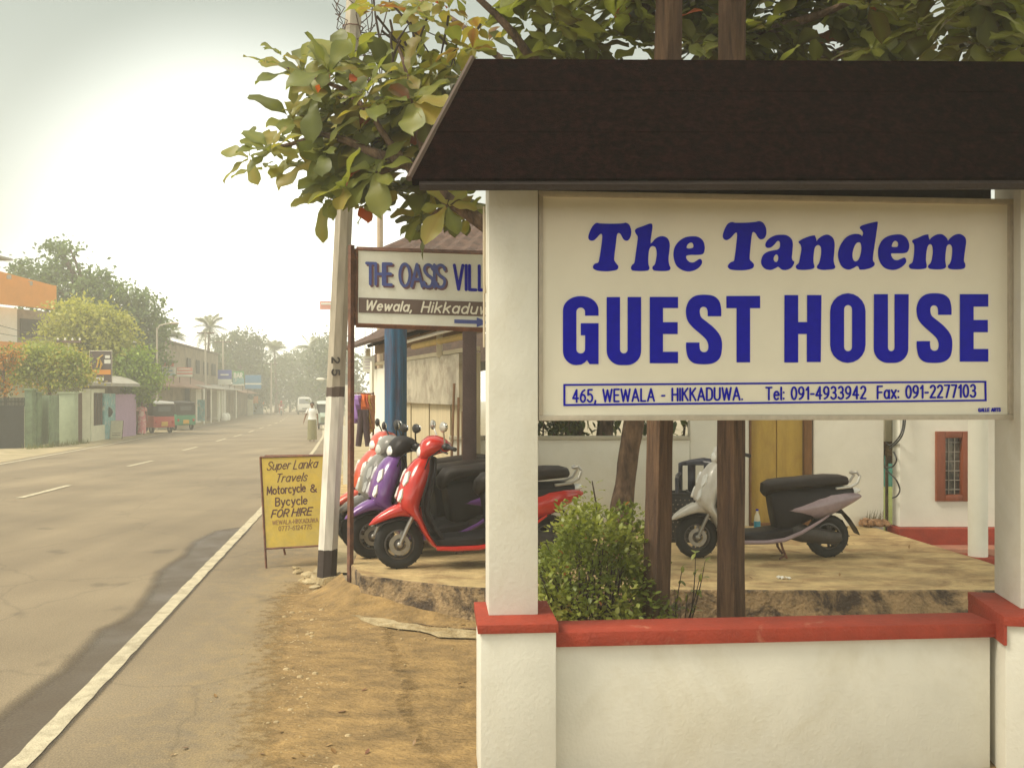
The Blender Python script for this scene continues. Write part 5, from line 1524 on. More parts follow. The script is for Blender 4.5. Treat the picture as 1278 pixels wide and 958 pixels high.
b = MB(); b.box((xb_ - 0.042, BY + 0.03, 1.33), (0.08, 0.10, 2.10)); b.box((xa - 0.006, BY + 0.03, 1.33), (0.02, 0.1, 2.10)); b.box(((xa + xb_) / 2 - 0.04, BY + 0.042, 0.3), (xb_ - xa - 0.1, 0.10, 0.03))
b.build('frame', m_brownwood, yg, world=True, bevel=0.004)
b = MB()
for i in range(70):
    x = rng.uniform(X_(1073, BY), X_(1103, BY)); s_ = rng.uniform(.02, .05)
    b.box((x, BY - 0.02 - rng.uniform(0, .12), ZS + s_ / 2 + rng.uniform(0, .05)), (s_ * 1.5, s_, s_), rot=Matrix.Rotation(rng.uniform(0, 3), 3, 'Z') @ Matrix.Rotation(rng.uniform(-.3, .3), 3, 'X'))
ru = b.build('rubble', M('brick_rubble', (0.33, 0.19, 0.10), .95, .4, 14, .5), bevel=0.004); tag(ru, kind='stuff')
wg = MB()
for i in range(30):
    x = rng.uniform(X_(1078, BY), X_(1103, BY)); p0 = Vector((x, BY - .05, ZS + .08))
    wg.tube([p0, p0 + Vector((rng.uniform(-.04, .04), -.02, rng.uniform(.04, .12)))], [.003, .001], 3)
tag(rebase(wg.build('grass', M('dry_grass', (0.22, .18, .08), .9, .2)), (X_(1090, BY), BY, ZS)), kind='stuff')

# house at the right: wall, plinth, window, round column
hs = thing('guest_house', 'white guest house with red oxide plinth, brown window and round verandah column', 'house', (4.9, 10.3, 0))
HX0 = X_(1123, 10.35)
b = MB()
wx0, wx1 = X_(1167, 10.35), X_(1211, 10.35)
wz0, wz1 = EYE - (625 - CY) / FPX * 10.35, EYE - (538 - CY) / FPX * 10.35
for (x0, x1, z0, z1) in ((HX0, wx0, .27, 3.1), (wx1, 8.5, .27, 3.1), (wx0, wx1, .27, wz0), (wx0, wx1, wz1, 3.1)):
    b.box(((x0 + x1) / 2, 10.45, (z0 + z1) / 2), (x1 - x0, 0.2, z1 - z0))
b.box((HX0 + 2.1, 12.5, 1.7), (0.2, 3.9, 2.86))
b.build('wall', m_wall_far, hs, world=True)
b = MB(); b.box(((HX0 + 8.5) / 2 - 0.03, 10.40, 0.12), (8.5 - HX0 + 0.06, 0.32, 0.29)); b.build('plinth', m_red, hs, world=True, bevel=0.006)
b = MB(); b.box(((HX0 + 8.5) / 2 - 0.05, 10.12, 0.03), (8.5 - HX0 + 0.1, 0.26, 0.10)); b.build('step', M('worn_pink_cement', (0.38, 0.17, 0.11), .8, .2, 6), hs, world=True, bevel=0.01)
m_wood = M('red_brown_joinery', (0.24, 0.062, 0.025), 0.5, 0.2, 10, stretch=(3, 3, .4))
b = MB(); f_ = 0.075
for (x0, x1, z0, z1) in ((wx0, wx0 + f_ + .03, wz0, wz1), (wx1 - f_ - .03, wx1, wz0, wz1), (wx0 + f_ + .03, wx1 - f_ - .03, wz0, wz0 + f_), (wx0 + f_ + .03, wx1 - f_ - .03, wz1 - f_, wz1)):
    b.box(((x0 + x1) / 2, 10.36, (z0 + z1) / 2), (x1 - x0 - .001, 0.09, z1 - z0 - .001))
wf = b.build('window', m_wood, hs, world=True, bevel=0.006)
b = MB(); b.box(((wx0 + wx1) / 2, 10.40, (wz0 + wz1) / 2), (wx1 - wx0 - .2, 0.012, wz1 - wz0 - .14)); b.build('pane', M('dim_window_glass', (0.06, 0.06, 0.065), 0.12, 0.3, 6, col2=(0.22, .21, .18), lo=.45, hi=.6), wf)
b = MB()
for i in range(6):
    z = wz0 + f_ + (wz1 - wz0 - 2 * f_) * (i + .5) / 6
    b.tube([(wx0 + .09, 10.38, z), (wx1 - .09, 10.38, z)], .006, 5)
for i in range(2):
    x = wx0 + .1 + (wx1 - wx0 - .2) * (i + 1) / 3
    b.tube([(x, 10.378, wz0 + f_), (x, 10.378, wz1 - f_)], .006, 5)
b.build('bars', M('grey_bars', (.4, .38, .33), .6), wf)
cxx = X_(1220.5, 8.5)
b = MB(); b.lathe([(.085, .27), (.085, 2.9)], (cxx, 8.5, 0), 'z', 24); cl_ = b.build('column', m_wall_far, hs, world=True)
b = MB(); b.box((cxx + .02, 8.5, 0.12), (.26, .30, .30)); b.build('base', m_red, cl_, bevel=.006)
b = MB(); b.prism([(HX0 - .4, 7.6, 2.95), (9, 7.6, 2.95), (9, 14.6, 3.9), (HX0 - .4, 14.6, 3.9)], [(HX0 - .4, 7.6, 3.05), (9, 7.6, 3.05), (9, 14.6, 4.0), (HX0 - .4, 14.6, 4.0)]); b.build('roof', M('clay_tiles', (.30, .13, .07), .9, .25, 8, .5, 30), hs, world=True)

# gap beside the house: meter post with loose cables, grass and a teal bund beyond
gp = thing('meter_post', 'stained concrete meter post wound with loose cables beside the house wall', 'post', (X_(1109, 10.9), 10.9, 0.05))
b = MB(); b.box((X_(1107, 10.9), 10.9, 1.75), (.15, .12, 1.4)); b.box((X_(1112.5, 10.9), 10.91, 1.0), (.045, .10, .1)); b.tube([(X_(1105, 10.9), 10.86, 0), (X_(1105, 10.9), 10.86, 1.5)], .02, 8)
b.build('post', M('stained_concrete', (.22, .16, .10), .95, .4, 8, .5, col2=(.09, .06, .045)), gp, world=True, bevel=.01)
b = MB(); b.box((X_(1107, 10.8), 10.80, 1.35), (.09, .08, .26)); b.build('meter_box', M('meter_grey', (.52, .47, .36), .6, .1), gp, world=True, bevel=.01)
def cab(pts, r_=.009):
    q = [P(x, y, d) for x, y, d in pts]
    out = []
    for i in range(len(q) - 1):
        p0 = q[i - 1] if i else q[0]; p1, p2 = q[i], q[i + 1]; p3 = q[i + 2] if i + 2 < len(q) else q[-1]
        for j in range(6):
            t = j / 6; out.append(0.5 * ((2 * p1) + (p2 - p0) * t + (2 * p0 - 5 * p1 + 4 * p2 - p3) * t * t + (3 * p1 - p0 - 3 * p2 + p3) * t ** 3))
    out.append(q[-1]); return out, r_
b = MB()
for c_ in ([(1128, 500, 10.3), (1127, 530, 10.25), (1122, 545, 10.25), (1112, 555, 10.6), (1106, 552, 10.75)], [(1131, 500, 10.3), (1129, 532, 10.25), (1123, 548, 10.25), (1110, 560, 10.7)],
           [(1114, 562, 10.6), (1119, 573, 10.25), (1114, 582, 10.4), (1106, 583, 10.7)], [(1104, 560, 10.7), (1103, 580, 10.7), (1110, 590, 10.5), (1118, 598, 10.25), (1123, 610, 10.25), (1120, 618, 10.25), (1114, 621, 10.4)]):
    b.tube(*cab(c_), 6)
b.build('cable', m_black, gp, world=True)
b = MB(); b.box((5.2, 17.5, .35), (6, .2, .75)); tl = b.build('teal_parapet', M('teal_paint', (.05, .24, .20), .6, .15), bevel=.02)
tag(rebase(tl, (5.2, 17.5, 0)), 'low teal painted parapet beyond the grass beside the house', 'parapet', None, 'thing')
m_lawn = M('green_lawn', (.16, .18, .035), .95, .3, 8, .6, 60)
sheet('lawn', [(3.4, 11.6), (9, 11.6), (9, 17.3), (1.5, 17.3), (1.5, 13.5)], .012, m_lawn)
sheet('drain_soil', [(4.3, 7.3), (8, 7.3), (8, 10.2), (4.2, 10.2)], .004, m_soil)

# plants and trunks behind the low wall
m_gard = LEAF('garden_leaf', [(.03, .05, .012), (.07, .11, .025), (.15, .19, .05), (.24, .25, .09)], .35)
for i, (px, D, hgt, lab, g_) in enumerate([(690, 12.2, 2.3, 'loose green shrub showing over the low white wall near the red tail', 1), (735, 13.0, 2.6, 'greyish green shrub growing behind the middle of the low wall', 2), (852, 12.6, 2.2, 'bright green shrub at the end of the low white wall', 3)]):
    p = Vector((X_(px, D), D, 0))
    t = thing('garden_shrub', lab, 'shrub', tuple(p), 0, 'shrubs behind the garden wall')
    b = MB(); lf = MB()
    for j in range(9):
        q = Vector((rng.uniform(-.6, .6), rng.uniform(-.4, .4), hgt * rng.uniform(.6, 1)))
        pts = bez(Vector((rng.uniform(-.2, .2), 0, 0)), q, .1); b.tube(pts, [.03, .028, .024, .02, .016, .012, .008], 6)
        for z in pts[2:]:
            for w in range(16):
                L = rng.uniform(.10, .2); leafblade(lf, z + rvec() * .14, rvec(), Vector((0, 0, 1)), L, L * .4, rng.uniform(.05, 1), .3, seg=3)
    b.build('stems', m_bark, t); lf.build('foliage', m_gard, t, smooth=180, recalc=False)
for px, D, r_, lab in ((716, 13.5, .09, 'slim reddish tree trunk behind the low white wall'), (750, 12.8, .12, 'thick dark tree trunk behind the low white wall')):
    p = Vector((X_(px, D), D, 0)); t = thing('garden_tree', lab, 'tree', tuple(p), 0, 'trees behind the garden wall')
    b = MB(); b.tube([(0, 0, 0), (.05, 0, 1.2), (.16, 0, 2.4), (.1, 0, 3.2)], [r_ * 1.2, r_, r_ * .8, r_ * .4], 10); b.build('trunk', m_bark, t, smooth=80)
    lf = MB()
    for j in range(420):
        q = rvec() * rng.uniform(.2, 1); L = rng.uniform(.12, .24)
        leafblade(lf, Vector((.1 + q.x * .9, q.y * .9, 3.3 + q.z * .6)), rvec(), Vector((0, 0, 1)), L, L * .45, rng.uniform(.05, .7), .3, seg=3)
    lf.build('crown', m_gard, t, smooth=180, recalc=False)

# stacking chair, planter box, bottle, litter
m_chair = M('navy_plastic', (0.022, 0.022, 0.035), 0.3, 0.2, 10)
D = 9.5
ch = thing('plastic_chair', 'dark glossy plastic armchair standing behind the silver scooter', 'chair', (X_(877, D), D, ZS), R(-14))
b = MB(); b.loft([(-.21, .43, 90, .012, .2), (0, .415, 90, .016, .22), (.2, .42, 90, .012, .2)], 16, 5); b.v = [Vector((p.y, -p.x, p.z)) for p in b.v]; b.build('seat', m_chair, ch)
b = MB()
vs, fs = [], []
for i in range(9):
    a = R(-80 + 160 * i / 8)
    x_ = .25 * math.sin(a); y_ = .06 + .17 * math.cos(a)
    for j, z in enumerate((.44, .6, .74, .80 - .05 * abs(i - 4) / 4)):
        vs.append((x_, y_ + .05 * j * math.cos(a) * .5, z if j < 3 else z + .02))
for i in range(8):
    for j in range(3):
        if j in (0, 1) and i in (1, 3, 6): continue
        fs.append([i * 4 + j, (i + 1) * 4 + j, (i + 1) * 4 + j + 1, i * 4 + j + 1])
b.add(vs, fs); bk = b.build('backrest', m_chair, ch, recalc=False, smooth=60)
md = bk.modifiers.new('thickness', 'SOLIDIFY'); md.thickness = .014
for s_ in (-1, 1):
    b = MB(); b.tube([(.245 * s_, .1, .66), (.26 * s_, -.05, .65), (.255 * s_, -.2, .63), (.25 * s_, -.22, .44)], .02, 8); b.build('armrest', m_chair, ch)
    for yy in (-.2, .2):
        b = MB(); b.tube([(.2 * s_, yy * .9, .42), (.245 * s_, yy * 1.15, 0.0)], [.026, .018], 8); b.build('leg', m_chair, ch)
D = 9.35
b = MB()
W_, H_ = .30, .50
for (cx, cy, dx, dy) in ((0, -.14, W_, .012), (0, .14, W_, .012), (-.144, 0, .012, .268), (.144, 0, .012, .268)):
    b.box((cx, cy, H_ / 2), (dx, dy, H_))
b.box((0, 0, .02), (W_ - .03, .26, .02))
for (cx) in (-.15, .15):
    for cy in (-.145, .145): b.box((cx, cy, H_ / 2), (.03, .03, H_ + .01))
b.box((0, -.148, H_ - .012), (W_ - .03, .022, .03)); b.box((0, -.148, .03), (W_ - .03, .022, .03))
cr_ = thing('plastic_crate', 'dark perforated plastic crate beside the dark armchair', 'crate', (X_(843, D), D, ZS))
b.build('body', m_black, cr_, bevel=.003)
b = MB()
for i in range(6):
    for j in range(9):
        b.ell((-.115 + .046 * i + (.02 if j % 2 else 0), -.147, .07 + .045 * j), (.008, .003, .008), 8, 4)
b.build('perforation', M('hole_light', (.20, .17, .13), .8, .1), cr_)
D = 9.9
bt = thing('water_bottle', 'clear water bottle with a bright blue label by the gate', 'bottle', (X_(945, D), D, ZS))
b = MB(); b.lathe([(.02, 0), (.033, .005), (.034, .13), (.03, .17), (.014, .21), (.013, .235)], (0, 0, 0), 'z', 18); b.build('body', M('cloudy_plastic', (.62, .58, .42), .2, .05, spec=.6), bt)
b = MB(); b.lathe([(.0355, .04), (.0355, .12)], (0, 0, 0), 'z', 18); b.build('label', M('blue_wrap', (.03, .28, .42), .4, .1), bt)
b = MB(); b.lathe([(.015, .232), (.015, .25)], (0, 0, 0), 'z', 12); b.build('cap', m_blue, bt)
b = MB(); p = G(561, 770, 0.0)
b.ell((0, 0, .03), (.045, .038, .036), 10, 7)
b.v = [v * (1 + .25 * noise.noise(v * 40)) for v in b.v]
tag(b.build('loose_stone', M('tan_stone', (.42, .30, .15), .9, .25, 20, .4), loc=(p.x, p.y, .0), smooth=60), 'round tan stone lying at the foot of the kerb', 'stone', None, 'thing')
b = MB(); p = G(978, 722, ZS)
for i in range(5):
    b.box((rng.uniform(-.05, .05), rng.uniform(-.02, .02), .012), (.05, .025, .008), rot=Matrix.Rotation(rng.uniform(0, 3), 3, 'Z') @ Matrix.Rotation(rng.uniform(-.6, .6), 3, 'X'))
tag(b.build('paper_scrap', M('grubby_paper', (.7, .68, .6), .8, .1), loc=(p.x, p.y, ZS)), 'crumpled white paper scrap on the sandy yard before the scooter', 'litter', None, 'thing')
# dry leaves, crumbs and grit
m_dry = LEAF('fallen_leaf', [(.10, .06, .025), (.22, .12, .04), (.32, .20, .07), (.16, .06, .03)], .1)
b = MB()
for i in range(110):
    if i < 60:
        x = rng.uniform(-1.2, 4.0); y = rng.uniform(7.15, 10.2); z = ZS + .008
    else:
        x = rng.uniform(-1.9, 1.0); y = rng.uniform(3.6, 7.0); z = .014
        if x > -.3 and y < 4.8: continue
    L = rng.uniform(.015, .05)
    leafblade(b, Vector((x, y, z)), Vector((rng.uniform(-1, 1), rng.uniform(-1, 1), .1)), Vector((0, 0, 1)), L, L * .5, rng.random() * .98 + .01, -.2, seg=3)
tag(rebase(b.build('fallen_leaves', m_dry, smooth=0, recalc=False), (0, 6, 0)), kind='stuff')
b = MB()
for i in range(620):
    y = rng.uniform(3.4, 8.4); xe = interp(EDGE_T, y)
    x = xe + rng.gauss(.03, .09) if rng.random() < .6 else rng.uniform(-1.9, .5)
    if rng.random() < .15: x = rng.uniform(-1.5, 1.2); y = 7.0 + rng.uniform(-.25, .0)
    s_ = rng.uniform(.002, .007) if rng.random() < .96 else rng.uniform(.010, .020)
    b.ell((x, y, .012), (s_ * 1.3, s_, s_ * .8), 6, 4)
tag(rebase(b.build('gravel', M('grit', (.42, .32, .18), .95, .4, 3), recalc=False), (0, 6, 0)), kind='stuff')
b = MB()
for (x, y, s_) in [(372, 716, .05), (384, 720, .06), (389, 729, .07), (378, 727, .04), (394, 735, .05), (368, 711, .035), (398, 741, .04)]:
    p = G(x, y); b.ell((p.x, p.y, .02), (s_ * 1.6, s_, s_ * .5), 8, 5, rot=Matrix.Rotation(rng.uniform(0, 3), 3, 'Z'))
b.v = [v + Vector((noise.noise(v * 30), noise.noise(v * 30 + Vector((3, 0, 0))), noise.noise(v * 30))) * .02 for v in b.v]
tag(rebase(b.build('rubble', m_crumb, smooth=40), tuple(G(384, 722))), kind='stuff')

# ------------------------------------------------------------------ shop at the left end of the yard
shp = thing('roadside_shop', 'open-fronted shop with cream plank wall, stained signboard and dark tiled roof', 'shop', (-1.0, 12.0, ZS))
def wl(f):  # along the plank wall: f=0 near end, 1 far end
    a_, c2 = Vector((X_(597, 9.9), 9.9)), Vector((X_(463, 15.9), 15.9)); return a_.lerp(c2, f)
m_plank = M('cream_planks', (0.50, 0.42, 0.27), .8, .12, 4, .2, 50, stretch=(3, 3, .3), col2=(.42, .34, .2), lo=.5, hi=.75)
m_stain = M('stained_whitewash', (.42, .38, .29), .9, .2, 5, .2, col2=(.24, .2, .15), lo=.45, hi=.65)
b = MB()
for i in range(9):
    f0, f1 = i / 12 * 1.0, (i + 1) / 12 - .004
    a_, c2 = wl(f0), wl(f1); off = .012 * (i % 2)
    b.wallseg((a_.x + off, a_.y), (c2.x + off, c2.y), ZS, 2.24, .05)
b.build('plank_wall', m_plank, shp, world=True)
b = MB(); a_, c2 = wl(.075), wl(.60); dv_ = (c2 - a_).normalized(); nn_ = Vector((-dv_.y, dv_.x)) * .06
b.wallseg((a_ + nn_)[:], (c2 + nn_)[:], 1.66, 2.25, .05); b.build('stained_board', m_stain, shp, world=True)
b = MB(); a_, c2 = wl(.75), wl(1.0); b.wallseg(a_[:], c2[:], ZS, 2.2, .06); b.build('wall', m_wall_far, shp, world=True)
b = MB(); a_, c2 = wl(.0), wl(1.02); b.wallseg((a_ + nn_ * .3)[:], (c2 + nn_ * .3)[:], 2.262, 2.31, .08); b.build('batten', M('pale_batten', (.6, .52, .36), .7, .1), shp, world=True)
b = MB(); a_, c2 = wl(-.05), wl(1.06); b.wallseg((a_ - nn_ * 3)[:], (c2 - nn_ * 3)[:], 2.50, 2.66, .08); b.build('eave_beam', M('brown_beam', (.26, .16, .08), .8, .2, 8), shp, world=True)
b = MB(); a_, c2 = wl(.06), wl(.6); b.tube([(a_.x - .16, a_.y - .05, 2.52), (c2.x - .16, c2.y - .05, 2.50)], .022, 8); b.build('tube_lamp', M('white_tube', (.8, .79, .74), .3, .02), shp, world=True)
b = MB(); a_, c2 = wl(.02), wl(.42); b.tube([(a_.x - .1, a_.y, 2.43), (c2.x - .1, c2.y, 2.43)], .04, 6); b.build('bamboo_rail', M('bamboo', (.5, .36, .12), .6, .15), shp, world=True)
for f in (.21, .62, .97):
    a_ = wl(f); b = MB(); b.box((a_.x - .08, a_.y - .03, 2.40), (.07, .07, .33)); b.build('stud', M('pale_batten', (.6, .52, .36)), shp, world=True)
b = MB(); a_, c2 = wl(.08), wl(1.0)
for f in np.linspace(.05, .95, 7):
    q = wl(f); b.tube([(q.x - .12, q.y, 2.60), (q.x + 2.2, q.y + .3, 3.4)], .03, 4)
b.build('rafters', m_soffit, shp, world=True)
m_tile = M('dark_clay_tile', (.115, .065, .045), .9, .3, 9, .6, 40, col2=(.07, .045, .035))
b = MB(); a_, c2 = wl(-.1), wl(1.1)
A0, A1 = Vector((a_.x - .42, a_.y - .1, 2.60)), Vector((c2.x - .42, c2.y, 2.60))
B0, B1 = A0 + Vector((2.6, .3, 1.25)), A1 + Vector((2.8, -.6, 1.3))
k = 26; vs = []
for i in range(k + 1):
    f = i / k
    for j in range(12):
        g_ = j / 11; p = A0.lerp(A1, f).lerp(B0.lerp(B1, f), g_); p.z += .02 * (j % 2) + .015 * noise.noise(p * 3)
        vs.append(p)
fs = [[i * 12 + j, (i + 1) * 12 + j, (i + 1) * 12 + j + 1, i * 12 + j + 1] for i in range(k) for j in range(11)]
b.add(vs, fs); o = b.build('roof', m_tile, shp, world=True, smooth=0); md = o.modifiers.new('thickness', 'SOLIDIFY'); md.thickness = .05
# upper hipped roof over the shop
e0, e1 = P(461, 322, 11.6), P(720, 322, 11.6)
r0, r1 = P(546, 281, 13.0), P(700, 281, 13.0)
k0, k1 = Vector((e0.x, 14.6, e0.z)), Vector((e1.x, 14.6, e1.z))
b = MB()
def slope(A, B, C, D, n_=9):
    vs = []
    for i in range(n_ + 1):
        for j in range(25):
            p = A.lerp(D, i / n_).lerp(B.lerp(C, i / n_), j / 24); p.z += .025 * (j % 2) * (0 < i < n_) + .012 * noise.noise(p * 4); vs.append(p)
    b.add(vs, [[i * 25 + j, i * 25 + j + 1, (i + 1) * 25 + j + 1, (i + 1) * 25 + j] for i in range(n_) for j in range(24)])
slope(e0, e1, r1, r0); slope(k1, k0, r0, r1); slope(k0, e0, r0, r0 + Vector((0, .01, 0))); slope(e1, k1, r1 + Vector((0, .01, 0)), r1)
o = b.build('roof', m_tile, shp, world=True, smooth=0); md = o.modifiers.new('thickness', 'SOLIDIFY'); md.thickness = .05
b = MB(); b.box(((e0.x + e1.x) / 2 + .45, 13.1, (e0.z + 2.9) / 2), (e1.x - e0.x - 1.3, 2.2, e0.z - 2.9)); b.build('loft_wall', m_stain, shp, world=True)
b = MB(); q = P(586, 500, 9.3); b.box((q.x, 9.3, 1.45), (.14, .12, 2.34)); b.build('column', M('dark_brown_column', (.075, .045, .04), .8, .25, 6, .3), shp, world=True, bevel=.01)
m_bluec = M('faded_blue_paint', (.03, .115, .22), .7, .25, 5, .3, 30, stretch=(3, 3, .4), col2=(.075, .06, .10), lo=.45, hi=.62)
q = P(493.5, 480, 10.3); b = MB(); vs = []; k = 28
for z in (ZS, 1.2, 2.68):
    for i in range(k):
        a = 2 * math.pi * i / k; rr = .118 * (1 + .10 * math.cos(7 * a)); vs.append((q.x + rr * math.cos(a), 10.3 + rr * math.sin(a), z))
fs = [[i * k + j, i * k + (j + 1) % k, (i + 1) * k + (j + 1) % k, (i + 1) * k + j] for i in range(2) for j in range(k)] + [list(reversed(range(k))), [2 * k + j for j in range(k)]]
b.add(vs, fs); b.build('fluted_column', m_bluec, shp, world=True, smooth=60)
b = MB(); q = P(464.5, 500, 14.5); b.tube([(q.x, 14.5, ZS), (q.x, 14.5, 2.3)], .035, 6); q2 = P(432, 530, 13.6); b.build('post', m_wall_far, shp, world=True)
b = MB(); q = P(432, 530, 12.8); b.box((q.x, 12.8, .62 + .3), (.08, .03, .82)); b.box((q.x + .015, 12.8, 1.62), (.05, .03, .58))
ob_ = b.build('door_leaf', m_wall_far, shp, world=True)
b = MB()
a_ = P(590, 560, 9.8)
for i in range(6): b.tube([(a_.x - .25 + .05 * i + .05 * math.sin(i), 9.72, ZS), (a_.x - .2 + .045 * i, 9.8, 1.9 - .15 * (i % 3))], .014, 5)
cn = b.build('bamboo_cane', M('brown_cane', (.22, .12, .06), .8, .25)); tag(rebase(cn, (a_.x - .1, 9.75, ZS)), 'bundle of brown canes leaning against the dark shop column', 'canes', None, 'thing')
# sign inside the shop front
D = 15.2; q = P(460, 452, D)
wsn = thing('shop_sign', 'small white shop sign with faint print hanging under the shop eave', 'sign', (q.x, D, q.z - .15))
b = MB(); b.box((0, 0, .12), (.20, .02, .27)); b.build('panel', M('white_sign_sheet', (.74, .74, .66)), wsn)
b = MB()
for zz, w_ in ((.2, .12), (.155, .14), (.11, .1), (.055, .14)): b.box((0, -.013, zz), (w_, .004, .012))
b.build('print', M('pale_print', (.50, .42, .50), .7, .2), wsn)
b = MB(); b.tube([(-.06, 0, .255), (-.06, 0, .7)], .006, 5); b.tube([(.06, 0, .255), (.06, 0, .7)], .006, 5); b.build('hanger', m_rust, wsn)
# rail of clothes
D = 13.8
rk = thing('clothes_rail', 'metal rail on posts carrying bright garments beside the shop', 'clothes rail', (X_(453, D), D, .1))
zr = EYE - (491 - CY) / FPX * D
b = MB(); b.tube([(X_(441, D), D, zr), (X_(466, D), D, zr)], .012, 6); b.tube([(X_(441, D), D, .0), (X_(441, D), D, zr + .02)], .015, 6); b.tube([(X_(466, D), D, .0), (X_(466, D), D, zr + .02)], .015, 6)
b.build('frame', m_rust, rk, world=True)
for (x0, x1, yt, yb_, col, lab) in [(443, 452, 493, 528, (.25, .13, .36), 'lilac garment hanging at the near end of the rail'), (452.5, 457, 492, 538, (.62, .14, .035), 'bright orange garment hanging beside the lilac one'), (457.5, 460, 492, 541, (.50, .10, .04), 'rust red garment hanging mid-rail past the orange one'), (460.5, 462.5, 493, 539, (.46, .30, .06), 'mustard garment hanging near the white post'), (463, 465, 493, 535, (.35, .16, .08), 'brown garment hanging last on the rail')]:
    b = MB(); vs = []
    za, zb = EYE - (yt - CY) / FPX * D, EYE - (yb_ - CY) / FPX * D
    for j in range(7):
        z = za + (zb - za) * j / 6
        for i in range(9):
            f = i / 8; w = (.35 + .65 * min(1, j / 1.5)); xm = X_((x0 + x1) / 2, D); xx = xm + (X_(x0 + (x1 - x0) * f, D) - xm) * w * 1.1
            vs.append((xx, D + .03 * math.sin(f * 9 + j * .4), z))
    fs = [[j * 9 + i, j * 9 + i + 1, (j + 1) * 9 + i + 1, (j + 1) * 9 + i] for j in range(6) for i in range(8)]
    b.add(vs, fs); o = b.build('garment', M('cloth_%d' % int(x0 * 2), col, .9, .15, 8)); md = o.modifiers.new('thickness', 'SOLIDIFY'); md.thickness = .05
    tag(rebase(o, (X_((x0 + x1) / 2, D), D, za)), lab, 'garment', 'garments on the clothes rail', 'thing')
b = MB(); vs = []
for s_ in (-1, 1):
    b.tube([(X_(455, D) + .03 * s_, D - .12, EYE - (514 - CY) / FPX * D), (X_(455, D) + .045 * s_, D - .12, EYE - (535 - CY) / FPX * D), (X_(455, D) + .075 * s_, D - .12, EYE - (556 - CY) / FPX * D)], [.05, .05, .045], 8)
b.box((X_(455, D), D - .12, EYE - (515 - CY) / FPX * D), (.16, .08, .1))
o = b.build('trousers', M('cloth_dark', (.06, .035, .045), .9, .15), smooth=60); tag(rebase(o, (X_(455, D), D - .12, .9)), 'dark trousers hanging in front of the orange garment', 'trousers', None, 'thing')
# thin pole behind the sign and timber step
D = 18; b = MB(); b.tube([(X_(474, D), D, 0), (X_(474.5, D), D, EYE + (490 - 190) / FPX * D)], .06, 8)
o = b.build('lamp_pole', M('tan_pole', (.42, .32, .22), .8, .15)); tag(rebase(o, (X_(474, D), D, 0)), 'slim tan pole standing behind the villa sign', 'pole', None, 'thing')
D = 12.3; b = MB(); b.box((X_(458, D), D, ZS + .05), (.42, .5, .12)); b.box((X_(462, D), D + .6, ZS + .11), (.3, .5, .2))
o = b.build('timber_step', m_timber, bevel=.01); tag(rebase(o, (X_(458, D), D, ZS)), 'worn timber step in front of the clothes rail', 'step', None, 'thing')
b = MB(); b.wallseg((-2.95, 12.0), (-3.6, 16.5), 0.0, .22, .7); b.wallseg((-1.75, 11.5), (-2.9, 17), -.02, ZS - .01, 1.8)
tag(b.build('shop_pavement', m_yard, bevel=.01, smooth=0), kind='structure')
# ------------------------------------------------------------------ far side of the road
def W2(px, Y):          # ground point under a pixel column at distance Y
    return Vector(((px - CX) / FPX * Y, Y, gz(Y)))
def Zp(y, Y):           # height of a pixel row at distance Y
    return EYE - (y - CY) / FPX * Y
def wall2(b, p0, p1, z0, z1, t=.15, mi=0):
    b.wallseg((p0[0], p0[1]), (p1[0], p1[1]), z0, z1, t, mi)

m_verge = M('dusty_verge', (.36, .29, .17), .95, .25, 1.5, .4, 20, col2=(.22, .19, .09), lo=.5, hi=.7)
vs, fs = [], []
ys = [y for y in YS if 18 <= y <= 160] + [18, 26, 31, 37, 44, 52, 64]
ys = sorted(set(ys))
for i, y in enumerate(ys):
    x = interp(L_LEFT, y); vs += [(x - 6.5, y, gz(y) + .004), (x - .3 + .15 * noise.noise((y, 0, 0)), y, gz(y) + .014)]
    if i: fs.append([2 * i - 2, 2 * i - 1, 2 * i + 1, 2 * i])
b = MB(); b.add(vs, fs); tag(b.build('roadside_verge', m_verge, smooth=0, recalc=False), kind='structure')
vs, fs = [], []
ys = [9, 10, 12, 14, 17, 20, 24, 29, 34, 40, 48, 58, 70, 84, 100, 120, 140, 160]
for i, y in enumerate(ys):
    x = interp(EDGE_T, y); vs += [(x - .2 + .1 * noise.noise((y, 5, 0)), y, gz(y) + .016), (x + 2.2, y, gz(y) + .004)]
    if i: fs.append([2 * i - 2, 2 * i - 1, 2 * i + 1, 2 * i])
b = MB(); b.add(vs, fs); tag(b.build('roadside_path', m_verge, smooth=0, recalc=False), kind='structure')

m_green1 = M('green_gate_paint', (.17, .24, .13), .7, .15, 5, col2=(.11, .15, .09))
m_green2 = M('pale_green_paint', (.36, .42, .28), .7, .12, 5)
m_dkgate = M('black_gate', (.035, .037, .035), .7, .2, 8)
m_brown = M('dull_brown_paint', (.12, .07, .045), .7, .2, 6)
m_lilac = M('lilac_shutter_paint', (.40, .26, .40), .7, .1, 5)
m_cream = M('cream_wall', (.62, .62, .47), .85, .1, 3)
m_orange = M('orange_paint', (.70, .27, .03), .8, .08, 1.5)
m_roofsheet = M('grey_sheet', (.33, .31, .26), .8, .2, 3)
m_oldwall = M('weathered_wall', (.30, .25, .17), .95, .25, 1.2, .2, 20, col2=(.18, .14, .10), lo=.45, hi=.7)
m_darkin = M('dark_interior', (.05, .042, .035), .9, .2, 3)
m_greyshut = M('grey_shutter', (.42, .38, .29), .8, .15, 2, stretch=(8, 8, .5))
m_teal = M('teal_poster', (.16, .36, .36), .7, .3, 6, col2=(.45, .5, .42), lo=.5, hi=.62)

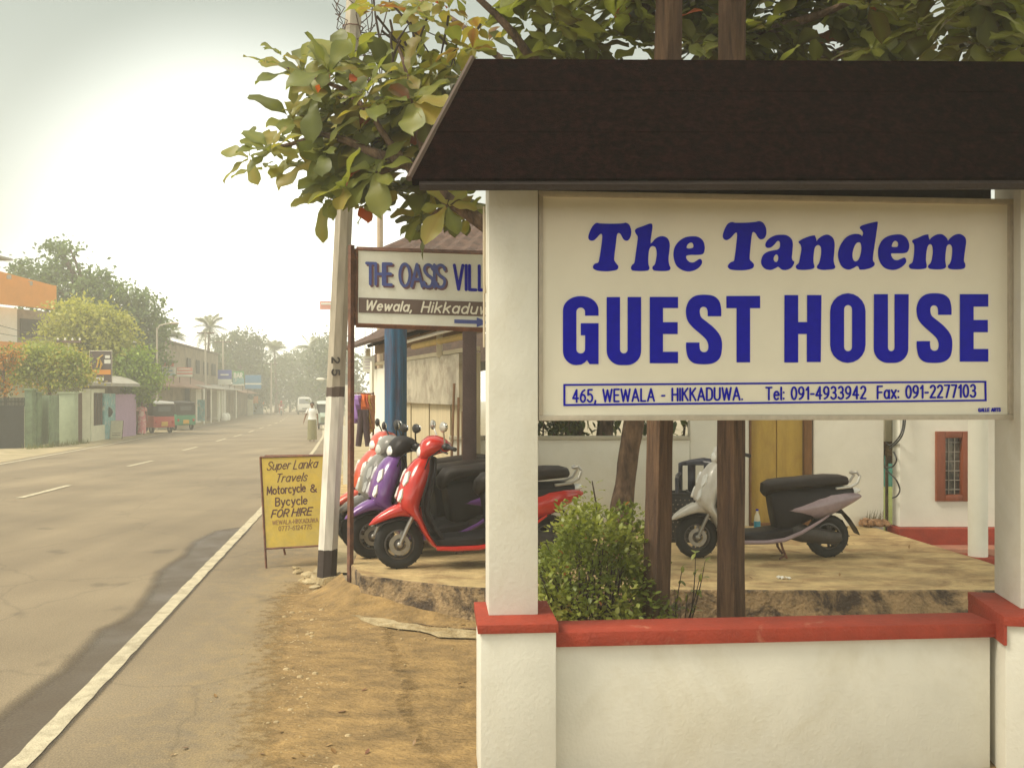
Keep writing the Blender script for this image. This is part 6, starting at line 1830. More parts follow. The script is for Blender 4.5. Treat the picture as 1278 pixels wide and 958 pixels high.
# black gate, green gate and their piers
p0, p1 = W2(-14, 30.6), W2(30, 31.2)
g = thing('metal_gate', 'black sheet metal gate at the far left roadside', 'gate', tuple((p0 + p1) / 2))
b = MB(); wall2(b, p0, p1, gz(31), Zp(506, 31), .05); b.build('leaf', m_dkgate, g, world=True)
b = MB()
for i in range(26):
    q = p0.lerp(p1, i / 25); b.tube([(q.x, q.y, Zp(507, 31)), (q.x, q.y, Zp(496, 31))], .02, 4)
b.tube([(p0.x, p0.y, Zp(501, 31)), (p1.x, p1.y, Zp(501, 31))], .02, 4)
b.build('spikes', m_dkgate, g, world=True)
g = thing('garden_gate', 'pale green double gate with dark green piers beneath the flowering creeper', 'gate', tuple(W2(60, 32.5)))
def pier(px0, px1, Y, yt, mat, nm='pier', dep=.3):
    a_, c2 = W2(px0, Y), W2(px1, Y); bb = MB(); bb.box(((a_.x + c2.x) / 2, Y + dep / 2, (gz(Y) + Zp(yt, Y)) / 2), (c2.x - a_.x, dep, Zp(yt, Y) - gz(Y)))
    bb.box(((a_.x + c2.x) / 2, Y + dep / 2, Zp(yt, Y) + .03), (c2.x - a_.x + .08, dep + .08, .06)); return bb.build(nm, mat, g, world=True, bevel=.01)
pier(30.5, 40, 31.4, 487, m_green1); pier(73.5, 93, 34.0, 491, m_green2); pier(40.8, 47, 31.7, 491, m_green1)
for x0, x1, m_ in ((47.5, 62, m_green2), (62.5, 73, m_green1)):
    a_, c2 = W2(x0, 32.2), W2(x1, 33.2); b = MB(); wall2(b, a_, c2, gz(33) + .06, Zp(493, 32.5), .05)
    for f in (.0, .33, .66, 1.0):
        q = a_.lerp(c2, f); b.box((q.x, q.y - .03, (Zp(493, 32.5) + gz(33)) / 2), (.05, .04, Zp(493, 32.5) - gz(33) - .1))
    b.build('leaf', m_, g, world=True)
# low house behind the gates
h = thing('low_house', 'low cream house with a mossy tiled eave behind the green gate', 'house', tuple(W2(55, 36)))
a_, c2 = W2(-8, 34.5), W2(100, 37.2)
b = MB(); wall2(b, a_, c2, gz(36), Zp(463, 36), .2); b.build('wall', m_cream, h, world=True)
b = MB(); n_ = Vector((-.3, 1, 0)).normalized()
za, zb = Zp(468, 36), Zp(468, 38) - .55
b.prism([(a_.x - .3, a_.y - .7, za), (c2.x + .2, c2.y - .7, za), (c2.x - 1, c2.y + 3.5, zb + .9), (a_.x - 1, a_.y + 3.5, zb + .9)], [(a_.x - .3, a_.y - .7, za + .1), (c2.x + .2, c2.y - .7, za + .1), (c2.x - 1, c2.y + 3.5, zb + 1.0), (a_.x - 1, a_.y + 3.5, zb + 1.0)])
b.build('roof', M('faded_tiles', (.30, .17, .11), .9, .25, 3, .4, 12), h, world=True)
b = MB(); q = W2(20, 35); b.box((q.x, 34.85, Zp(472, 35)), (.35, .12, .09)); b.build('vent', m_darkin, h, world=True)
# kiosk with lilac shutter
kk = thing('kiosk_shop', 'small roadside kiosk with barred window, teal poster and lilac shutter wall', 'kiosk', tuple(W2(135, 40)))
Yk0, Yk1 = 36.0, 43.2
kp = lambda px, Y: W2(px, Y)
b = MB(); wall2(b, kp(94, 35.4), kp(101, 35.8), gz(36), Zp(490, 36), .1); b.build('door', m_brown, kk, world=True)
b = MB(); wall2(b, kp(101, 35.9), kp(111, 36.2), gz(36), Zp(485, 36), .18); wall2(b, kp(111, 36.2), kp(128, 38.2), gz(37), Zp(531, 37), .18); wall2(b, kp(111.2, 36.22), kp(114, 36.5), Zp(531, 37) + .004, Zp(486, 37), .18); wall2(b, kp(114, 36.5), kp(128, 38.2), Zp(490, 37), Zp(485, 37), .18)
b.build('wall', m_cream, kk, world=True)
b = MB(); wall2(b, kp(114.2, 36.6), kp(127.6, 38.2), Zp(531, 37), Zp(490, 37), .03); wn_ = b.build('window', m_darkin, kk, world=True)
b = MB()
for f in (.02, .28, .5, .72, .98):
    q = kp(114.4, 36.5).lerp(kp(127.4, 38.1), f); b.tube([(q.x, q.y - .06, Zp(530.5, 37)), (q.x, q.y - .06, Zp(490, 37))], .03 if f in (.02, .98) else .02, 4)
b.build('bars', m_brown, wn_)
b = MB(); wall2(b, kp(128.2, 38.25), kp(142, 40.0), gz(39), Zp(491, 39), .14); b.build('poster_wall', m_teal, kk, world=True)
q = kp(135, 39.0); b = MB(); b.ell((q.x, q.y - .12, Zp(514, 39)), (.26, .03, .24), 12, 6); b.build('emblem', m_dkgate, kk, world=True)
b = MB(); wall2(b, kp(142.2, 40.0), kp(168, 43.0), gz(41), Zp(492, 41), .14)
for i in range(5):
    q = kp(142.2 + 5.2 * i + 2, 40.1 + .6 * i); b.box((q.x, q.y - .1, 1.0 + gz(41)), (.05, .05, 1.95))
b.build('shutter', m_lilac, kk, world=True)
b = MB(); a_, c2 = kp(92, 35.3), kp(166, 42.4)
z0 = Zp(480, 37)
b.prism([(a_.x + .5, a_.y - .9, z0 - .05), (c2.x + .7, c2.y - .9, z0 - .05), (c2.x - .8, c2.y + 1, z0 + .35), (a_.x - .8, a_.y + 1.4, z0 + .35)], [(a_.x + .5, a_.y - .9, z0 + .08), (c2.x + .7, c2.y - .9, z0 + .08), (c2.x - .8, c2.y + 1, z0 + .45), (a_.x - .8, a_.y + 1.4, z0 + .45)])
b.build('awning', m_roofsheet, kk, world=True, smooth=0)
b = MB(); a_, c2 = kp(95, 36.6), kp(168, 44.0); wall2(b, a_ + Vector((-1.6, 1.2, 0)), c2 + Vector((-1.6, 1.2, 0)), gz(41), z0 + .3, 2.4); b.build('back_room', m_oldwall, kk, world=True)
# advertising board on the kiosk roof
q = W2(126, 37.2)
bl = thing('advert_board', 'dark advertising board with an orange stripe standing on the kiosk roof', 'billboard', (q.x, q.y, z0 + .1))
b = MB(); w_ = (140 - 113) / FPX * 37.2; hh = (480 - 441) / FPX * 37.2
b.box((0, 0, hh / 2 + .0), (w_, .05, hh)); b.build('panel', M('dark_advert', (.085, .06, .06), .6, .2, 4), bl)
b = MB(); b.box((0, -.03, .42), (w_ - .06, .01, .20)); b.build('stripe', m_orange, bl)
b = MB(); b.tube([(-.15, -.035, .6), (-.05, -.035, 1.0), (.05, -.035, .75), (-.02, -.035, .55)], [.03, .05, .05, .03], 6); b.tube([(-.15, -.035, .95), (.1, -.035, 1.12)], .025, 6); b.build('figure', M('gold_print', (.6, .35, .05), .6), bl)
b = MB(); b.box((.28, -.03, .85), (.26, .01, .16)); b.box((.28, -.03, 1.05), (.2, .01, .12)); b.box((-.12, -.03, .14), (.5, .01, .13)); b.build('print', M('white_print', (.7, .68, .6), .6), bl)
b = MB()
for x in (-w_ / 2, w_ / 2): b.tube([(x, 0, -.15), (x, 0, hh + .05)], .025, 4)
b.tube([(-w_ / 2, 0, hh), (w_ / 2, 0, hh)], .025, 4); b.build('frame', m_greyshut, bl)
# standing board before the kiosk
q = W2(145.5, 38.6)
mb = thing('menu_board', 'pale standing notice board in a dark frame before the lilac shutter', 'notice board', tuple(q))
w_ = 15 / FPX * 38.6; hh = 22 / FPX * 38.6
b = MB(); b.box((0, 0, hh / 2 + .05), (w_, .03, hh), rot=Matrix.Rotation(R(-8), 3, 'X')); b.build('panel', M('pale_notice', (.55, .52, .38), .7, .1), mb)
b = MB(); b.box((0, -.03, .1), (w_, .05, .04)); b.box((0, .08, hh + .03), (w_, .05, .04)); b.tube([(-w_ / 2, -.07, 0), (-w_ / 2, .07, hh + .05)], .02, 4); b.tube([(w_ / 2, -.07, 0), (w_ / 2, .07, hh + .05)], .02, 4); b.build('frame', m_brown, mb)
b = MB()
for i in range(6): b.box((0, -.052 + .0185 * i, .18 + .09 * i), (w_ * .7, .008, .025))
b.build('print', m_brown, mb)

# orange-banded building
Yo = 46
ob = thing('orange_building', 'building with a broad orange parapet band above dim white upper rooms', 'building', tuple(W2(20, Yo)))
a_, c2 = W2(-120, 42), W2(68, 50)
def zat(y, Y): return Zp(y, Y)
b = MB(); wall2(b, a_, c2, Zp(386, 49.8), Zp(356, 49.8), .3)
b.add([(a_.x, a_.y - .16, Zp(356, 49.8)), (c2.x, c2.y - .16, Zp(356, 49.8)), (a_.x, a_.y - .16, Zp(356, 49.8) + .9)], [[0, 1, 2]])
b.add([(a_.x, a_.y + .14, Zp(356, 49.8)), (c2.x, c2.y + .14, Zp(356, 49.8)), (a_.x, a_.y + .14, Zp(356, 49.8) + .9)], [[0, 2, 1]])
b.build('parapet', m_orange, ob, world=True, smooth=0)
b = MB(); dx = Vector((-.6, 1.2, 0)); wall2(b, a_ + dx, a_.lerp(c2, .70) + dx, gz(46), Zp(387, 49.8), .2); b.build('wall', m_wall_far, ob, world=True)
b = MB(); dx = Vector((-.6, 1.6, 0)); wall2(b, a_.lerp(c2, .66) + dx, c2 + dx, gz(46), Zp(387, 49.8), .2); b.build('wall', m_oldwall, ob, world=True)
b = MB(); dx = Vector((-.55, 1.3, 0)); q0, q1 = a_.lerp(c2, .72), a_.lerp(c2, .96); wall2(b, q0 + dx, q1 + dx, Zp(420, 49), Zp(398, 49.5), .2); b.build('opening', m_darkin, ob, world=True)
b = MB(); dx = Vector((.0, .0, 0)); wall2(b, a_ + dx, a_.lerp(c2, .76) + dx, Zp(442, 46), Zp(425, 46), .5); b.build('ledge', m_orange, ob, world=True)
for px, y in ((4, 346), (33, 354)):
    q = a_.lerp(c2, (px + 120) / 188.); b = MB(); b.box((q.x, q.y - .17, Zp(y, q.y)), (.42, .05, .22)); b.build('vent', m_roofsheet, ob, world=True)
b = MB(); b.box((a_.x - 8, a_.y + 7, 3.2), (10, 8, 6.0)); b.build('block', m_oldwall, ob, world=True)
b = MB(); q = W2(-4, 44); b.box((q.x, 44, Zp(322, 44)), (.9, 1.2, .1)); b.tube([(q.x - .3, 44, Zp(350, 44)), (q.x - .3, 44, Zp(323, 44))], .05, 6); b.build('roof_shelter', m_roofsheet, ob, world=True)

# trees: trunk, limbs and a crown of leaf clumps
def make_tree(name, label, base, trunk_top, blobs, mat, n_leaf, L, cat='tree', group=None, tlo=.0, thi=1.0, trunk_r=.2, seed=1):
    r_ = random.Random(seed)
    t = thing(name, label, cat, tuple(base), 0, group)
    b = MB()
    tt = Vector(trunk_top)
    b.tube([Vector((0, 0, -.05)), (tt - base) * .5 + Vector((.1, 0, 0)), tt - base], [trunk_r * 1.2, trunk_r, trunk_r * .8], 9)
    for (c, rad) in blobs:
        b.tube([(tt - base) * .92, ((tt - base) * .4 + (c - base) * .6) + Vector((0, 0, .2)), c - base], [trunk_r * .55, trunk_r * .35, trunk_r * .12], 6)
    b.build('trunk', m_bark, t, smooth=80)
    f = MB()
    tot = sum(r.x * r.z for c, r in blobs)
    for ci, (c, rad) in enumerate(blobs):
        k = int(n_leaf * rad.x * rad.z / tot)
        ncl = max(6, k // 26)
        for q in range(ncl):
            d = rvec(r_); rr = r_.uniform(.35, 1.0) ** .5
            cc = Vector((d.x * rad.x * rr, d.y * rad.y * rr, d.z * rad.z * rr)) * (1 + .55 * noise.noise(d * 2.6 + Vector((ci * 1.7, seed, 0)))) + (c - base)
            cr_ = r_.uniform(.7, 1.5) * L * 1.9
            tn_ = r_.uniform(tlo, thi)
            for w in range(26):
                p = cc + Vector((r_.gauss(0, 1), r_.gauss(0, 1), r_.gauss(0, .7))) * cr_ * .6
                dd = (rvec(r_) + Vector((0, 0, -.25))).normalized(); ll = L * r_.uniform(.55, 1.2)
                sd = dd.cross(rvec(r_)); 
                if sd.length < .05: continue
                sd = sd.normalized() * ll * .3
                f.add([p, p + dd * ll * .5 + sd, p + dd * ll, p + dd * ll * .5 - sd], [[0, 1, 2, 3]], 0, min(1, max(.001, tn_ + r_.uniform(-.18, .18))))
    f.build('crown', mat, t, smooth=0, recalc=False)
    return t
def blob(px, py, Y, rx, ry=None, dep=1.0):
    ry = ry or rx
    return (Vector(((px - CX) / FPX * Y, Y, Zp(py, Y))), Vector((rx / FPX * Y, rx / FPX * Y * dep, ry / FPX * Y)))
lf_dark = LEAF('dark_tree_leaf', [(.08, .13, .04), (.14, .21, .065), (.22, .31, .10)], .45)
lf_mid = LEAF('yellow_green_leaf', [(.28, .30, .05), (.46, .47, .09), (.60, .57, .15)], .5)
lf_lime = LEAF('lime_leaf', [(.14, .22, .02), (.25, .37, .035), (.36, .48, .07)], .45)
lf_flow = LEAF('creeper_leaf', [(.21, .27, .05), (.34, .40, .075), (.48, .49, .11), (.62, .30, .04)], .48)
lf_far = LEAF('far_leaf', [(.06, .09, .028), (.10, .135, .045), (.15, .19, .065)], .4)
Y = 56
make_tree('broad_tree', 'tall dark green tree spreading behind the orange-banded building', W2(130, Y), P(120, 400, Y),
  [blob(42, 345, Y, 28, 20), blob(80, 350, Y, 30, 22), blob(118, 362, Y, 30, 22), blob(150, 375, Y, 28, 22), blob(178, 392, Y, 24, 24), blob(186, 420, Y, 20, 30), blob(150, 410, Y, 34, 32), blob(105, 395, Y, 36, 26), blob(75, 330, Y, 9, 9), blob(77, 313, Y, 8, 7), blob(70, 308, Y, 6, 4), blob(88, 311, Y, 6, 4), blob(188, 455, Y, 14, 24), blob(165, 440, Y, 22, 24), blob(60, 375, Y, 24, 18), blob(199, 404, Y, 7, 8), blob(125, 348, Y, 12, 8)], lf_dark, 15000, .30, trunk_r=.35, seed=3)
Y = 44
make_tree('bushy_tree', 'yellowish green bushy tree standing right behind the kiosk', W2(112, Y), P(112, 460, Y),
  [blob(85, 402, Y, 28, 24), blob(115, 405, Y, 30, 28), blob(140, 412, Y, 22, 24), blob(142, 430, Y, 22, 26), blob(95, 440, Y, 34, 24), blob(125, 455, Y, 32, 22), blob(70, 425, Y, 18, 18), blob(150, 405, Y, 10, 10), blob(55, 442, Y, 18, 14), blob(105, 465, Y, 26, 12), blob(100, 385, Y, 16, 10), blob(135, 462, Y, 22, 14), blob(150, 445, Y, 18, 18), blob(120, 478, Y, 18, 8)], lf_mid, 17000, .22, trunk_r=.18, seed=5)
Y = 43.5
make_tree('lime_tree', 'bright lime green drooping tree between the kiosk and the tuk-tuks', W2(172, Y + 1), P(172, 490, Y),
  [blob(170, 455, Y, 20, 18, .7), blob(182, 470, Y, 16, 18, .7), blob(165, 478, Y, 18, 16, .7), blob(178, 490, Y, 13, 10, .7), blob(152, 470, Y, 10, 10, .7)], lf_lime, 5200, .20, trunk_r=.10, seed=8)
Y = 34.5
make_tree('flowering_creeper', 'creeper with orange flowers hanging over the low house eave', W2(60, Y + .5), P(60, 462, Y),
  [blob(62, 447, Y, 34, 16, .5), blob(35, 445, Y, 22, 14, .5), blob(90, 455, Y, 22, 16, .5), blob(48, 462, Y, 26, 10, .5), blob(8, 447, Y, 16, 12, .5), blob(105, 470, Y, 16, 8, .5), blob(80, 472, Y, 26, 9, .5), blob(30, 468, Y, 20, 9, .5), blob(55, 480, Y, 20, 6, .5)], lf_flow, 8000, .15, 'creeper', trunk_r=.07, seed=11, thi=.78)
Y = 32.5
make_tree('flower_bush', 'orange flowering bush over the black gate at the left border', W2(4, Y), P(4, 462, Y),
  [blob(5, 452, Y, 14, 10, .6), blob(-8, 470, Y, 12, 14, .6), blob(14, 441, Y, 10, 7, .6), blob(7, 486, Y, 12, 9, .6)], LEAF('orange_flower_leaf', [(.10, .12, .02), (.20, .18, .03), (.55, .22, .02), (.6, .26, .03)], .3), 1800, .13, 'bush', trunk_r=.05, seed=12)
Y = 31.4
b = MB()
for i in range(240):
    f = rng.random(); q = W2(35, 30.6).lerp(W2(105, 35.0), f); p = Vector((q.x + rng.uniform(-.1, .35), q.y - rng.uniform(.1, .5), gz(q.y) + .01))
    b.tube([p, p + Vector((rng.uniform(-.08, .08), 0, rng.uniform(.06, .22)))], [.012, .003], 3)
tag(rebase(b.build('grass', M('verge_grass', (.16, .17, .05), .9, .3)), tuple(W2(60, 32))), kind='stuff')

# long two-storey terrace further along
LB = [(Vector((-21.2, 53, 0))), (Vector((-23.2, 65, 0))), (Vector((-25.9, 78, 0))), (Vector((-28.9, 93, 0))), (Vector((-35.8, 127, 0)))]
def LBp(px):           # point of the terrace front under a pixel column
    for a_, c2 in zip(LB[:-1], LB[1:]):
        pa, pc = CX + a_.x / a_.y * FPX, CX + c2.x / c2.y * FPX
        if pa <= px <= pc: return a_.lerp(c2, ((px - CX) / FPX * a_.y - a_.x) / ((c2.x - a_.x) - (px - CX) / FPX * (c2.y - a_.y)))
    a_ = LB[0] if px < 205 else LB[-1]
    return a_
tr_ = thing('terrace_building', 'long weathered two-storey terrace with brown upper wall and shuttered shops below', 'building', tuple(LB[1]))
A, B_ = LBp(196), LBp(290)
A = Vector((-20.8, 50.5, 0))
back = Vector((-1.6, .3, 0))
b = MB(); b.prism([(A + back * 1).to_tuple()[:2] + (2.7,), (B_ + back).to_tuple()[:2] + (2.7,), (B_ + back * 5).to_tuple()[:2] + (2.7,), (A + back * 5).to_tuple()[:2] + (2.7,)],
        [(A + back * 1).to_tuple()[:2] + (5.4,), (B_ + back).to_tuple()[:2] + (5.75,), (B_ + back * 5).to_tuple()[:2] + (5.75,), (A + back * 5).to_tuple()[:2] + (5.4,)])
b.build('wall', m_oldwall, tr_, world=True)
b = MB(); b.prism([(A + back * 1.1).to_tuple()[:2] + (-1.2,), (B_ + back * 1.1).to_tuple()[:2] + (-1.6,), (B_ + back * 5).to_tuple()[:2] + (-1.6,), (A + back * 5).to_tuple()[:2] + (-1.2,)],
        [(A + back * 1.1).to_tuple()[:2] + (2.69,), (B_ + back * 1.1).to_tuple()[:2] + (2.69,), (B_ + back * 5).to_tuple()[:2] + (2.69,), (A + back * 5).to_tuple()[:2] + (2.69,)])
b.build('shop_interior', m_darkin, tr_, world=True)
b = MB(); b.prism([(A + back * .8).to_tuple()[:2] + (5.42,), (B_ + back * .8).to_tuple()[:2] + (5.77,), (B_ + back * 5).to_tuple()[:2] + (5.77,), (A + back * 5).to_tuple()[:2] + (5.42,)],
        [(A + back * .8).to_tuple()[:2] + (5.52,), (B_ + back * .8).to_tuple()[:2] + (5.87,), (B_ + back * 5).to_tuple()[:2] + (5.95,), (A + back * 5).to_tuple()[:2] + (5.6,)])
b.build('roof', M('brown_sheet', (.17, .12, .09), .8, .2, 2), tr_, world=True, smooth=0)
for f0, f1 in ((.03, .10), (.55, .59), (.66, .70), (.76, .82), (.88, .94)):
    q0, q1 = A.lerp(B_, f0) + back, A.lerp(B_, f1) + back; d = Vector((.12, -.02, 0)); b = MB(); wall2(b, q0 + d, q1 + d, 3.5, 4.7, .06); b.build('window', m_darkin, tr_, world=True)
b = MB(); q0, q1 = A.lerp(B_, .02) + back * .9, A.lerp(B_, .3) + back * .9; b.tube([(q0.x + .3, q0.y, 4.85), (q1.x + .3, q1.y, 4.75)], .05, 5); b.build('awning_rail', m_wall_far, tr_, world=True)
b = MB(); q0, q1 = A, LBp(262)
b.prism([(q0.x + 1.2, q0.y, 2.15), (q1.x + 1.2, q1.y, 2.0), (q1.x - 1.9, q1.y + .4, 3.0), (q0.x - 1.9, q0.y + .4, 3.0)], [(q0.x + 1.2, q0.y, 2.25), (q1.x + 1.2, q1.y, 2.1), (q1.x - 1.9, q1.y + .4, 3.12), (q0.x - 1.9, q0.y + .4, 3.12)])
b.build('tiled_awning', M('terrace_tile', (.27, .16, .11), .9, .25, 4, .4, 14), tr_, world=True, smooth=0)
b = MB(); q0, q1 = LBp(238), LBp(289)
b.prism([(q0.x + 1.4, q0.y - .6, 2.1), (q1.x + 1.2, q1.y, 2.0), (q1.x - .5, q1.y, 2.5), (q0.x - .5, q0.y, 2.5)], [(q0.x + 1.4, q0.y - .6, 2.17), (q1.x + 1.2, q1.y, 2.07), (q1.x - .5, q1.y, 2.57), (q0.x - .5, q0.y, 2.57)])
b.build('sheet_awning', m_roofsheet, tr_, world=True, smooth=0)
b = MB(); wall2(b, A + back * .5, LBp(239) + back * .4, gz(70) - .2, 2.4, .2); b.build('shop_wall', m_oldwall, tr_, world=True)
cols = [m_greyshut, m_wall_far, m_greyshut, m_brown, m_greyshut, m_cream, m_oldwall]
for i, (x0, x1) in enumerate([(238, 243), (243.6, 250), (250.6, 256), (256.6, 263), (263.6, 270), (270.6, 280), (280.6, 290)]):
    q0, q1 = LBp(x0), LBp(x1); b = MB(); wall2(b, q0, q1, gz(q0.y) - .3, 2.1, .12)
    for f in np.linspace(.1, .9, 5):
        q = q0.lerp(q1, f); b.box((q.x + .08, q.y, .8), (.05, .05, 2.2))
    b.build('shutter', cols[i], tr_, world=True)
for px in (236, 246, 257, 261.5, 264, 266, 281):
    q = LBp(px); b = MB(); b.tube([(q.x + 1.1, q.y - .1, gz(q.y) - .3), (q.x + 1.1, q.y - .1, 2.1)], .06, 5); b.build('awning_post', m_wall_far, tr_, world=True)
b = MB(); q = LBp(233.5); b.box((q.x + 1.0, q.y, .55), (.5, .06, 1.5)); b.build('blue_banner', m_teal, tr_, world=True)
s2 = thing('corner_shop', 'squat shop with an orange and pale poster front at the end of the terrace', 'shop', tuple(LBp(310)))
q0, q1 = LBp(291), LBp(329)
b = MB(); wall2(b, q0 + back, q1 + back, gz(100) - .4, 2.6, 2.5); b.build('wall', m_oldwall, s2, world=True)
b = MB(); b.prism([(q0.x + 1, q0.y, 1.75), (q1.x + 1, q1.y, 1.6), (q1.x - 3, q1.y, 2.9), (q0.x - 3, q0.y, 3.0)], [(q0.x + 1, q0.y, 1.85), (q1.x + 1, q1.y, 1.7), (q1.x - 3, q1.y, 3.0), (q0.x - 3, q0.y, 3.1)]); b.build('roof', M('terrace_tile', (.2, .1, .06)), s2, world=True)
for x0, x1, y0, y1, m_, nm in ((300, 307, 498, 520, m_cream, 'poster'), (308, 314, 494, 503, m_orange, 'poster'), (315, 322, 495, 508, m_orange, 'poster'), (307.5, 320.5, 504, 517, M('pale_blue_poster', (.42, .50, .50), .7, .2, 3), 'poster')):
    c_ = LBp((x0 + x1) / 2); w_ = (x1 - x0) / FPX * c_.y; b = MB(); b.box((c_.x + .9, c_.y - .2, (Zp(y0, c_.y) + Zp(y1, c_.y)) / 2), (w_, .06, (y1 - y0) / FPX * c_.y)); b.build(nm, m_, s2, world=True)
for i, px in enumerate((262.5, 266.5)):
    q = LBp(px); t = tag(None or MB().build('sack', m_wall_far) if False else (lambda bb: (bb.loft([(0, 0, 90, .02, .2), (0, .0, 0, .28, .26), (0, .25, 0, .30, .28), (0, .5, 0, .24, .22), (0, .62, 0, .08, .08)], 12), bb.build('grain_sack', m_wall_far, loc=(q.x + 1.3, q.y - .4, gz(q.y) + .02), smooth=70))[1])(MB()), ['white sack slumped by the awning posts of the terrace', 'second white sack beyond the first by the awning posts'][i], 'sack', 'white sacks outside the terrace', 'thing')
def hsign(px0, px1, y0, y1, Y, lab, cols, prn=None, rounded=False):
    """a shop hoarding in horizontal bands, on two short brackets"""
    c_ = W2((px0 + px1) / 2, Y); w_ = (px1 - px0) / FPX * Y; zt, zb = Zp(y0, Y), Zp(y1, Y); hgt = zt - zb
    t = thing('shop_hoarding', lab, 'shop sign', (c_.x, Y, zb))
    z = 0
    for i, (fr_, m_) in enumerate(cols):
        b = MB(); b.box((0, 0, z + hgt * fr_ / 2), (w_, .08, hgt * fr_ - .004)); b.build('panel', m_, t, bevel=(.2 if rounded and i == len(cols) - 1 else .01), segs=4); z += hgt * fr_
    for x in (-w_ * .35, w_ * .35):
        b = MB(); b.tube([(x, .06, -.5), (x, .06, hgt * .9)], .03, 5); b.build('bracket', m_brown, t)
    if prn:
        for zz, ww, m_ in prn:
            b = MB(); b.box((0, -.05, hgt * zz), (w_ * ww, .012, hgt * .09)); b.build('print', m_, t)
    return t
m_sw = M('white_hoarding', (.66, .66, .58), .7, .08); m_sr = M('red_hoarding', (.55, .16, .12), .7, .1); m_sb = M('blue_hoarding', (.06, .09, .36), .6, .1); m_sg2 = M('green_hoarding', (.08, .30, .10), .6, .1); m_slb = M('sky_hoarding', (.07, .22, .38), .6, .1); m_sal = M('salmon_hoarding', (.62, .28, .22), .7, .1)
hsign(200, 218.5, 458, 469, 57, 'white and pale blue hoarding under the red strip on the tiled awning', [(.3, M('pale_blue_hoarding', (.45, .60, .62), .7)), (.7, m_sw)], [(.6, .7, m_slb)])
hsign(199, 217, 449, 457, 57.3, 'narrow red strip sign above the pale blue hoarding', [(.55, m_sr), (.45, m_oldwall)])
hsign(221, 240, 458.5, 470, 61, 'salmon pink striped hoarding beside the pale blue one', [(.25, m_sw), (.2, m_sal), (.12, m_sw), (.43, m_sal)], [(.82, .75, m_sw)])
hsign(272, 289, 461.5, 480, 84, 'dark blue and white hoarding left of the green bar sign', [(.38, m_sw), (.62, m_sb)], [(.68, .6, m_sw)])
bs_ = hsign(290.5, 304.5, 463, 481, 88, 'green bar sign between the two blue hoardings', [(.10, m_sw), (.42, m_teal), (.48, m_sg2)])
pb_ = Plane((W2(290, 88).x, 88 - .05, 0), (1, 0, 0), (0, 0, 1))
write('lettering', lay('BAR', 292.3, 302.3, 471, 471, 5.6, 0, .25), .62, .15, pb_, m_sw, bs_, .002, .02)
hsign(306, 326, 468, 485, 94, 'rounded light blue hoarding furthest along the terrace', [(.30, m_slb), (.12, m_sw), (.58, m_slb)], None, True)

# street lamp, poles, wires
def pole(name, lab, px, Y, ytop, r_=.09, arms=(), mat=None, group=None):
    c_ = W2(px, Y); t = thing(name, lab, 'utility pole' if name != 'street_lamp' else 'street lamp', tuple(c_), 0, group)
    h_ = Zp(ytop, Y) - c_.z
    b = MB(); b.tube([(0, 0, -.05), (0, 0, h_)], [r_, r_ * .7], 8); b.build('pole', mat or m_alu, t)
    for z, w_ in arms:
        b = MB(); b.box((0, 0, h_ - z), (w_, .08, .1))
        b.build('crossarm', m_brown, t)
        b = MB()
        for x in (-.45, -.15, .15, .45): b.lathe([(.02, 0), (.05, .03), (.04, .1), (.02, .12)], (x * w_, 0, h_ - z + .05), 'z', 8)
        b.build('insulator', m_wall_far, t)
    return t, h_
Y = 50
t, h_ = pole('street_lamp', 'street lamp with a curved arm reaching out of the dark tree', 196, Y, 409, .07)
b = MB(); b.tube([(0, 0, h_ - .1), (.15, 0, h_ + .12), (.5, -.02, h_ + .22), (.75, -.03, h_ + .24)], .04, 6); b.build('arm', m_alu, t)
b = MB(); b.ell((.95, -.03, h_ + .24), (.32, .12, .075), 12, 6); b.build('lamp_head', m_alu, t)
pole('roadside_pole', 'pale utility pole before the upper wall of the terrace', 256.5, 72, 413, .10, ((.15, 1.4),), m_alu)
pole('roadside_pole', 'utility pole standing just behind the dark blue hoarding', 278.5, 86, 424, .12, ((.2, 1.6),), m_alu)
pole('roadside_pole', 'slender utility pole beyond the light blue hoarding under the palms', 338.5, 112, 452, .13, ((.2, 1.6),), m_alu)
pole('roadside_pole', 'thin pole by the left trees across the road carrying a crossbar', 86, 41, 425, .04, ((.05, 1.1),), m_alu)
def wire(pts, sag, lab, r_=.012):
    out = []
    for a_, c2 in zip(pts[:-1], pts[1:]):
        for i in range(14):
            f = i / 14; p = a_.lerp(c2, f); out.append(p - Vector((0, 0, sag * 4 * f * (1 - f))))
    out.append(pts[-1])
    b = MB(); b.tube(out, r_, 4); o = b.build('overhead_wire', M('wire_black', (.06, .055, .05), .7)); tag(rebase(o, tuple(pts[0])), lab, 'cable', 'overhead wires', 'thing')
pt_ = pb + Vector((lean.x * 5.2, 0, 5.2))
wire([pt_, P(525, 36, 8.8), P(640, 70, 10.5)], .05, 'thin wire from the leaning pole into the almond crown', .007)
top = lambda px, Y, yt: Vector(((px - CX) / FPX * Y, Y, Zp(yt, Y)))
wire([top(-200, 40, 330), top(86, 41, 427), top(256.5, 72, 415), top(278.5, 86, 426), top(338.5, 112, 454)], .35, 'sagging wire strung along the far roadside poles', .014)
wire([top(-200, 40, 352), top(88, 41, 427), top(258, 72, 415), top(280, 86, 426), top(340, 112, 454)], .5, 'lower sagging wire beside the first along the far poles', .012)

